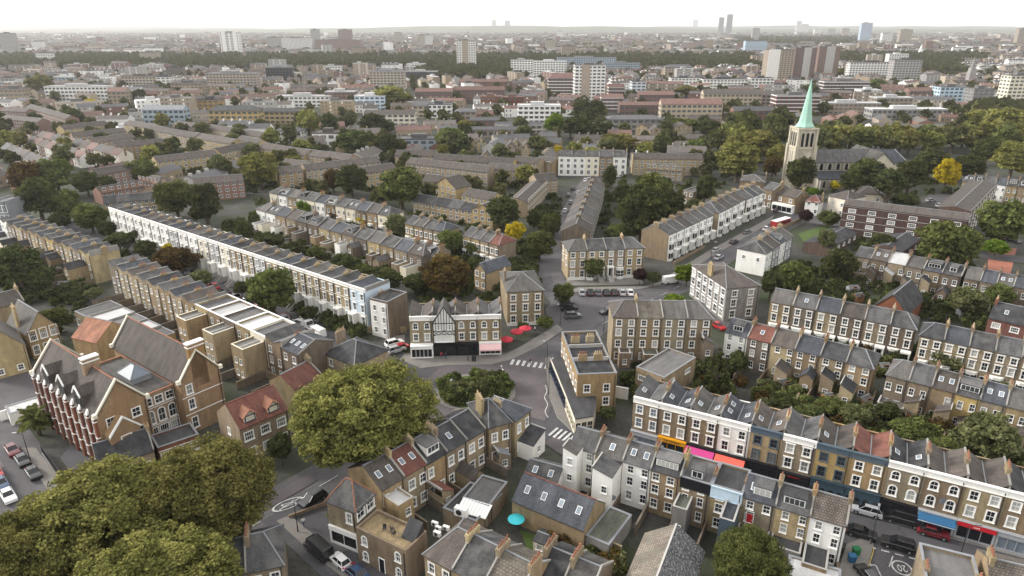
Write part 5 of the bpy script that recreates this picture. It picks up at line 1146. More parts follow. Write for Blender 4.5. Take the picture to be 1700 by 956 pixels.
# ------------------------------------------------------------------ the church with the green copper spire
cp = P(1321, 309); CH = thing('church', 'stone church with pale green copper spire among the trees', 'church', (cp.x, cp.y, 0), R(3))
TW = 9.6; TZ = top_z((1321, 309), 211)
b = MB(); h_ = TW / 2
zs = [(0, 4.7), (9, 4.5), (TZ, 4.3)]
for (za, ra), (zb, rb) in zip(zs[:-1], zs[1:]): b.loft([(-ra, -ra, za), (ra, -ra, za), (ra, ra, za), (-ra, ra, za)], [(-rb, -rb, zb), (rb, -rb, zb), (rb, rb, zb), (-rb, rb, zb)])
for sx in (-1, 1):
    for sy in (-1, 1): b.box(sx * 3.7, sx * 5.2, sy * 3.7, sy * 5.2, 0, TZ - 8); b.box(sx * 3.8, sx * 4.8, sy * 3.8, sy * 4.8, TZ - 8, TZ + .2)
for z in (9, TZ - 9.5, TZ - .6): b.box(-4.9, 4.9, -4.9, 4.9, z, z + .45)
tower = obj('tower', b.mesh('tower', ['stone']), CH)
def lancet(parent, x, y, z, w, h, rz, m='dark_glass', fr='stone'):
    n = 6; r = w / 2; pts = [(-r, 0), (-r, h - w * .8)] + [(-r * math.cos(math.pi * i / n), h - w * .8 + w * .8 * math.sin(math.pi * i / n)) for i in range(1, n)] + [(r, h - w * .8), (r, 0)]
    b = MB(); b.loft([(p, -.02, q) for p, q in pts], [(p, .1, q) for p, q in pts], 1)
    big = [(p * 1.35, q * 1.05 - .1) for p, q in pts]
    for i in range(len(pts) - 1): b.loft([(pts[i][0], -.18, pts[i][1]), (pts[i + 1][0], -.18, pts[i + 1][1]), (big[i + 1][0], -.18, big[i + 1][1]), (big[i][0], -.18, big[i][1])], [(q[0], .05, q[1]) for q in (pts[i], pts[i + 1], big[i + 1], big[i])], 0)
    return obj('window', b.mesh('window', [fr, m]), parent, (x, y, z), rz)
for k in range(4):
    a = R(90) * k; n_ = Vector((math.sin(a), -math.cos(a)))
    t_ = Vector((math.cos(a), math.sin(a)))
    for s in (-2.2, 0, 2.2): q = n_ * 4.42 + t_ * s; lancet(tower, q.x, q.y, TZ - 8.4, 1.3, 6.4, a)
    for s in (-1.8, 1.8): q = n_ * 4.5 + t_ * s; lancet(tower, q.x, q.y, TZ - 16, 1.5, 5.2, a, 'stone')
ST = top_z((1321, 309), 131); b = MB()
oc = lambda r, z: [(r * math.cos(R(22.5) + R(45) * i), r * math.sin(R(22.5) + R(45) * i), z) for i in range(8)]
b.loft(oc(4.3, TZ + .3), oc(3.0, TZ + 2.2)); b.loft(oc(3.0, TZ + 2.2), oc(2.3, TZ + 6)); b.loft(oc(2.3, TZ + 6), oc(.1, ST)); spire = obj('spire', b.mesh('spire', ['copper_green']), CH)
b = MB(); b.tube((0, 0, ST - .2), (0, 0, ST + 2), .07, .05, 5); b.box(-.5, .5, -.05, .05, ST + 1.1, ST + 1.25); obj('cross', b.mesh('cross', ['dark_metal']), spire)
NL = 38; NH = 12.6; NW = 12; NR = top_z((1390, 309), 249) - NH
b = MB(); b.box(5, NL, -NW / 2, NW / 2, 0, NH); b.box(5, NL, -NW / 2 - 5, -NW / 2, 0, 5.6); b.box(5, NL, NW / 2, NW / 2 + 5, 0, 5.6); b.poly([(NL, -NW / 2, NH), (NL, NW / 2, NH), (NL, 0, NH + NR)])
nave = obj('nave', b.mesh('nave', ['stone']), CH)
b = MB(); t = .3; b.ext_x([(-NW / 2 - .4, NH - .4), (0, NH + NR), (NW / 2 + .4, NH - .4), (NW / 2 + .4, NH - .1), (0, NH + NR + t), (-NW / 2 - .4, NH - .1)], 4.6, NL + .3)
obj('nave_roof', b.mesh('nave_roof', ['slate']), nave)
b = MB()
for s in (-1, 1): b.loft([(4.8, s * NW / 2, 8.2), (4.8, s * (NW / 2 + 5.4), 5.4), (4.8, s * (NW / 2 + 5.4), 5.65), (4.8, s * NW / 2, 8.5)], [(NL, s * NW / 2, 8.2), (NL, s * (NW / 2 + 5.4), 5.4), (NL, s * (NW / 2 + 5.4), 5.65), (NL, s * NW / 2, 8.5)])
obj('aisle_roof', b.mesh('aisle_roof', ['blue_slate']), nave)
for i in range(6):
    x = 8 + i * 4.0; lancet(nave, x, -NW / 2 - .02, 8.8, 1.7, 3.2, 0); lancet(nave, x, -NW / 2 - 5.02, 1.6, 1.4, 3.2, 0)
    b = MB(); b.box(x - 2.4, x - 1.8, -NW / 2 - 6.4, -NW / 2 - 5, 0, 5.2); b.box(x - 2.35, x - 1.85, -NW / 2 - .5, -NW / 2, 8.5, NH - .5); obj('buttress', b.mesh('buttress', ['grey_stone']), nave)
# transept and chancel
b = MB(); b.loft([(28, -NW / 2 - 6, 0), (38.8, -NW / 2 - 6, 0), (38.8, -NW / 2 - 6, NH), (33.4, -NW / 2 - 6, NH + NR), (28, -NW / 2 - 6, NH)], [(28, NW / 2 + 6, 0), (38.8, NW / 2 + 6, 0), (38.8, NW / 2 + 6, NH), (33.4, NW / 2 + 6, NH + NR), (28, NW / 2 + 6, NH)])
ts = obj('transept', b.mesh('transept', ['stone']), CH); b = MB()
for s in (-1, 1): b.loft([(33.4, -NW / 2 - 6.3, NH + NR + .1), (33.4 + s * 5.9, -NW / 2 - 6.3, NH - .4), (33.4 + s * 5.9, -NW / 2 - 6.3, NH), (33.4, -NW / 2 - 6.3, NH + NR + .5)], [(33.4, NW / 2 + 6.3, NH + NR + .1), (33.4 + s * 5.9, NW / 2 + 6.3, NH - .4), (33.4 + s * 5.9, NW / 2 + 6.3, NH), (33.4, NW / 2 + 6.3, NH + NR + .5)])
obj('transept_roof', b.mesh('transept_roof', ['grey_tile']), ts); lancet(ts, 33.4, -NW / 2 - 6.05, 5, 3.4, 8, 0)
b = MB(); b.box(NL, NL + 12, -5, 5, 0, NH - 1); obj('chancel', b.mesh('chancel', ['stone']), CH); b = MB(); e = NL + 12.4; q = NH - 1.2
b.poly([(NL, -5.6, q), (e, -5.6, q), (e - 5, 0, NH + NR), (NL, 0, NH + NR)]); b.poly([(e, 5.6, q), (NL, 5.6, q), (NL, 0, NH + NR), (e - 5, 0, NH + NR)]); b.poly([(e, -5.6, q), (e, 5.6, q), (e - 5, 0, NH + NR)])
for s in (-5.6, 5.6): b.tube((e, s, q), (e - 5, 0, NH + NR), .25, .25, 5, 1)
obj('chancel_roof', b.mesh('chancel_roof', ['blue_slate', 'lead']), CH)
OCC.append((cp.x - 6, cp.y - 13, 1, 0, 70, 26))
# ------------------------------------------------------------------ bigger buildings in the distance
def tower_block(name, label, cat, x0, x1, yt, yb, wall='concrete', glass='far_glass', depth=None, floors=None, bays=None, roof='grey_felt', rt='flat', band=None, group=None, stripe=None, plant=True, rz=0.):
    a, b_ = P(x0, yb), P(x1, yb); w = (b_ - a).length; h = max(4., top_z(((x0 + x1) / 2, yb), yt)); d = depth or min(max(w * .6, 9), 20)
    root = thing(name, label, cat, (a.x, a.y, 0), math.atan2((b_ - a).y, (b_ - a).x) + rz, group); u = (b_ - a).normalized(); OCC.append((a.x, a.y, u.x, u.y, w, d))
    he = h if rt == 'flat' else h * .8
    b = MB(); b.box(0, w, 0, d, 0, he)
    if rt == 'gable':
        b.poly([(0, d, he), (0, 0, he), (0, d / 2, h)]); b.poly([(w, 0, he), (w, d, he), (w, d / 2, h)])
    obj('wall', b.mesh('wall', [wall]), root); b = MB()
    if rt == 'flat':
        b.box(-.2, w + .2, -.2, .35, he, he + .7); b.box(-.2, w + .2, d - .35, d + .2, he, he + .7); b.box(-.2, .35, .35, d - .35, he, he + .7); b.box(w - .35, w + .2, .35, d - .35, he, he + .7); b.box(.35, w - .35, .35, d - .35, he, he + .2)
        if plant and w > 10: b.box(w * .3, w * .62, d * .3, d * .7, he + .2, he + 2.8)
    elif rt == 'gable':
        ov = .4; b.ext_x([(-ov, he - .2), (d / 2, h), (d + ov, he - .2), (d + ov, he), (d / 2, h + .25), (-ov, he)], -.2, w + .2)
    else:
        ov = .5; r_ = min(d / 2, w / 2 - .1); e0 = (-ov, -ov, he); e1 = (w + ov, -ov, he); e2 = (w + ov, d + ov, he); e3 = (-ov, d + ov, he); p, q = (r_, d / 2, h), (w - r_, d / 2, h)
        b.poly([e0, e1, q, p]); b.poly([e2, e3, p, q]); b.poly([e3, e0, p]); b.poly([e1, e2, q]); b.box(-ov, w + ov, -ov, d + ov, he - .3, he - .01)
    obj('roof', b.mesh('roof', [roof]), root)
    nf = floors or max(1, int(he / 3)); nb = bays or max(2, int(w / 4)); fh = he / nf; bw = w / nb; b = MB()
    for i in range(nf):
        z = fh * i + fh * .28
        for k in range(nb): b.box(bw * (k + .17), bw * (k + .83), -.12, -.004, z, z + fh * .5, 0)
        nd = max(2, int(d / 4))
        for k in range(nd):
            for xx in (-.12, w + .004): b.box(xx, xx + .116, d / nd * (k + .2), d / nd * (k + .8), z, z + fh * .5, 0)
        if band: b.box(-.3, w + .3, -.34, -.0, fh * i + fh * .84, fh * (i + 1) + .05 * fh, 1); b.box(w + .0, w + .34, 0, d, fh * i + fh * .84, fh * (i + 1) + .05 * fh, 1); b.box(-.34, .0, 0, d, fh * i + fh * .84, fh * (i + 1) + .05 * fh, 1)
    tag(obj('windows', b.mesh('windows', [glass, band or wall]), root), kind='stuff')
    if stripe:
        b = MB()
        for f0, f1 in stripe[1]: b.box(w * f0, w * f1, -.5, -.13, 0, he + .9)
        obj('facade_strip', b.mesh('facade_strip', [stripe[0]]), root)
    return root
T = tower_block
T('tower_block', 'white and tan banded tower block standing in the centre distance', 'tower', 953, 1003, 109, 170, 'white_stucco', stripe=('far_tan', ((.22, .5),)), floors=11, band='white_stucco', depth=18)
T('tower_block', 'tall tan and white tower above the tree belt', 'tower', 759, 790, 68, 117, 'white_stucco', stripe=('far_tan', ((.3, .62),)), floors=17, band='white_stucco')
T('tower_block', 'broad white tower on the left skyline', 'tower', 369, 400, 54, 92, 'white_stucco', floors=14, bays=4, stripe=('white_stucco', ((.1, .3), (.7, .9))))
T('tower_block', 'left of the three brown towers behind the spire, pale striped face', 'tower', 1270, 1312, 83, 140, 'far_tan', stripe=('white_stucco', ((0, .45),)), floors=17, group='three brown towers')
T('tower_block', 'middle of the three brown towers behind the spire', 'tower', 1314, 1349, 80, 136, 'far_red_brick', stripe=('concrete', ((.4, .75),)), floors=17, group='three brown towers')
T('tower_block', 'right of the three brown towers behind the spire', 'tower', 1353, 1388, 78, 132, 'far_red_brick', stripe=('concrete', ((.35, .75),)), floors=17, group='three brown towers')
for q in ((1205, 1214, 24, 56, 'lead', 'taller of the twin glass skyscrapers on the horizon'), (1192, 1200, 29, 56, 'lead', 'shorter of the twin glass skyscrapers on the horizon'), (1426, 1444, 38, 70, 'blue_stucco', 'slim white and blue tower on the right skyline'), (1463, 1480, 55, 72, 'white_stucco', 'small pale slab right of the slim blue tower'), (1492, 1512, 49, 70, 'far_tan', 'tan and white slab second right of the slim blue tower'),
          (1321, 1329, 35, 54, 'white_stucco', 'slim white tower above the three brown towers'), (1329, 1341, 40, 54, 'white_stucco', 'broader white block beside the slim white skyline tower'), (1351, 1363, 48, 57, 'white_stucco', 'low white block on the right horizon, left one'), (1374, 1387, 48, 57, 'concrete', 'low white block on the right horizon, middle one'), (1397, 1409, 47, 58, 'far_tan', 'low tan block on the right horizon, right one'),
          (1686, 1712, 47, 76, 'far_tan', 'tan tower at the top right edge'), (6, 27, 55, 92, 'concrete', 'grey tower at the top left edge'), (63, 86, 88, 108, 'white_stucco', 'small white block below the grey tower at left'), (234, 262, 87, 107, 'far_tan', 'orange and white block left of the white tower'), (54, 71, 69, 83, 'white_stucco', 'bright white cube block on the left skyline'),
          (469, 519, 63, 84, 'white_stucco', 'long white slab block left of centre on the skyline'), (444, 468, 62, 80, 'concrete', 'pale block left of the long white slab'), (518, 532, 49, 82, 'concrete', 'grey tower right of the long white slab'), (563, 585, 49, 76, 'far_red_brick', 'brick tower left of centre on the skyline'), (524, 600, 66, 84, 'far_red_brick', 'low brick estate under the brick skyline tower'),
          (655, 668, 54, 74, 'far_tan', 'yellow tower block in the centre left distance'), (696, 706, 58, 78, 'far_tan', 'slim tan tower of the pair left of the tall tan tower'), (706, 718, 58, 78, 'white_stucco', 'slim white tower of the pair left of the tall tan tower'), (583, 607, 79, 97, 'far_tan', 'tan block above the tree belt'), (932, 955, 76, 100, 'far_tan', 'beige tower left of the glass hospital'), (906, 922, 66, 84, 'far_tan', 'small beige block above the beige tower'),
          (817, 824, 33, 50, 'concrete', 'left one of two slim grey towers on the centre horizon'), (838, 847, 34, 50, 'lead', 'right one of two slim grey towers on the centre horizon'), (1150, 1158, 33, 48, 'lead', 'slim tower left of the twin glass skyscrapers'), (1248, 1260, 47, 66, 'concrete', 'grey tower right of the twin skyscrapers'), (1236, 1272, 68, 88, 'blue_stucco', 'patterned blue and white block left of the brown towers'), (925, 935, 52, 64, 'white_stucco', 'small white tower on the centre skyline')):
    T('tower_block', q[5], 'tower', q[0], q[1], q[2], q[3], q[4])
MB_ = [  # x0, x1, ytop, ybase, wall, roof, roof type, label
    (1407, 1486, 104, 134, 'white_stucco', 'grey_felt', 'flat', 'low wide white hospital wing on the right'), (1478, 1524, 100, 140, 'concrete', 'grey_felt', 'flat', 'tall grey white hospital wing on the right'), (1473, 1505, 90, 112, 'white_stucco', 'pale_roof', 'flat', 'white stepped hospital top on the right'),
    (886, 940, 102, 128, 'white_stucco', 'pale_roof', 'flat', 'long white hospital block in the centre'), (848, 885, 100, 126, 'white_stucco', 'pale_roof', 'flat', 'white hospital block left of the long one'), (925, 1022, 96, 116, 'sky_wall', 'lead', 'flat', 'wide blue green glass hospital roof in the centre'), (1000, 1062, 105, 122, 'sky_wall', 'lead', 'flat', 'blue glass block right of the glass hospital'),
    (910, 955, 122, 160, 'far_red_brick', 'far_red_roof', 'hip', 'red brick mansion block left of the banded tower'), (690, 752, 147, 172, 'far_red_brick', 'far_red_roof', 'gable', 'red roofed mansion block, left one of three'), (754, 838, 144, 170, 'far_red_brick', 'far_red_roof', 'gable', 'red roofed mansion block, right one of three'), (762, 842, 132, 150, 'far_red_brick', 'far_red_roof', 'gable', 'red roofed mansion block, rear one of three'), (798, 832, 161, 182, 'red_brick', 'far_red_roof', 'flat', 'bright red brick box building in the centre'), (834, 868, 162, 184, 'red_brick', 'far_red_roof', 'flat', 'second bright red brick box building'),
    (860, 930, 176, 206, 'white_stucco', 'pale_roof', 'flat', 'white framed flats block with grey flat roof'), (1010, 1036, 140, 166, 'far_red_brick', 'far_red_roof', 'gable', 'brick flats right of the banded tower'), (1048, 1071, 136, 162, 'blue_stucco', 'grey_felt', 'flat', 'pale blue flats right of the banded tower'), (998, 1034, 157, 186, 'far_red_brick', 'far_red_roof', 'gable', 'brown roofed flats below the banded tower'), (1060, 1118, 152, 178, 'far_red_brick', 'far_red_roof', 'gable', 'red roofed flats in the centre right'), (1028, 1096, 170, 192, 'far_red_brick', 'far_red_roof', 'gable', 'long red roofed flats in front of the tan council block'),
    (1096, 1197, 165, 204, 'far_tan', 'far_red_roof', 'gable', 'long tan council block with balconies in the centre right'), (1166, 1262, 149, 182, 'far_tan', 'far_roof', 'gable', 'pinkish council block behind the long tan one'), (1262, 1300, 152, 180, 'far_tan', 'far_roof', 'gable', 'pinkish council block nearest the spire'), (1103, 1148, 107, 130, 'far_tan', 'far_slate', 'hip', 'tan mansion with dark roof in the distance'), (1113, 1160, 130, 148, 'white_stucco', 'far_slate', 'flat', 'left one of three white banded slab blocks'), (1166, 1240, 132, 150, 'white_stucco', 'far_slate', 'flat', 'middle one of three white banded slab blocks'), (1245, 1283, 130, 150, 'white_stucco', 'far_slate', 'flat', 'right one of three white banded slab blocks'),
    (1216, 1284, 178, 208, 'far_red_brick', 'far_slate', 'gable', 'red brick slate roofed school range left of the spire'), (1006, 1098, 192, 222, 'grey_stone', 'far_slate', 'hip', 'grey roofed modern building above the round trees'), (1204, 1246, 200, 218, 'far_tan', 'far_roof', 'hip', 'curved tan building left of the spire'), (1286, 1358, 159, 190, 'red_brick', 'grey_felt', 'flat', 'pink and red banded flats behind the spire'), (1365, 1440, 136, 162, 'brown_brick', 'grey_felt', 'flat', 'dark brick and white banded block right of the spire'), (1426, 1460, 150, 170, 'white_stucco', 'pale_roof', 'flat', 'white cube building right of the spire'), (1452, 1512, 163, 184, 'far_brick', 'pale_roof', 'flat', 'brick building with broad white roof'), (1360, 1460, 172, 190, 'far_tan', 'pale_roof', 'flat', 'low pale sheds right of the spire'), (1446, 1570, 182, 198, 'concrete', 'pale_roof', 'flat', 'long low white roofed sheds on the right'),
    (1556, 1602, 145, 174, 'blue_stucco', 'grey_felt', 'flat', 'pale blue modern flats on the right'), (1506, 1556, 146, 172, 'far_red_brick', 'far_red_roof', 'gable', 'red brick row left of the pale blue flats'), (1610, 1644, 148, 182, 'grey_stone', 'grey_felt', 'flat', 'dark grey block left of the cream flats'), (1666, 1712, 126, 180, 'cream_stucco', 'grey_felt', 'flat', 'tall cream flats at the right edge'), (1446, 1500, 206, 226, 'white_stucco', 'far_roof', 'gable', 'white walled brown roofed building beyond the churchyard'), (1500, 1600, 208, 226, 'far_tan', 'far_roof', 'gable', 'long tan row beyond the churchyard'), (1610, 1720, 212, 234, 'far_brick', 'far_slate', 'gable', 'brick terrace with chimneys at the right edge, beyond the churchyard'),
    (205, 262, 127, 150, 'far_tan', 'far_roof', 'flat', 'yellow topped flats in the left distance'), (263, 285, 128, 150, 'white_stucco', 'far_slate', 'flat', 'white narrow block right of the yellow topped flats'), (286, 338, 138, 158, 'far_brick', 'far_slate', 'flat', 'brick warehouse with even windows in the left distance'), (345, 428, 122, 148, 'far_tan', 'lead', 'flat', 'long orange tan block with grey top in the left distance'), (278, 303, 112, 132, 'dark_brick', 'felt', 'flat', 'dark block behind the white narrow block'), (182, 212, 146, 176, 'far_brick', 'far_red_roof', 'gable', 'gabled brick building right of the white flats'), (78, 182, 144, 168, 'white_stucco', 'pale_roof', 'flat', 'long white flats in the left distance'), (0, 32, 130, 152, 'concrete', 'grey_felt', 'flat', 'grey block at the left edge'), (5, 42, 148, 174, 'far_brick', 'grey_felt', 'flat', 'brown block at the left edge below the grey one'), (92, 118, 128, 144, 'sky_wall', 'pale_roof', 'flat', 'blue glass block above the long white flats'),
    (240, 308, 176, 206, 'sky_wall', 'lead', 'gable', 'blue metal roofed building in the left distance'), (330, 366, 166, 190, 'yellow_brick', 'felt', 'flat', 'yellow block right of the blue metal roof'), (350, 432, 176, 214, 'yellow_brick', 'felt', 'hip', 'yellow brick flats under a black mansard roof'), (432, 500, 180, 206, 'yellow_brick', 'felt', 'hip', 'second black mansard roofed flats'), (443, 484, 112, 136, 'black_paint', 'lead', 'flat', 'black clad block left of centre'), (535, 566, 110, 126, 'white_stucco', 'pale_roof', 'flat', 'white villa below the tree belt'), (615, 672, 119, 150, 'far_tan', 'lead', 'flat', 'brown office with dark top left of centre'), (673, 726, 119, 136, 'felt', 'pale_roof', 'flat', 'black and white block right of the brown office'), (676, 706, 106, 120, 'white_stucco', 'pale_roof', 'flat', 'white building with flat roof in front of the tree belt'),
    (460, 548, 160, 178, 'white_stucco', 'pale_roof', 'flat', 'low white roofed sheds left of centre'), (541, 590, 153, 176, 'far_red_brick', 'pale_roof', 'flat', 'red and white school building left of centre'), (590, 640, 160, 184, 'blue_stucco', 'pale_roof', 'flat', 'white and blue school building left of centre'), (606, 690, 184, 210, 'cream_stucco', 'far_roof', 'gable', 'cream Victorian row behind the trees left of centre'), (710, 750, 174, 196, 'white_stucco', 'far_slate', 'flat', 'white building right of the cream Victorian row'), (686, 712, 170, 196, 'far_tan', 'far_slate', 'gable', 'tan villa between the cream row and the white building'), (458, 502, 212, 238, 'white_stucco', 'far_slate', 'hip', 'white house with grey hip roof in the left middle'), (520, 570, 222, 244, 'white_stucco', 'far_roof', 'flat', 'pale flat roofed workshop in the left middle'), (660, 735, 232, 250, 'sky_wall', 'grey_felt', 'flat', 'low glass fronted building under the dark trees'), (756, 790, 180, 206, 'far_tan', 'far_slate', 'hip', 'hip roofed villa near the red brick boxes'), (740, 880, 212, 228, 'far_tan', 'far_slate', 'gable', 'long grey roofed terrace in the centre'), (780, 830, 196, 214, 'far_red_brick', 'far_slate', 'gable', 'brick and slate row below the red brick boxes'), (822, 900, 204, 222, 'far_tan', 'far_slate', 'gable', 'tan row with dark roof below the white framed flats')]
surf('sky_wall', (.30, .37, .43), rough=.4, var=.1)
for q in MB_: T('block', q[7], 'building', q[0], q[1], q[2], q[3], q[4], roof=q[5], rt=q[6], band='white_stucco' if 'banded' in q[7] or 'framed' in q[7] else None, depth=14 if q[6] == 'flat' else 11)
# two far church steeples
for x, yt, yb, lab, m in ((1526, 72, 96, 'white stone steeple on the right beyond the park', 'white_stucco'), (1608, 94, 142, 'grey openwork stone spire on the right', 'grey_stone')):
    p = P(x, yb); h = top_z((x, yb), yt); r = h * .11; t = thing('steeple', lab, 'steeple', (p.x, p.y, 0)); b = MB(); b.box(-r, r, -r, r, 0, h * .5); b.box(-r * .8, r * .8, -r * .8, r * .8, h * .5, h * .62); obj('tower', b.mesh('tower', [m]), t)
    b = MB(); b.loft([(r * .85 * math.cos(R(45) * i), r * .85 * math.sin(R(45) * i), h * .62) for i in range(8)], [(.1 * math.cos(R(45) * i), .1 * math.sin(R(45) * i), h) for i in range(8)]); obj('spire', b.mesh('spire', [m]), t)

# ------------------------------------------------------------------ the rest of the city
rc = random.Random(11)
PARKS = [(0, 1250, 94, 117), (1380, 1640, 92, 108), (1500, 1600, 108, 128), (1290, 1700, 224, 262), (1180, 1300, 200, 275), (1600, 1700, 180, 215), (700, 850, 112, 134), (1220, 1420, 62, 75)]
def in_park(x, y): return any(a <= x <= b_ and c <= y <= d for a, b_, c, d in PARKS)
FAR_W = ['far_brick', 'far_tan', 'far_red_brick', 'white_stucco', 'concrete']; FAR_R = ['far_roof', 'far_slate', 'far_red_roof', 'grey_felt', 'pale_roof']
def shape_row(b, cx, cy, ang, w, d, h, r, mw, mr, flat=False, wins=True):
    ca, sa = math.cos(ang), math.sin(ang); T_ = lambda x, y, z: (cx + x * ca - y * sa, cy + x * sa + y * ca, z)
    a, c = -w / 2, w / 2
    for p, q in (((a, 0), (c, 0)), ((c, 0), (c, d)), ((c, d), (a, d)), ((a, d), (a, 0))): b.poly([T_(*p, 0), T_(*q, 0), T_(*q, h), T_(*p, h)], mw)
    if flat: b.poly([T_(a, 0, h), T_(c, 0, h), T_(c, d, h), T_(a, d, h)], mr)
    else:
        b.poly([T_(a, -.3, h), T_(c, -.3, h), T_(c, d / 2, h + r), T_(a, d / 2, h + r)], mr); b.poly([T_(c, d + .3, h), T_(a, d + .3, h), T_(a, d / 2, h + r), T_(c, d / 2, h + r)], mr)
        b.poly([T_(a, d, h), T_(a, 0, h), T_(a, d / 2, h + r)], mw); b.poly([T_(c, 0, h), T_(c, d, h), T_(c, d / 2, h + r)], mw)
    if wins and not flat:
        for i in range(1, max(2, int(w / 6))):
            x = a + 6 * i - 3; pts = [T_(x - .4, d / 2 - .9, h + r - .5), T_(x + .4, d / 2 - .9, h + r - .5), T_(x + .4, d / 2 + .9, h + r - .5), T_(x - .4, d / 2 + .9, h + r - .5)]
            b.loft(pts, [(p[0], p[1], h + r + 1.1) for p in pts], mw)
    elif wins and w > 12:
        pts = [T_(a + w * .3, d * .3, h), T_(a + w * .55, d * .3, h), T_(a + w * .55, d * .7, h), T_(a + w * .3, d * .7, h)]; b.loft(pts, [(p[0], p[1], h + 2.2) for p in pts], mr)
    if wins:
        n = max(1, int(w / 3.2)); nf = max(1, int(h / 3))
        for f in range(nf):
            for i in range(n):
                x = a + w * (i + .5) / n; z = h / nf * (f + .3); b.poly([T_(x - .6, -.05, z), T_(x + .6, -.05, z), T_(x + .6, -.05, z + 1.4), T_(x - .6, -.05, z + 1.4)], 10 + (i * 7 + f * 3) % 3 // 2)
MATS = FAR_W + FAR_R + ['far_glass', 'white_paint']
AREA = [('left of the white tower', 0, 369), ('below the long white slab', 369, 640), ('around the tall tan tower', 640, 900), ('around the glass hospital', 900, 1150), ('left of the three brown towers', 1150, 1400), ('right of the three brown towers', 1400, 1701)]
bulk = MB(); count = 0; treespots = []
D = 262.
rows_ = []
while D < 7500:
    step = 15 if D < 450 else 19 if D < 900 else 26 if D < 1600 else 42 if D < 3000 else 90
    half = D * .80 + 60; x = -half + rc.uniform(0, 30)
    while x < half:
        cell = rc.uniform(12, 34) if D < 450 else rc.uniform(14, 42) if D < 1600 else rc.uniform(34, 80) * (1 if D < 3000 else 1.5)
        cx, cy = x + cell / 2, D + rc.uniform(-6, 6); px, py = to_px(cx, cy, 0)
        lim = 330 if px < 420 else 312 if px < 930 else 285 if px < 1180 else 205 if px < 1290 else 222; near_zone = py > 195
        if -40 < px < 1740 and py < lim:
            zone = (math.floor(cx / 170 + 3 * math.sin(D / 310)), math.floor(D / 210)); rz = random.Random(zone[0] * 131 + zone[1] * 17)
            ang = rz.choice([0, .18, -.2, .35, -.35, .6, 1.35, -1.2]); den = rz.random()
            if in_park(px, py): treespots.append((cx, cy, px, py, 1))
            else:
                k = rc.random()
                if k < (.62 if near_zone else .74 if D < 1500 else .56) and not (near_road(cx, cy, 6) if near_zone else False) and not any(occupied(cx + math.cos(ang) * f * cell * .45, cy + math.sin(ang) * f * cell * .45 + e, 3 if near_zone else 6) for f in (-1, 0, 1) for e in (0, 8)):
                    w = min(cell * .9, 60 if abs(ang) < .8 else 20 + cell * .5); tall = rc.random(); flat = tall > .84
                    if near_zone: w = min(w, 24); flat = tall > .93
                    h = rc.uniform(3.5, 6.0) if near_zone else rc.uniform(5.5, 8) if tall < .8 else rc.uniform(8, 14) if tall < .97 else rc.uniform(14, 30)
                    if tall > .97: w = min(w, 26)
                    mw = rc.choices(range(5), (5, 3, 2.2, 3, 2) if D < 1500 else (4, 2, 2.2, 1.6, 1.4))[0]; mr = (8 if rc.random() < .6 else 9) if flat else rc.choices((5, 6, 7), (4, 4, (1.4 + 2 * (den > .7)) if D < 1500 else .5))[0]
                    OCC.append((cx - w / 2 * math.cos(ang), cy - w / 2 * math.sin(ang), math.cos(ang), math.sin(ang), w, 9)) if D < 900 else None; rows_.append((D, cx, cy, ang, w, rc.uniform(8, 11), h, rc.uniform(2, 3), mw, mr, flat, px))
                    if rc.random() < (.4 if D < 1600 else 1.): treespots.append((cx + rc.uniform(-cell / 2, cell / 2), cy + rc.uniform(9, 16), px, py, 0))
                elif rc.random() < .7: treespots.append((cx, cy, px, py, 0))
        x += cell + (rc.uniform(2, 9))
    D += step * rc.uniform(.9, 1.1)
WN = {0: 'brick', 1: 'tan brick', 2: 'red brick', 3: 'white walled', 4: 'grey walled'}; RN = {5: 'brown', 6: 'slate grey', 7: 'red', 8: 'grey flat', 9: 'white flat'}
for i, (D_, cx, cy, ang, w, d, h, r, mw, mr, flat, px) in enumerate(rows_):
    if i < 285:
        b = MB(); shape_row(b, 0, 0, 0, w, d, h, r, mw, mr, flat)
        ar = next((a[0] for a in AREA if a[1] <= px < a[2]), AREA[-1][0] if px > 850 else AREA[0][0])
        o = obj('distant_building', b.mesh('distant_building', MATS), None, (cx, cy, 0), ang)
        tag(o, f'{WN[mw]} row with {RN[mr]} roof in the distance {ar}', 'building', f'{WN[mw]} rows with {RN[mr]} roofs in the distance {ar}')
    else: shape_row(bulk, cx, cy, ang, w, d, h, r, mw, mr, flat, D_ < 2200)
tag(obj('distant_city', bulk.mesh('distant_city', MATS)), 'countless small buildings filling the distance up to the horizon', 'city', kind='stuff')
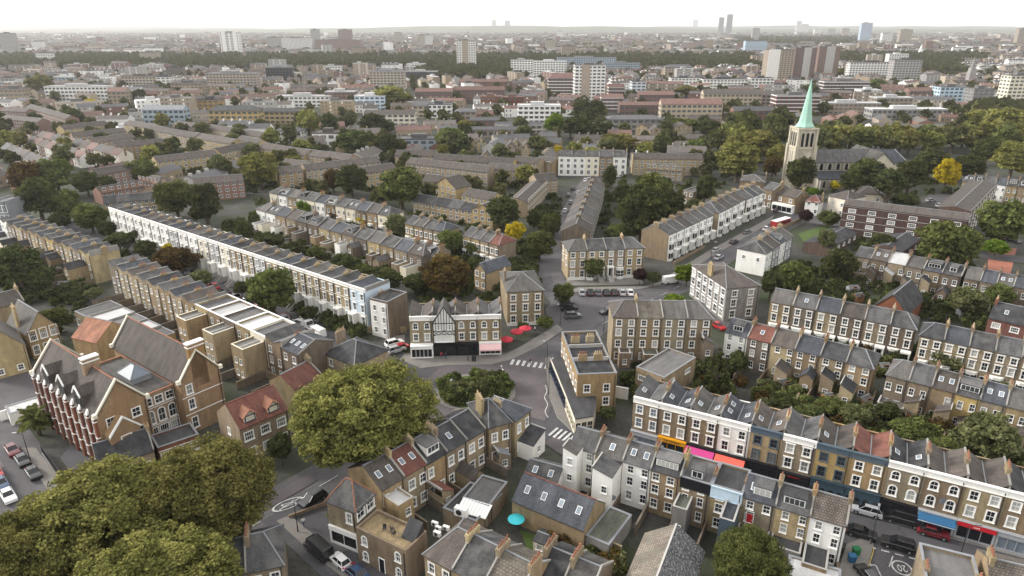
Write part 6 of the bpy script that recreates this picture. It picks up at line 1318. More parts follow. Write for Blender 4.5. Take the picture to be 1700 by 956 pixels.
# ------------------------------------------------------------------ trees
def crown_arrays(seed, nb, nl, size, shape='round', spread=.62):
    """leaf quads on many overlapping clumps inside a unit crown; returns corner points and a shade value for each leaf"""
    g = np.random.default_rng(seed); c = []; k = 0
    while len(c) < nb:
        p = g.uniform(-1, 1, 3); k += 1
        if shape == 'round':
            if .30 < np.linalg.norm(p * [1, 1, .98]) < .86 and p[2] > -.8: c.append(p * [.86, .86, .82])
        elif shape == 'cone':
            lim = .78 * (1 - (p[2] + 1) / 2) ** .8 + .06
            if lim * .35 < math.hypot(p[0], p[1]) < lim: c.append(p * [1, 1, .94])
        elif shape == 'low':
            if np.linalg.norm(p) < .8 and p[2] > -.5: c.append(p * [.9, .9, .75])
    c = np.array(c)
    if shape == 'round':
        # uneven outline: heavy lobes pull clumps out, hollows are left between them
        lob = g.normal(size=(9, 3)); lob /= np.linalg.norm(lob, axis=1)[:, None]; amp = g.uniform(-.30, .20, 9)
        u_ = c / (np.linalg.norm(c, axis=1)[:, None] + 1e-6); f_ = 1 + (np.exp(-((u_[:, None, :] - lob[None]) ** 2).sum(2) / .28) * amp[None]).sum(1); c = c * np.clip(f_, .6, 1.25)[:, None]
    rb = g.uniform(.20, .36, nb) * (1 if nb < 60 else .74 if nb < 200 else .34)
    if shape == 'cone': rb *= .62
    which = g.integers(0, nb, nl); d = g.normal(size=(nl, 3)); d[:, 2] = np.abs(d[:, 2]) * .5 + d[:, 2] * .55; d /= np.linalg.norm(d, axis=1)[:, None]
    rr = rb[which] * g.uniform(.25, 1.25, nl) ** .6; pos = c[which] + d * rr[:, None]
    nrm = d * .8 + g.normal(scale=.75, size=(nl, 3)) + [0, 0, .3]; nrm /= np.linalg.norm(nrm, axis=1)[:, None]
    t = np.cross(nrm, g.normal(size=(nl, 3))); t /= np.linalg.norm(t, axis=1)[:, None] + 1e-9; b = np.cross(nrm, t)
    s = size * g.uniform(.45, 1.45, nl)[:, None]; bend = nrm * s * .28
    q = np.stack([pos - t * s - b * s * .6 - bend, pos + t * s * .9 - b * s * .75, pos + t * s + b * s * .7 - bend, pos - t * s * .85 + b * s * .8], 1)
    clump = g.uniform(0, 1, nb)
    val = np.clip(.5 + (clump[which] - .5) * .75 + g.normal(scale=.16, size=nl), 0, 1)
    return q, val
def quads_mesh(name, q, val, mat):
    n = len(q); me = bpy.data.meshes.new(name); me.vertices.add(n * 4); me.vertices.foreach_set('co', q.reshape(-1).astype(np.float32))
    me.loops.add(n * 4); me.loops.foreach_set('vertex_index', np.arange(n * 4, dtype=np.int32)); me.polygons.add(n)
    me.polygons.foreach_set('loop_start', np.arange(0, n * 4, 4, dtype=np.int32)); me.polygons.foreach_set('loop_total', np.full(n, 4, dtype=np.int32))
    at = me.attributes.new('leaf', 'FLOAT', 'FACE'); at.data.foreach_set('value', val.astype(np.float32)); me.materials.append(M[mat]); me.update(calc_edges=True); return me
SPEC = {'near': (760, 105000, .0128), 'mid': (110, 10000, .045), 'bush': (22, 1700, .08), 'far': (36, 1300, .10)}
def crown_mesh(size, variant, kind, shape='round'):
    def mk():
        nb, nl, s = SPEC[size] if shape != 'cone' else (330, 36000, .018); q, v = crown_arrays(100 + variant * 7 + len(size) + (50 if shape == 'cone' else 0), nb, nl, s, shape); return quads_mesh('crown', q, v, 'green_leaf')
    return cached(('crown', size, variant, shape), mk)
def leafy(o, kind):
    o.material_slots[0].link = 'OBJECT'; o.material_slots[0].material = M[kind]; return o
def trunk_mesh(variant, near):
    def mk():
        g = random.Random(variant); b = MB(); n = 8 if near else 6; b.cyl(0, 0, -.02, .05, .075, .05, n); b.cyl(0, 0, .05, .42, .05, .036, n)
        for i in range(6 if near else 4):
            a = i * 2.4 + g.uniform(-.3, .3); z0 = g.uniform(.3, .42); L = g.uniform(.3, .42); p = (0, 0, z0); m = (math.cos(a) * L * .5, math.sin(a) * L * .5, z0 + .16); e = (math.cos(a) * L, math.sin(a) * L, z0 + g.uniform(.26, .42))
            b.tube(p, m, .026, .017, 5); b.tube(m, e, .017, .006, 5); b.tube(m, (m[0] * 1.1 + .06, m[1] * 1.1 - .06, m[2] + .2), .012, .004, 4)
        b.tube((0, 0, .42), (.03, -.02, .82), .034, .008, n); return b.mesh('trunk', ['tree_bark'])
    return cached(('trunk', variant, near), mk)
NT = [0]
def tree_at(x, y, r, rz, zc, kind, label, size='mid', shape='round', group=None, name='tree'):
    NT[0] += 1; k = NT[0]; t = thing(name, label, 'tree', (x, y, 0), (k * 2.399) % 6.28, group); H = zc + rz
    tw = max(.7, min(1.25, r / 5))
    obj('trunk', trunk_mesh(k % 3, size == 'near'), t, (0, 0, 0), 0, (H * .9 * tw * .8, H * .9 * tw * .8, H * .93))
    leafy(obj('crown', crown_mesh(size, k % (2 if size == 'near' and shape == 'round' else 5), kind, shape), t, (0, 0, zc), 0, (r * 1.12, r * 1.12, rz * 1.1)), kind); return t
def tree(cx, cy, rx, ry, kind, label, size='mid', shape='round', zc=None, group=None, name='tree'):
    z = zc or 8.
    for _ in range(4):
        p = P(cx, cy, z); dist_ = math.hypot(p.length, CAM_H - z); dep = p.y * math.cos(PITCH) + (CAM_H - z) * math.sin(PITCH)
        r, rz = rx * dep / FPX, ry * dep / FPX * .95
        if zc is None: z = rz * 1.02 + (1.2 if shape == 'round' else .3)
    return tree_at(p.x, p.y, r, rz, z, kind, label, size, shape, group, name)
PL, DK, GR, BR_, YL, RU, PU, GY = 'plane_leaf', 'dark_leaf', 'green_leaf', 'bright_leaf', 'yellow_leaf', 'rust_leaf', 'purple_leaf', 'grey_leaf'
tree(600, 694, 126, 106, PL, 'big olive green plane tree left of the traffic island', 'near', zc=11.5)
for cx, cy, rx, ry, lab in ((338, 832, 124, 112, 'plane tree at the right of the large group lower left'), (165, 872, 150, 118, 'plane tree in the middle of the large group lower left'), (20, 940, 110, 100, 'plane tree at the left edge of the large group lower left'), (255, 975, 150, 100, 'nearest plane tree of the group at the bottom left edge')):
    tree(cx, cy, rx, ry, PL, lab, 'near', zc=11, group='plane trees lower left')
tree(1246, 938, 72, 66, GR, 'round green tree at the bottom edge in front of the house backs', 'near', zc=6)
TL = [(511, 203, 20, 25, PL, 'tall round tree above the council roofs in the left middle'), (547, 208, 15, 24, DK, 'dark tree right of the tall round one in the left middle'), (430, 281, 33, 32, PL, 'broad olive tree above the council roofs left of centre'), (290, 324, 33, 33, GR, 'left one of the two big round trees behind the white terrace'), (340, 336, 29, 38, DK, 'right one of the two big round trees behind the white terrace'),
 (241, 283, 22, 21, GR, 'round tree in front of the red brick flats'), (362, 275, 19, 20, DK, 'dark round tree beside the white roofed garages'), (143, 303, 23, 21, DK, 'dark round tree above the small bright green one at left'), (48, 293, 30, 34, RU, 'brownish tree at the left edge of the wooded patch'), (92, 290, 32, 32, GR, 'tall tree in the middle of the wooded patch at left'), (62, 328, 36, 38, DK, 'dark tree low in the wooded patch at left'), (106, 338, 26, 28, GR, 'green tree at the right of the wooded patch'), (100, 366, 18, 15, DK, 'small dark tree under the wooded patch'),
 (149, 357, 28, 27, GR, 'neat round green tree at the left end of the white terrace'), (178, 380, 16, 16, DK, 'dark shrubby tree in front of the white terrace end'), (197, 398, 22, 14, DK, 'first low street tree along the white terrace'), (224, 393, 18, 13, DK, 'second low street tree along the white terrace'), (241, 413, 20, 15, DK, 'third low street tree along the white terrace'), (284, 413, 16, 13, YL, 'bright yellow street tree before the white terrace'), (290, 432, 40, 24, RU, 'russet street tree under the yellow one'), (332, 462, 20, 16, GY, 'grey green street tree before the white terrace'), (447, 480, 42, 42, GR, 'big round street tree before the middle of the white terrace'), (400, 478, 14, 12, DK, 'small street tree left of the big round one'), (508, 520, 16, 14, DK, 'dark front garden tree near the pale blue house'),
 (28, 442, 38, 42, DK, 'dark tree at the left edge below the sawtooth terrace'), (70, 462, 22, 22, DK, 'lower dark tree beside the sawtooth terrace wings'), (92, 527, 24, 20, GR, 'leafy green tree beside the schoolhouses'), (155, 487, 16, 10, GY, 'pale shrub tree behind the classroom roofs'), (552, 296, 17, 20, RU, 'reddish tree in the left middle'), (583, 297, 27, 27, DK, 'dark tree next to the reddish one in the left middle'), (666, 309, 40, 36, GR, 'broad bright tree in the middle distance above the low brick row'),
 (836, 350, 29, 30, DK, 'dark tree above the yellow tree in the middle'), (855, 386, 18, 20, YL, 'bright yellow tree in the middle'), (896, 403, 26, 25, GR, 'round tree left of the villa terrace'), (913, 371, 19, 19, GR, 'round tree at the foot of the short street'), (887, 362, 14, 18, DK, 'dark narrow tree by the short street'), (748, 399, 24, 22, GR, 'green tree before the bay fronted houses'), (786, 413, 14, 14, GR, 'small green tree left of the gabled brick house'), (657, 372, 19, 22, GY, 'wispy grey green tree in the left middle'), (505, 345, 17, 14, BR_, 'bright green tree among the white fronts'), (535, 347, 13, 13, GR, 'small green tree right of the bright green one'), (612, 364, 22, 10, YL, 'yellow green low tree among the white fronts'), (560, 357, 15, 9, RU, 'russet low tree among the white fronts'),
 (740, 452, 42, 36, RU, 'large russet green tree behind the pub row'), (570, 437, 24, 18, DK, 'garden tree right of centre behind the white terrace'), (525, 419, 16, 13, GR, 'small garden tree behind the white terrace'), (489, 413, 22, 14, DK, 'dark garden tree behind the white terrace'), (443, 398, 22, 13, DK, 'low garden tree behind the white terrace'), (642, 462, 28, 20, DK, 'dark garden tree behind the pale blue house'), (604, 450, 18, 14, GR, 'green garden tree behind the pale blue house'), (405, 383, 15, 22, DK, 'tall dark tree at the left end of the brick backs'), (425, 362, 13, 14, GR, 'green tree beside the white end house in the left middle'), (690, 470, 22, 16, DK, 'dark garden tree left of the russet one behind the pub'),
 (1013, 290, 13, 22, DK, 'narrow dark tree by the white fronted terrace'), (1066, 348, 42, 50, DK, 'tall dark tree mass in the centre, left part'), (1083, 316, 32, 34, GR, 'green tree top of the central tree mass'), (1112, 345, 27, 36, DK, 'dark tree at the right of the central tree mass'), (1025, 385, 17, 16, GR, 'green tree behind the villa terrace chimneys'), (1034, 320, 16, 20, DK, 'dark tree at the left of the central tree mass'), (1171, 312, 15, 26, DK, 'tall dark tree right of the central tree mass'), (1086, 264, 18, 13, GR, 'green tree before the tan council block'), (1155, 345, 18, 16, DK, 'low dark tree behind the bay windowed terrace'), (985, 443, 20, 17, GR, 'small round street tree before the villa terrace'), (937, 484, 19, 20, GR, 'street tree left of the row of parked cars'), (1141, 453, 21, 18, BR_, 'neat bright green tree by the white van'), (1119, 497, 19, 9, BR_, 'bright clipped tree behind the tall brick backs'), (1063, 456, 14, 12, PU, 'dark purple tree at the right of the villa terrace'), (1085, 460, 14, 10, DK, 'dark shrub tree right of the purple one'),
 (1027, 236, 32, 20, PL, 'broad olive tree in the centre distance'), (978, 183, 34, 20, DK, 'dark round tree below the banded tower'), (922, 205, 19, 20, BR_, 'bright green tree by the white framed flats'), (962, 208, 28, 22, DK, 'dark tree between the bright green tree and the olive one'), (870, 220, 14, 12, GR, 'small tree below the white framed flats'), (1138, 207, 28, 14, GR, 'green tree right of the grey modern building'), (1178, 212, 22, 15, DK, 'dark tree below the long tan council block'), (1140, 151, 22, 10, PL, 'olive tree behind the red roofed flats'), (1160, 240, 24, 12, GR, 'low green tree before the curved tan building'),
 (1226, 266, 38, 34, PL, 'large olive tree left of the church, front one'), (1262, 238, 36, 28, PL, 'large olive tree left of the church, rear one'), (1215, 232, 24, 18, PL, 'olive tree behind the pair left of the church'), (1291, 262, 18, 26, PL, 'olive tree touching the church tower'), (1327, 286, 26, 30, DK, 'dark tree in front of the church tower'), (1283, 276, 17, 18, RU, 'russet tree left of the church tower'), (1440, 286, 32, 30, DK, 'dark churchyard tree in front of the transept'), (1478, 302, 26, 26, DK, 'second dark churchyard tree'), (1414, 300, 18, 22, DK, 'dark churchyard tree under the nave windows'), (1512, 288, 26, 28, DK, 'third dark churchyard tree'), (1545, 270, 30, 26, DK, 'rear dark churchyard tree'), (1387, 306, 10, 8, YL, 'small yellow tree under the church nave'), (1573, 287, 20, 28, YL, 'tall bright yellow tree right of the church'), (1350, 318, 10, 8, BR_, 'small bright tree in front of the church'), (1610, 275, 26, 22, DK, 'dark tree right of the tall yellow one'),
 (1670, 202, 36, 26, PL, 'large olive tree at the right edge beyond the churchyard'), (1628, 198, 26, 20, PL, 'olive tree left of the one at the right edge'), (1684, 262, 34, 32, PL, 'olive green tree at the right edge beside the churchyard'), (1640, 250, 26, 22, DK, 'dark tree beyond the churchyard at the right'), (1577, 403, 52, 42, GR, 'big round green tree in the maisonette court'), (1668, 369, 44, 42, GR, 'big round green tree at the right edge'), (1465, 402, 22, 18, DK, 'clipped dark tree inside the maisonette court'), (1371, 398, 18, 20, GY, 'thin tree left of the maisonette court'), (1394, 438, 30, 30, DK, 'dark round tree left of the brick backs below the maisonettes'), (1321, 457, 30, 28, GR, 'round green tree right of the grey brick villa'), (1281, 470, 18, 26, DK, 'dark tree beside the grey brick villa'), (1338, 357, 12, 11, PU, 'small purple tree at the road by the church'), (1376, 361, 20, 12, GR, 'small green tree at the corner of the maisonettes'), (1500, 331, 24, 12, DK, 'clipped dark hedge tree behind the maisonettes'), (1655, 410, 22, 14, BR_, 'bright low tree by the brick path'),
 (1608, 500, 30, 26, GY, 'silvery birch behind the right hand terraces'), (1660, 490, 24, 24, GR, 'green tree right of the silvery birch'), (1530, 500, 18, 14, DK, 'dark tree beside the steep slate chapel'), (1569, 592, 34, 24, GY, 'feathery grey green tree before the solar panelled terrace'), (1646, 595, 18, 34, GY, 'slender birch before the terrace at the right edge'), (1645, 728, 48, 46, GY, 'weeping willow behind the shopping parade'), (1340, 690, 32, 20, DK, 'garden tree behind the middle of the parade'), (1300, 668, 24, 14, DK, 'garden tree behind the white shop house'), (1378, 672, 22, 14, GR, 'green garden tree behind the black shop house'), (1420, 690, 26, 20, GY, 'wispy garden tree behind the parade'), (1507, 714, 28, 18, GR, 'leafy green garden tree behind the pub'), (1562, 744, 34, 22, GR, 'green garden tree left of the willow'), (1475, 680, 20, 14, DK, 'dark garden tree left of the leafy one behind the pub'), (1226, 600, 18, 22, DK, 'leafy tree between the fir and the white dormer house'), (464, 742, 22, 26, DK, 'dark young tree left of the big plane tree'), (905, 535, 16, 10, GR, 'bushy tree beside the red parasols'), (868, 540, 10, 8, DK, 'small tree behind the red parasols'), (1010, 685, 17, 11, DK, 'small dark tree behind the pink corner shop'), (1548, 918, 13, 14, BR_, 'small bright street tree on the high street corner'), (785, 440, 12, 12, DK, 'dark tree behind the small gabled house'), (150, 172, 11, 9, YL, 'bright yellow tree in the left distance'), (367, 240, 9, 7, YL, 'small yellow tree among the council roofs'), (927, 250, 9, 10, YL, 'small yellow tree above the short street'), (67, 140, 22, 18, PL, 'broad tree left of the long white flats'), (230, 158, 12, 12, DK, 'dark tree before the long white flats'), (120, 193, 16, 15, DK, 'dark tree beside the red brick flats'), (650, 158, 34, 20, PL, 'olive tree mass left of the mansion blocks'), (620, 205, 26, 20, DK, 'dark trees by the cream Victorian row'), (590, 235, 30, 22, DK, 'dark tree mass in the left middle'), (640, 238, 22, 20, DK, 'dark tree above the low glass fronted building'), (745, 228, 26, 18, GR, 'green tree above the tan gabled houses'), (790, 210, 16, 10, DK, 'dark tree behind the tan gabled houses'), (285, 143, 12, 7, GR, 'small green tree by the white narrow block'), (1345, 150, 16, 12, DK, 'dark tree just right of the spire'), (1400, 120, 22, 9, PL, 'olive tree before the white hospital'), (1455, 140, 16, 10, GR, 'green tree before the hospital wings')]
for q in TL: tree(*q[:5], q[5], zc=13 if q[5].startswith(('dark tree in front of the church', 'dark churchyard', 'second dark churchyard', 'third dark churchyard')) else None)
tree(1191, 618, 30, 46, DK, 'tall dark fir behind the left end of the parade', 'near', 'cone')
# palm
pp = P(66, 722); pm = thing('palm_tree', 'palm with arching green fronds beside the school', 'palm', (pp.x, pp.y, 0)); b = MB(); b.cyl(0, 0, 0, 3.6, .35, .3, 9); obj('trunk', b.mesh('trunk', ['tree_bark']), pm)
q_, v_ = [], []; g = random.Random(4)
for i in range(46):
    a = i * 2.4; up = g.uniform(-.1, 1.2); L = g.uniform(2.8, 3.8); prev = Vector((0, 0, 3.6))
    dirv = Vector((math.cos(a) * math.cos(up), math.sin(a) * math.cos(up), math.sin(up)))
    for k in range(7):
        nxt = prev + dirv * (L / 7); side_ = Vector((-math.sin(a), math.cos(a), 0)); w = .62 * math.sin(math.pi * (k + .8) / 8.2)
        for sg in (-1, 1): q_.append([prev, nxt, nxt + side_ * sg * w + Vector((0, 0, -.14)) + dirv * .2, prev + side_ * sg * w + Vector((0, 0, -.14)) + dirv * .05]); v_.append(g.random())
        dirv = (dirv + Vector((0, 0, -.2))).normalized(); prev = nxt
obj('frond_crown', quads_mesh('frond_crown', np.array([[list(p) for p in f] for f in q_]), np.array(v_), 'green_leaf'), pm)
# shrubs: island, gardens
gb = random.Random(8)
SHQ, SHV, NS = [], [], [0]
bushq = [crown_arrays(300 + i, 14, 190, .17, 'low') for i in range(3)]
def bush(x, y, r, kind, label, group, z=0.):
    NS[0] += 1
    if NS[0] > 290:
        q, v = bushq[NS[0] % 3]; SHQ.append(q * [r, r, r * .9] + [x, y, z + r * .42]); SHV.append(v); return
    NT[0] += 1; o = leafy(obj('shrub', crown_mesh('bush', NT[0] % 4, kind, 'low'), None, (x, y, z + r * .42), gb.uniform(0, 6), (r, r, r * gb.uniform(.75, 1.05))), kind); return tag(o, label, 'shrub', group)
for i in range(58):
    a, rr = gb.uniform(0, 6.28), math.sqrt(gb.random()) * .97; px, py = 790 + 56 * rr * math.cos(a), 652 + 25 * rr * math.sin(a); p = P(px, py)
    bush(p.x, p.y, gb.uniform(1.2, 2.7), gb.choice([DK, GR, GR, DK, GY]) if not (770 < px < 785 and py > 655) else 'pale_leaf', 'green shrub planted on the traffic island', 'shrubs on the traffic island', .3)
GARD = [('behind the shopping parade', [(1235, 655), (1310, 632), (1700, 735), (1700, 800), (1260, 690)], 95), ('between the right hand terraces', [(1240, 575), (1530, 590), (1700, 625), (1700, 660), (1460, 630), (1250, 600)], 80), ('around the flat roofed brick building', [(1030, 640), (1060, 600), (1190, 590), (1240, 640), (1160, 680), (1050, 670)], 40), ('in front of the upper brick terrace', [(1280, 545), (1520, 585), (1700, 620), (1700, 640), (1500, 610), (1280, 565)], 50), ('behind the upper brick terrace', [(1280, 450), (1420, 455), (1640, 500), (1700, 540), (1640, 560), (1500, 520), (1290, 490)], 110), ('around the maisonette court', [(1360, 400), (1480, 395), (1600, 420), (1640, 460), (1420, 420)], 50), ('behind the pub row', [(690, 500), (830, 480), (840, 515), (700, 522)], 26), ('behind the long white terrace', [(380, 368), (700, 440), (690, 482), (600, 462), (370, 395)], 150), ('in front of the long white terrace', [(200, 405), (600, 543), (600, 562), (200, 424)], 110), ('behind the houses left of the junction', [(660, 420), (800, 425), (840, 480), (700, 495)], 80),
        ('around the villa terrace', [(870, 400), (940, 400), (940, 470), (880, 480), (840, 440)], 46), ('below the maisonettes', [(1270, 440), (1420, 440), (1600, 490), (1640, 540), (1500, 510), (1300, 490)], 55), ('around the left middle rows', [(440, 325), (660, 355), (840, 385), (840, 430), (700, 430), (420, 345)], 160), ('behind the bay windowed terraces', [(1000, 290), (1180, 280), (1230, 290), (1110, 380), (1000, 400)], 130), ('by the school yards', [(90, 470), (170, 470), (130, 520), (90, 560)], 18), ('left of the sawtooth terrace', [(0, 395), (120, 430), (170, 480), (60, 505), (0, 500)], 60), ('around the churchyard', [(1300, 300), (1560, 285), (1590, 320), (1480, 325), (1330, 325)], 40), ('among the council blocks', [(100, 225), (330, 215), (640, 265), (880, 285), (880, 345), (640, 330), (240, 312), (100, 260)], 420), ('along the short street', [(895, 320), (935, 330), (915, 400), (880, 380)], 26), ('in the yards at the bottom', [(900, 905), (1010, 915), (1050, 945), (930, 960)], 10)]
def inpoly(x, y, pts):
    c = False; n = len(pts)
    for i in range(n):
        x0, y0 = pts[i]; x1, y1 = pts[(i + 1) % n]
        if (y0 > y) != (y1 > y) and x < (x1 - x0) * (y - y0) / (y1 - y0) + x0: c = not c
    return c
GARD.sort(key=lambda q: -sum(p[1] for p in q[1]) / len(q[1]))
for where, pts, n in GARD:
    xs, ys = [q[0] for q in pts], [q[1] for q in pts]; k = 0; tries = 0
    while k < n and tries < n * 14:
        tries += 1; x, y = gb.uniform(min(xs), max(xs)), gb.uniform(min(ys), max(ys))
        if not inpoly(x, y, pts): continue
        p = P(x, y)
        if occupied(p.x, p.y, .4) or near_road(p.x, p.y, .6): continue
        bush(p.x, p.y, gb.uniform(1.2, 3.0), gb.choice([DK, DK, GR, GR, GY, RU]), f'low green garden shrub {where}', f'garden shrubs {where}'); k += 1
if SHQ: tag(obj('undergrowth', quads_mesh('undergrowth', np.concatenate(SHQ), np.concatenate(SHV), 'dark_leaf')), 'low mixed shrubs and undergrowth filling the farther back gardens', 'shrubs', kind='stuff')
# far trees: the largest stay single trees, the rest are one mass
far_n = 0
ts_ = []
for cx, cy, px, py, park in treespots:
    m = 4 if park else 1
    for _ in range(m): ts_.append((cx + gb.uniform(-22, 22) * (park or .2), cy + gb.uniform(-14, 14) * (park or .2), px, py, park))
for i in range(44): ts_.append((*P(1340 + i * 8.4 + gb.uniform(-8, 8), gb.uniform(243, 262)), 1340 + i * 8, 240, 2))
for i in range(20): ts_.append((*P(1185 + gb.uniform(0, 110), gb.uniform(205, 268)), 1240, 240, 2))
ts_.sort(key=lambda q: q[1]); mass = []; mval = []
midq = [crown_arrays(40 + i, 30, 480, .145) for i in range(3)]
for pts, n in (([(0, 205), (420, 190), (640, 230), (930, 235), (900, 330), (640, 345), (420, 315), (0, 270)], 150), ([(940, 215), (1280, 215), (1280, 300), (1180, 300), (1000, 285)], 50)):
    k = 0
    for _ in range(n * 12):
        x, y = gb.uniform(0, 1300), gb.uniform(190, 345)
        if k >= n: break
        if not inpoly(x, y, pts): continue
        p = P(x, y)
        if occupied(p.x, p.y, 1.2) or near_road(p.x, p.y, 2): continue
        r = gb.uniform(2.2, 4.6); q, v = midq[k % 3]; mass.append(q * [r, r, r * 1.1] + [p.x, p.y, r * 1.25]); mval.append(np.clip(v + gb.uniform(-.3, .3), 0, 1)); k += 1
lowq, lowv = crown_arrays(5, 14, 60, .40)
for x, y, px, py, park in ts_:
    r = gb.uniform(4.2, 6.5) * (1.25 if park else .9)
    if occupied(x, y, 1.0) or (y < 420 and near_road(x, y, 2)): continue
    if far_n < 150:
        far_n += 1; ar = 'behind the church' if park == 2 else next((a[0] for a in AREA if a[1] <= px < a[2]), AREA[0][0] if px < 850 else AREA[-1][0])
        tree_at(x, y, r, r * .95, r * 1.35, gb.choice(['far_leaf', 'far_leaf', PL, DK] if park != 2 else [PL, PL, 'far_leaf', GR]), f'one of the green trees in the distance {ar}', 'far', group=f'trees in the distance {ar}')
    else:
        k = 1 if y < 2200 else 1.9; f = lowq if y < 1500 else lowq[::2] if y < 2600 else lowq[::4] * 1.15; mass.append(f * [r * k * 1.1, r * k * 1.1, r] + [x, y, r * 1.1]); mval.append(np.clip((lowv if y < 1500 else lowv[::2] if y < 2600 else lowv[::4]) + gb.uniform(-.25, .25), 0, 1))
if mass: tag(obj('distant_woods', quads_mesh('distant_woods', np.concatenate(mass), np.concatenate(mval), 'far_leaf')), 'mass of small far-off trees filling the distance', 'woods', kind='stuff')
# ------------------------------------------------------------------ vehicles
def car_meshes(paint, kind):
    def mk():
        L, W, H = dict(car=(4.3, 1.78, 1.45), van=(5.4, 2.0, 2.3), mini=(3.6, 1.65, 1.48), suv=(4.6, 1.9, 1.7))[kind]; w = W / 2
        prof = {'car': [(-.5, .25), (-.5, .62), (-.44, .86), (-.36, .92), (.22, .96), (.40, .86), (.5, .74), (.5, .25)], 'mini': [(-.5, .25), (-.5, .7), (-.47, .95), (-.3, .97), (.2, .97), (.4, .88), (.5, .72), (.5, .25)],
                'suv': [(-.5, .3), (-.5, .85), (-.47, 1.05), (-.3, 1.08), (.2, 1.08), (.42, .98), (.5, .85), (.5, .3)], 'van': [(-.5, .3), (-.5, 1.1), (-.49, 1.3), (-.2, 1.3), (.3, 1.3), (.42, 1.05), (.5, .9), (.5, .3)]}[kind]
        b = MB()
        rings = [[(x * L, y, z if abs(y) < w * .98 else z * .97 + .03) for x, z in prof] for y in (-w, -w * .86, w * .86, w)]
        rings[0] = [(x * .985, y, (z - .55) * .9 + .55) for x, y, z in rings[0]]; rings[3] = [(x * .985, y, (z - .55) * .9 + .55) for x, y, z in rings[3]]
        for p, q in zip(rings[:-1], rings[1:]): b.loft(p, q, 0)
        for x in (-.31, .31):
            for s in (-1, 1): b.box(x * L - .38, x * L + .38, s * w - .02 if s < 0 else s * w - .1, s * w + .1 - .09 if s > 0 else s * w + .1, .28, .66, 1)
        body = b.mesh('body', [paint, 'tyre']); b = MB()
        cab = {'car': (-.42, -.26, .06, .24), 'mini': (-.47, -.38, .08, .27), 'suv': (-.47, -.38, .08, .26), 'van': (-.495, -.48, .26, .40)}[kind]; z0 = max(z for x, z in prof) - .05; a = w * .88; t = w * .74
        lo = [(cab[0] * L, -a, z0), (cab[3] * L, -a, z0), (cab[3] * L, a, z0), (cab[0] * L, a, z0)]; hi = [(cab[1] * L, -t, H), (cab[2] * L, -t, H), (cab[2] * L, t, H), (cab[1] * L, t, H)]
        if kind == 'van': hi = [(x, y * 1.15, z) for x, y, z in hi]
        b.loft(lo, hi, 0 if kind != 'van' else 1); glass = MB()
        glass_m = b.mesh('windows', ['car_glass', paint]); b = MB()
        rx = [(x * .985, y * .97, z) for x, y, z in hi]; b.loft([(x, y, H - .03) for x, y, z in rx], [(x * .96, y * .9, H + .045) for x, y, z in rx]); 
        for i in range(4): b.tube(lo[i], hi[i], .05, .05, 4)
        for s in (-1, 1): m0, m1 = Vector(lo[0 if s < 0 else 3]).lerp(Vector(lo[1 if s < 0 else 2]), .5), Vector(hi[0 if s < 0 else 3]).lerp(Vector(hi[1 if s < 0 else 2]), .5); b.tube(m0, m1, .04, .04, 4)
        if kind == 'van': b.box(cab[2] * L + .1, cab[3] * L + .12, -w * .7, w * .7, z0 + .02, z0 + .5, 1)
        roof = b.mesh('roof', [paint, 'car_glass']); b = MB()
        ring = lambda r, y: [(r * math.cos(2 * math.pi * i / 12), y, r * math.sin(2 * math.pi * i / 12)) for i in range(12)]
        b.loft(ring(.33, -.11), ring(.33, .11), 0); b.loft(ring(.2, -.125), ring(.2, .125), 1); wheel = b.mesh('wheel', ['tyre', 'chrome']); b = MB()
        b.box(-.05, .05, -.2, .2, 0, .16); hl = b.mesh('headlight', ['white_paint']); b = MB(); b.box(-.05, .05, -.14, .14, 0, .18); tl = b.mesh('tail_light', ['red_paint'])
        return dict(body=body, glass=glass_m, roof=roof, wheel=wheel, hl=hl, tl=tl, L=L, w=w, zl=prof[-2][1])
    return cached(('car', paint, kind), mk)
def vehicle(px, ang, paint, kind, label, group=None, name=None, z=.12):
    p = P(*px) if not isinstance(px, Vector) else px; m = car_meshes(paint, kind)
    c = thing(name or ('van' if kind == 'van' else 'car'), label, 'van' if kind == 'van' else 'car', (p.x, p.y, z), ang, group)
    obj('body', m['body'], c); obj('windows', m['glass'], c); obj('roof', m['roof'], c)
    for x in (-.31, .31):
        for s in (-1, 1): obj('wheel', m['wheel'], c, (x * m['L'], s * (m['w'] - .1), .33))
    for s in (-1, 1): obj('headlight', m['hl'], c, (m['L'] * .485, s * m['w'] * .7, m['zl'] - .2)); obj('tail_light', m['tl'], c, (-m['L'] * .487, s * m['w'] * .78, .68))
    return c
def heading(a, b_): d = P(*b_) - P(*a); return math.atan2(d.y, d.x)
def face(a, b_): return heading(a, b_)
hs1 = heading((1250, 822), (1500, 893)); V = vehicle
V((1437, 853), hs1 + math.pi, 'car_silver', 'suv', 'silver car parked outside the dark blue pub'); V((1497, 868), hs1 + math.pi, 'car_black', 'van', 'large black van parked on the high street'); V((1548, 889), hs1, 'car_dark_red', 'car', 'dark red car parked beside the black van'); V((1428, 890), hs1, 'car_black', 'car', 'black car by the corner of the white house on the high street'); V((1490, 910), hs1 + math.pi, 'car_black', 'suv', 'black car passing the mouth of the side street'); V((1440, 962), R(100), 'car_black', 'car', 'black car at the bottom edge in the side street')
bl_ = heading((-10, 725), (38, 800))
for q in ((22, 752, 'car_dark_red', 'red car parked uppermost by the palm'), (39, 769, 'car_black', 'black car parked below the red one by the palm'), (57, 790, 'car_black', 'second black car below the red one, nearest the plane trees'), (3, 808, 'car_blue', 'blue car at the left edge of the photo'), (15, 828, 'car_white', 'white car at the left edge of the photo'), (-6, 790, 'car_red', 'red car cut off by the left edge')): V(q[:2], bl_, q[2], 'car', q[3])
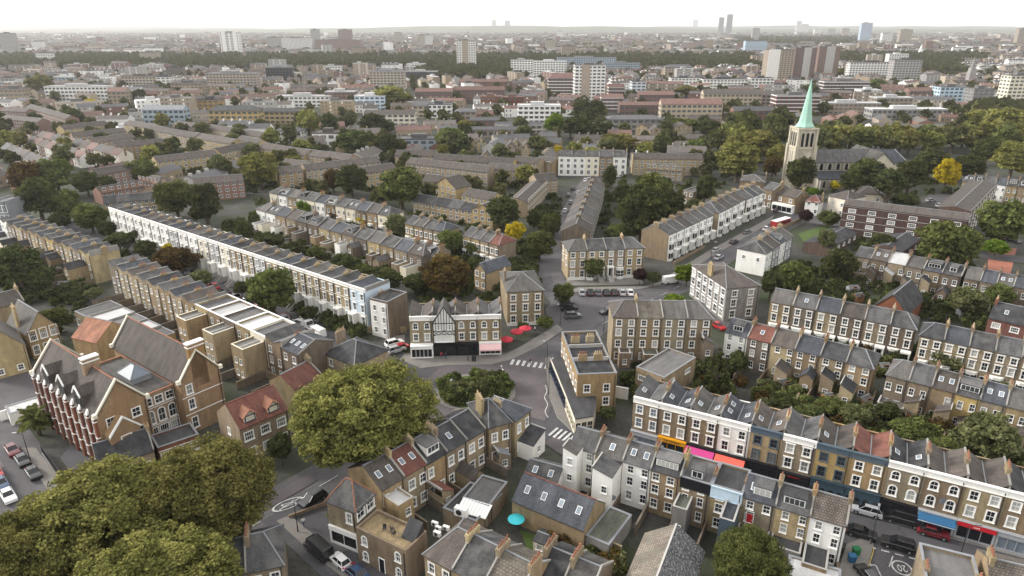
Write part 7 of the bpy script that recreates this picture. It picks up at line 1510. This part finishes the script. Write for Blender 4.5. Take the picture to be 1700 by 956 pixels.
V((520, 834), heading((500, 828), (600, 768)) + math.pi, 'car_black', 'suv', 'dark car parked beside the small lawn'); V((565, 937), heading((525, 893), (590, 950)) + math.pi, 'car_white', 'mini', 'small white hatchback parked at the corner house'); V((530, 919), heading((525, 893), (590, 950)) + math.pi, 'car_black', 'van', 'black van parked in front of the small white hatchback'); V((596, 960), heading((525, 893), (590, 950)), 'car_blue', 'car', 'blue car at the bottom edge by the corner house')
for i, (x, c) in enumerate(zip((966, 980, 993, 1007, 1020, 1033, 1046), ('car_silver', 'car_black', 'car_grey', 'car_black', 'car_black', 'car_silver', 'car_white'))): V((x, 488.5), R(88), c, 'car', f'{ORD[i]} car from the left in the row parked nose-in at the junction', 'cars parked nose-in')
for i, q in enumerate(((940, 506, 'car_grey', 'grey car in the short column left of the junction, farthest'), (945, 515, 'car_black', 'black car in the short column left of the junction, middle'), (951, 528, 'car_grey', 'dark grey car in the short column left of the junction, nearest'))): V(q[:2], R(8), q[2], 'suv', q[3])
V((1008, 521), R(200), 'car_black', 'car', 'black car turning in front of the tall brick backs'); V((1114, 470), R(20), 'car_white', 'van', 'white van parked by the bright green tree')
wt = heading((560, 572), (450, 517))
cs = ['car_black', 'car_grey', 'car_black', 'car_blue', 'car_black', 'car_silver', 'car_red', 'car_black', 'car_grey', 'car_black', 'car_red', 'car_black', 'car_silver', 'car_black', 'car_grey', 'car_black']
for i in range(15):
    t = i / 14; p = P(262, 437).lerp(P(512, 553), t); a = P(450, 517) - P(330, 461); n = Vector((-a.y, a.x)).normalized()
    V(p + n * 0.3, wt, cs[i], 'suv' if i % 3 == 0 else 'car', f'{ORD[i]} car from the far end of the line parked along the sawtooth terrace', 'cars parked along the sawtooth terrace')
V((527, 557), wt, 'car_white', 'van', 'white van at the near end of the line by the sawtooth terrace'); V((470, 529), wt, 'car_red', 'car', 'bright red car standing out by the sawtooth terrace')
for q in ((655, 574, 'car_white', 'suv', 'white car parked between the white house and the pub row'), (658, 585, 'car_silver', 'suv', 'silver car parked left of the white shopfront'), (668, 580, 'car_red', 'mini', 'little red car beside the white shopfront')): V(q[:2], R(35), q[2], q[3], q[4])
se = heading((945, 362), (968, 318))
for i, q in enumerate(sorted(((951, 315, 'car_black'), (944, 326, 'car_black'), (966, 311, 'car_silver'), (960, 322, 'car_white'), (948, 338, 'car_grey'), (938, 352, 'car_silver'), (972, 301, 'car_white'), (978, 296, 'car_silver')), key=lambda q: -q[1])): V(q[:2], se, q[2], 'car', f'{ORD[i]} nearest car parked up the short street', 'cars in the short street')
for i, q in enumerate(sorted(((1188, 418, 'car_silver'), (1218, 404, 'car_black'), (1272, 382, 'car_white'), (1284, 384, 'car_black'), (1240, 388, 'car_grey'), (1289, 351, 'car_black'), (1193, 430, 'car_silver')), key=lambda q: -q[1])): V(q[:2], heading((1200, 424), (1265, 391)), q[2], 'car', f'{ORD[i]} nearest car along the street to the church', 'cars along the street to the church')
V((1192, 545), heading((1180, 520), (1230, 548)), 'car_red', 'car', 'bright red car parked behind the tall brick backs')
for i, q in enumerate(((1545, 335, 'car_silver'), (1558, 343, 'car_white'), (1668, 398, 'car_black'), (1684, 402, 'car_grey'))): V(q[:2], R(10 + 30 * i), q[2], 'car', ('silver car parked behind the maisonettes', 'white car parked behind the maisonettes', 'black car parked under the tree at the right edge', 'grey car parked under the tree at the right edge')[i])
# red bus
p = P(1295, 377); bus = thing('bus', 'red bus with white roof on the road to the church', 'bus', (p.x, p.y, .12), R(38)); b = MB(); b.box(-4.8, 4.8, -1.25, 1.25, .35, 2.9); obj('body', b.mesh('body', ['car_red']), bus); b = MB(); b.box(-4.75, 4.75, -1.2, 1.2, 2.9, 3.12); obj('roof', b.mesh('roof', ['white_paint']), bus)
for s in (-1, 1):
    for k in range(6): b = MB(); b.box(-4.4 + k * 1.5, -3.2 + k * 1.5, s * 1.25 - .02, s * 1.25 + .02, 1.5, 2.5); obj('window', b.mesh('window', ['car_glass']), bus)
b = MB(); b.box(4.79, 4.84, -1.1, 1.1, 1.2, 2.6); obj('windscreen', b.mesh('windscreen', ['car_glass']), bus)
for x in (-3, 3.2):
    for s in (-1, 1): b = MB(); b.loft([(x + .48 * math.cos(R(30) * i), s * 1.1, .48 + .48 * math.sin(R(30) * i)) for i in range(12)], [(x + .48 * math.cos(R(30) * i), s * 1.3, .48 + .48 * math.sin(R(30) * i)) for i in range(12)]); obj('wheel', b.mesh('wheel', ['tyre']), bus)
# white flatbed truck with loader arm
p = P(503, 541); tr = thing('truck', 'white flatbed truck with raised ramp by the sawtooth terrace', 'truck', (p.x, p.y, .12), wt + math.pi); b = MB()
b.ext_y([(2.0, .5), (3.6, .5), (3.6, 1.3), (3.2, 2.3), (2.0, 2.3)], -1, 1); obj('cab', b.mesh('cab', ['car_white']), tr); b = MB(); b.box(-3, 1.9, -1.05, 1.05, .75, .95); b.box(-3, 1.9, -1.08, -1.0, .95, 1.3); b.box(-3, 1.9, 1.0, 1.08, .95, 1.3); obj('bed', b.mesh('bed', ['white_paint']), tr); b = MB(); b.loft([(1.6, -.9, 1), (1.8, -.9, 1), (1.8, .9, 1), (1.6, .9, 1)], [(.2, -.9, 3), (.4, -.9, 3), (.4, .9, 3), (.2, .9, 3)]); obj('ramp', b.mesh('ramp', ['white_paint']), tr)
b = MB(); b.loft([(3.24, -.9, 1.4), (3.62, -.9, 1.35), (3.3, -.9, 2.2)], [(3.24, .9, 1.4), (3.62, .9, 1.35), (3.3, .9, 2.2)]); obj('windscreen', b.mesh('windscreen', ['car_glass']), tr)
for x in (-1.8, 2.7):
    for s in (-1, 1): obj('wheel', car_meshes('car_white', 'van')['wheel'], tr, (x, s * .9, .33))
# ------------------------------------------------------------------ street furniture
def lamp(px, h, label, ang=0.):
    p = P(*px); t = thing('street_lamp', label, 'lamp', (p.x, p.y, .1), ang); b = MB(); b.cyl(0, 0, 0, 1.2, .11, .09, 8); b.cyl(0, 0, 1.2, h, .075, .05, 8); b.tube((0, 0, h - .1), (1.3, 0, h + .25), .045, .035, 6); obj('post', b.mesh('post', ['dark_metal']), t); b = MB(); b.box(1.0, 1.7, -.14, .14, h + .16, h + .3); obj('lamp_head', b.mesh('lamp_head', ['steel']), t)
for i, (q, lab) in enumerate((((1002, 552), 'tall lamp post standing in the road junction left of the tall brick backs'), ((911, 655), 'tall lamp post on the pavement by the pink corner shop'), ((908, 612), 'lamp post at the zebra crossing by the corner block'), ((777, 600), 'lamp post on the pavement in front of the pub row'), ((757, 672), 'slim pole on the traffic island'), ((495, 884), 'lamp post at the corner of the small lawn'), ((1592, 930), 'lamp post at the right on the high street'), ((1445, 905), 'lamp post at the mouth of the side street'), ((1060, 730), 'lamp post at the left end of the parade'), ((52, 770), 'lamp post on the pavement by the palm'), ((930, 540), 'lamp post beside the red parasols'), ((1180, 430), 'lamp post on the street to the church'), ((640, 742), 'lamp post under the big plane tree'))): lamp(q, 7.5 if 'tall' in lab else 6, lab, R(60 * i))
# red parasols of the terrace beside the pub
for i, (q, lab) in enumerate((((858, 565), 'red parasol on the pub terrace, left one'), ((872, 559), 'red parasol on the pub terrace, right one'), ((841, 578), 'small red canopy at the corner of the pub row'))):
    p = P(*q); t = thing('parasol', lab, 'parasol', (p.x, p.y, .2)); b = MB(); b.cyl(0, 0, 0, 2.6, .04, .04, 6); obj('pole', b.mesh('pole', ['dark_metal']), t); b = MB(); n = 8
    for k in range(n): b.poly([(0, 0, 2.9), (1.6 * math.cos(2 * math.pi * k / n), 1.6 * math.sin(2 * math.pi * k / n), 2.25), (1.6 * math.cos(2 * math.pi * (k + 1) / n), 1.6 * math.sin(2 * math.pi * (k + 1) / n), 2.25)]); b.poly([(1.6 * math.cos(2 * math.pi * k / n), 1.6 * math.sin(2 * math.pi * k / n), 2.25), (1.6 * math.cos(2 * math.pi * (k + 1) / n), 1.6 * math.sin(2 * math.pi * (k + 1) / n), 2.25), (1.6 * math.cos(2 * math.pi * (k + 1) / n), 1.6 * math.sin(2 * math.pi * (k + 1) / n), 2.0), (1.6 * math.cos(2 * math.pi * k / n), 1.6 * math.sin(2 * math.pi * k / n), 2.0)])
    obj('canopy', b.mesh('canopy', ['red_cloth']), t)
# turquoise parasol, canopy, air conditioners, dishes, fence, shed, bins
p = P(857, 880); t = thing('parasol', 'round turquoise parasol in the yard beside the workshop', 'parasol', (p.x, p.y, .05)); b = MB(); b.cyl(0, 0, 0, 2.2, .03, .03, 6); obj('pole', b.mesh('pole', ['steel']), t); b = MB(); b.loft([(1.3 * math.cos(R(22.5) * i), 1.3 * math.sin(R(22.5) * i), 2.05) for i in range(16)], [(.05 * math.cos(R(22.5) * i), .05 * math.sin(R(22.5) * i), 2.5) for i in range(16)]); obj('canopy', b.mesh('canopy', ['turquoise']), t)
a = P(757, 845, 3.4); t = thing('canopy_roof', 'white corrugated canopy over the yard in the lower middle', 'canopy', (a.x, a.y, 0), heading((757, 845), (810, 860))); b = MB()
for k in range(9): b.loft([(.55 * k, 0, 3.0), (.55 * k + .5, 0, 3.0), (.55 * k + .5, 0, 3.12), (.55 * k, 0, 3.12)], [(.55 * k, 2.6, 3.6), (.55 * k + .5, 2.6, 3.6), (.55 * k + .5, 2.6, 3.72), (.55 * k, 2.6, 3.72)])
obj('sheet', b.mesh('sheet', ['white_paint']), t); b = MB()
for x, y in ((.1, .1), (4.7, .1), (.1, 2.5), (4.7, 2.5)): b.box(x, x + .1, y, y + .1, 0, 3.0)
obj('post', b.mesh('post', ['dark_metal']), t)
def acunit(px, z, s, label):
    p = P(*px, z); t = thing('air_conditioner', label, 'air conditioner', (p.x, p.y, z), R(-25)); b = MB(); b.box(-s, s, -s * .45, s * .45, .12, s * 1.5); b.box(-s * .8, -s * .6, -s * .4, s * .4, 0, .12); b.box(s * .6, s * .8, -s * .4, s * .4, 0, .12); obj('casing', b.mesh('casing', ['white_paint']), t)
    b = MB(); ring = lambda r, y: [(r * math.cos(R(30) * i) - s * .2, y, s * .8 + r * math.sin(R(30) * i)) for i in range(12)]; b.loft(ring(s * .5, -s * .47), ring(s * .5, -s * .45)); obj('fan_grille', b.mesh('fan_grille', ['dark_metal']), t)
for q in ((722, 873, .5, 'white air conditioner unit, farthest of the cluster'), (728, 880, .45, 'white air conditioner unit, middle of the cluster'), (741, 880, .5, 'white air conditioner unit, right of the cluster'), (726, 890, .55, 'white air conditioner unit, nearest of the cluster')): acunit(q[:2], 3.1, q[2], q[3])
acunit((766, 856), 3.1, 1.0, 'big white roof ventilation box on the black flat roof')
def dish(px, z, r, label):
    p = P(*px, z); o = thing('satellite_dish', label, 'dish', (p.x, p.y, z)); b = MB(); b.loft([(r * math.cos(R(30) * i), -.3, r * math.sin(R(30) * i)) for i in range(12)], [(r * .3 * math.cos(R(30) * i), -.12, r * .3 * math.sin(R(30) * i)) for i in range(12)]); obj('reflector', b.mesh('reflector', ['lead']), o); b = MB(); b.tube((0, -.12, 0), (0, .25, 0), .03, .03, 5); b.tube((0, -.15, -r), (0, -.6, 0), .015, .015, 4); obj('bracket', b.mesh('bracket', ['dark_metal']), o)
dish((1017, 824), 3.6, .5, 'round grey satellite dish on the white rendered wing'); dish((1563, 829), 6.2, .6, 'white satellite dish above the blue awning')
a, b2 = P(954, 935), P(975, 900); d_ = b2 - a; L = d_.length; f = thing('fence', 'orange brown timber fence between the small lawns', 'fence', (a.x, a.y, 0), math.atan2(d_.y, d_.x))
me = None
for k in range(int(L / .3)):
    if me is None: b = MB(); b.box(0, .27, 0, .05, 0, 1.8); me = b.mesh('plank', ['timber'])
    obj('plank', me, f, (.3 * k, 0, .02 * (k % 3)))
b = MB(); b.box(0, L, .05, .1, .4, .5); b.box(0, L, .05, .1, 1.4, 1.5); obj('rail', b.mesh('rail', ['timber']), f)
house('garden_shed', 'little black roofed shed with pale walls in the yards at the bottom', 'shed', P(885, 895, 2.4), P(906, 903, 2.4), 2.3, 2.6, dict(rise=.5, roof='felt', wall='cream_stucco', win=((.9, .8),), nw=1, ww=.8, chim=0, upstand=0))
for q, m, lab in (((1420, 922), 'green_bin', 'green bin on the pavement beside the white house'), ((1413, 934), 'blue_cloth', 'blue bin bags on the pavement beside the white house'), ((1392, 918), 'dark_metal', 'black bin by the white house wall'), ((957, 708), 'dark_metal', 'black litter bin on the pavement by the pink corner shop'), ((787, 600), 'dark_metal', 'black litter bin before the pub row')):
    if m not in M: surf(m, (.02, .16, .06))
    p = P(*q); t = thing('bin', lab, 'bin', (p.x, p.y, .24)); b = MB(); b.loft([(-.4, -.35, 0), (.4, -.35, 0), (.4, .35, 0), (-.4, .35, 0)], [(-.48, -.42, 1.05), (.48, -.42, 1.05), (.48, .42, 1.05), (-.48, .42, 1.05)]); obj('body', b.mesh('body', [m]), t); b = MB(); b.box(-.52, .52, -.46, .46, 1.05, 1.14); b.tube((-.5, .46, 1.1), (.5, .46, 1.1), .04, .04, 5); obj('lid', b.mesh('lid', [m]), t)
# little sheds in the back gardens
gs = random.Random(31)
for where, pts, n in (('behind the shopping parade', [(1290, 660), (1680, 750), (1690, 720), (1300, 640)], 9), ('behind the long white terrace', [(400, 385), (680, 455), (690, 475), (400, 398)], 9), ('between the right hand terraces', [(1260, 590), (1450, 625), (1690, 680), (1690, 660), (1260, 575)], 6), ('behind the upper brick terrace', [(1300, 470), (1620, 520), (1600, 540), (1300, 490)], 6), ('left of the sawtooth terrace', [(20, 430), (140, 470), (100, 495), (10, 470)], 5)):
    k = 0
    for _ in range(200):
        x, y = gs.uniform(min(q[0] for q in pts), max(q[0] for q in pts)), gs.uniform(min(q[1] for q in pts), max(q[1] for q in pts))
        if k >= n: break
        if not inpoly(x, y, pts): continue
        p = P(x, y)
        if occupied(p.x, p.y, 2.6): continue
        a = gs.uniform(0, .6); L = gs.uniform(1.8, 3.2); house('garden_shed', f'small garden shed {where}', 'shed', p, p + Vector((math.cos(a), math.sin(a))) * round(L, 1), 2.0, 2.0, dict(rise=.5, roof=gs.choice(['felt', 'grey_felt', 'green_felt']), wall=gs.choice(['timber', 'timber', 'grey_paint']), win=(), door=.5, frame='timber', doorm='timber', chim=0, upstand=0), f'garden sheds {where}'); k += 1
# garden walls
for A, B, hgt, lab in (((1258, 690), (1300, 632), 1.9, 'dark garden fence beside the lawn behind the parade'), ((975, 905), (1030, 930), 2.4, 'old brick garden wall beside the green flat roof'), ((480, 862), (545, 838), .6, 'low brick wall along the small lawn'), ((610, 553), (675, 553), 1.6, 'brick yard wall behind the parked cars'), ((1020, 660), (1042, 664), 2.6, 'white yard wall behind the pink corner shop'), ((1290, 385), (1340, 363), 1.4, 'brick wall along the road to the church'), ((1118, 440), (1170, 412), 1.0, 'front garden wall of the bay windowed terraces'), ((380, 600), (470, 640), 1.8, 'yard wall behind the rear wings of the sawtooth terrace'), ((1310, 700), (1330, 655), 1.8, 'garden wall behind the white shop house'), ((1450, 660), (1430, 720), 1.8, 'garden wall behind the dark blue pub')):
    a, b2 = P(*A), P(*B); d_ = b2 - a; L = d_.length; b = MB(); b.box(0, L, 0, .24, 0, hgt); b.box(-.02, L + .02, -.05, .29, hgt, hgt + .08)
    o = obj('garden_wall', b.mesh('garden_wall', ['white_stucco' if 'white yard' in lab else 'timber' if 'fence' in lab else 'stock_brick']), None, (a.x, a.y, 0), math.atan2(d_.y, d_.x)); tag(o, lab, 'wall')
# ------------------------------------------------------------------ people
def person_mesh(step, top, legs):
    def mk():
        joints = {'pelvis': (0, 0, .95, .15), 'waist': (0, 0, 1.12, .14), 'chest': (0, 0, 1.35, .17), 'neck': (0, 0, 1.52, .06), 'head': (0, .02, 1.64, .10), 'crown': (0, .02, 1.72, .085)}
        E = [('pelvis', 'waist'), ('waist', 'chest'), ('chest', 'neck'), ('neck', 'head'), ('head', 'crown')]
        for s, n in ((-1, 'l'), (1, 'r')):
            k = step * s
            joints.update({n + 'hip': (s * .1, 0, .9, .10), n + 'knee': (s * .11, k * .18 + .03, .5, .065), n + 'ank': (s * .11, k * .3 - .04, .09, .045), n + 'toe': (s * .12, k * .3 + .12, .04, .04), n + 'sh': (s * .2, 0, 1.43, .075), n + 'elb': (s * .27, -k * .12, 1.15, .05), n + 'wr': (s * .27, -k * .22 + .1, .93, .035), n + 'hand': (s * .27, -k * .24 + .13, .84, .04)})
            E += [('pelvis', n + 'hip'), (n + 'hip', n + 'knee'), (n + 'knee', n + 'ank'), (n + 'ank', n + 'toe'), ('chest', n + 'sh'), (n + 'sh', n + 'elb'), (n + 'elb', n + 'wr'), (n + 'wr', n + 'hand')]
        ks = list(joints); me = bpy.data.meshes.new('body'); me.from_pydata([joints[k][:3] for k in ks], [(ks.index(a), ks.index(b_)) for a, b_ in E], [])
        o = bpy.data.objects.new('body', me); COL.objects.link(o); o.modifiers.new('skin', 'SKIN'); o.modifiers.new('sub', 'SUBSURF').levels = 1
        for i, k in enumerate(ks): me.skin_vertices[0].data[i].radius = (joints[k][3],) * 2
        me.skin_vertices[0].data[0].use_root = True
        dg = bpy.context.evaluated_depsgraph_get(); m2 = bpy.data.meshes.new_from_object(o.evaluated_get(dg)); bpy.data.objects.remove(o)
        m2.materials.clear()
        for k in (top, legs, 'skin', 'hair'): m2.materials.append(M[k])
        for p in m2.polygons:
            c = p.center; p.material_index = 1 if c.z < .98 else (2 if (c.z > 1.5 and not (c.z > 1.68 or (c.z > 1.58 and c.y < -.01))) or (abs(c.x) > .2 and c.z < .93) else 3 if c.z > 1.5 else 0)
        return m2
    return cached(('person', step, top, legs), mk)
surf('hair', (.03, .02, .015), var=.1); surf('denim', (.05, .075, .13), var=.1); surf('dark_cloth', (.02, .02, .024), var=.1); surf('white_cloth', (.6, .6, .6), var=.05); surf('green_vest', (.35, .5, .05), var=.05)
for q, a, st, top, legs, lab in (((880, 607), 80, 1, 'dark_cloth', 'dark_cloth', 'person in dark clothes walking over the zebra crossing'), ((733, 597), 20, 0, 'red_cloth', 'denim', 'person in a red top standing before the half-timbered pub'), ((740, 598), 200, 0, 'dark_cloth', 'denim', 'person in a dark top standing before the half-timbered pub'), ((888, 553), 100, 1, 'white_cloth', 'dark_cloth', 'person in white walking past the red parasols'), ((912, 622), 60, 1, 'dark_cloth', 'denim', 'person in dark clothes walking past the corner block'), ((1467, 856), 170, 1, 'green_vest', 'dark_cloth', 'person in a yellow green vest beside the black van'), ((1640, 893), 30, 0, 'white_cloth', 'dark_cloth', 'person in white at the shop with the red sign'), ((505, 876), 40, 1, 'white_cloth', 'denim', 'person in white crossing the corner by the small lawn')):
    p = P(*q); t = thing('person', lab, 'person', (p.x, p.y, .25), R(a)); obj('body', person_mesh(st, top, legs), t)
# ------------------------------------------------------------------ air
b = MB(); b.box(-14000, 14000, -400, 17000, -1.5, 240)
hz = tag(obj('haze', b.mesh('haze', ['lead'])), 'thin pale haze over the whole city', 'haze', kind='stuff')
m, n, l = newmat('haze_air'); pv = n.new('ShaderNodeVolumePrincipled'); pv.inputs['Color'].default_value = (.96, .96, .97, 1); pv.inputs['Density'].default_value = HAZE; pv.inputs['Anisotropy'].default_value = .35
o = n.new('ShaderNodeOutputMaterial'); l.new(pv.outputs[0], o.inputs['Volume']); hz.data.materials.clear(); hz.data.materials.append(m)
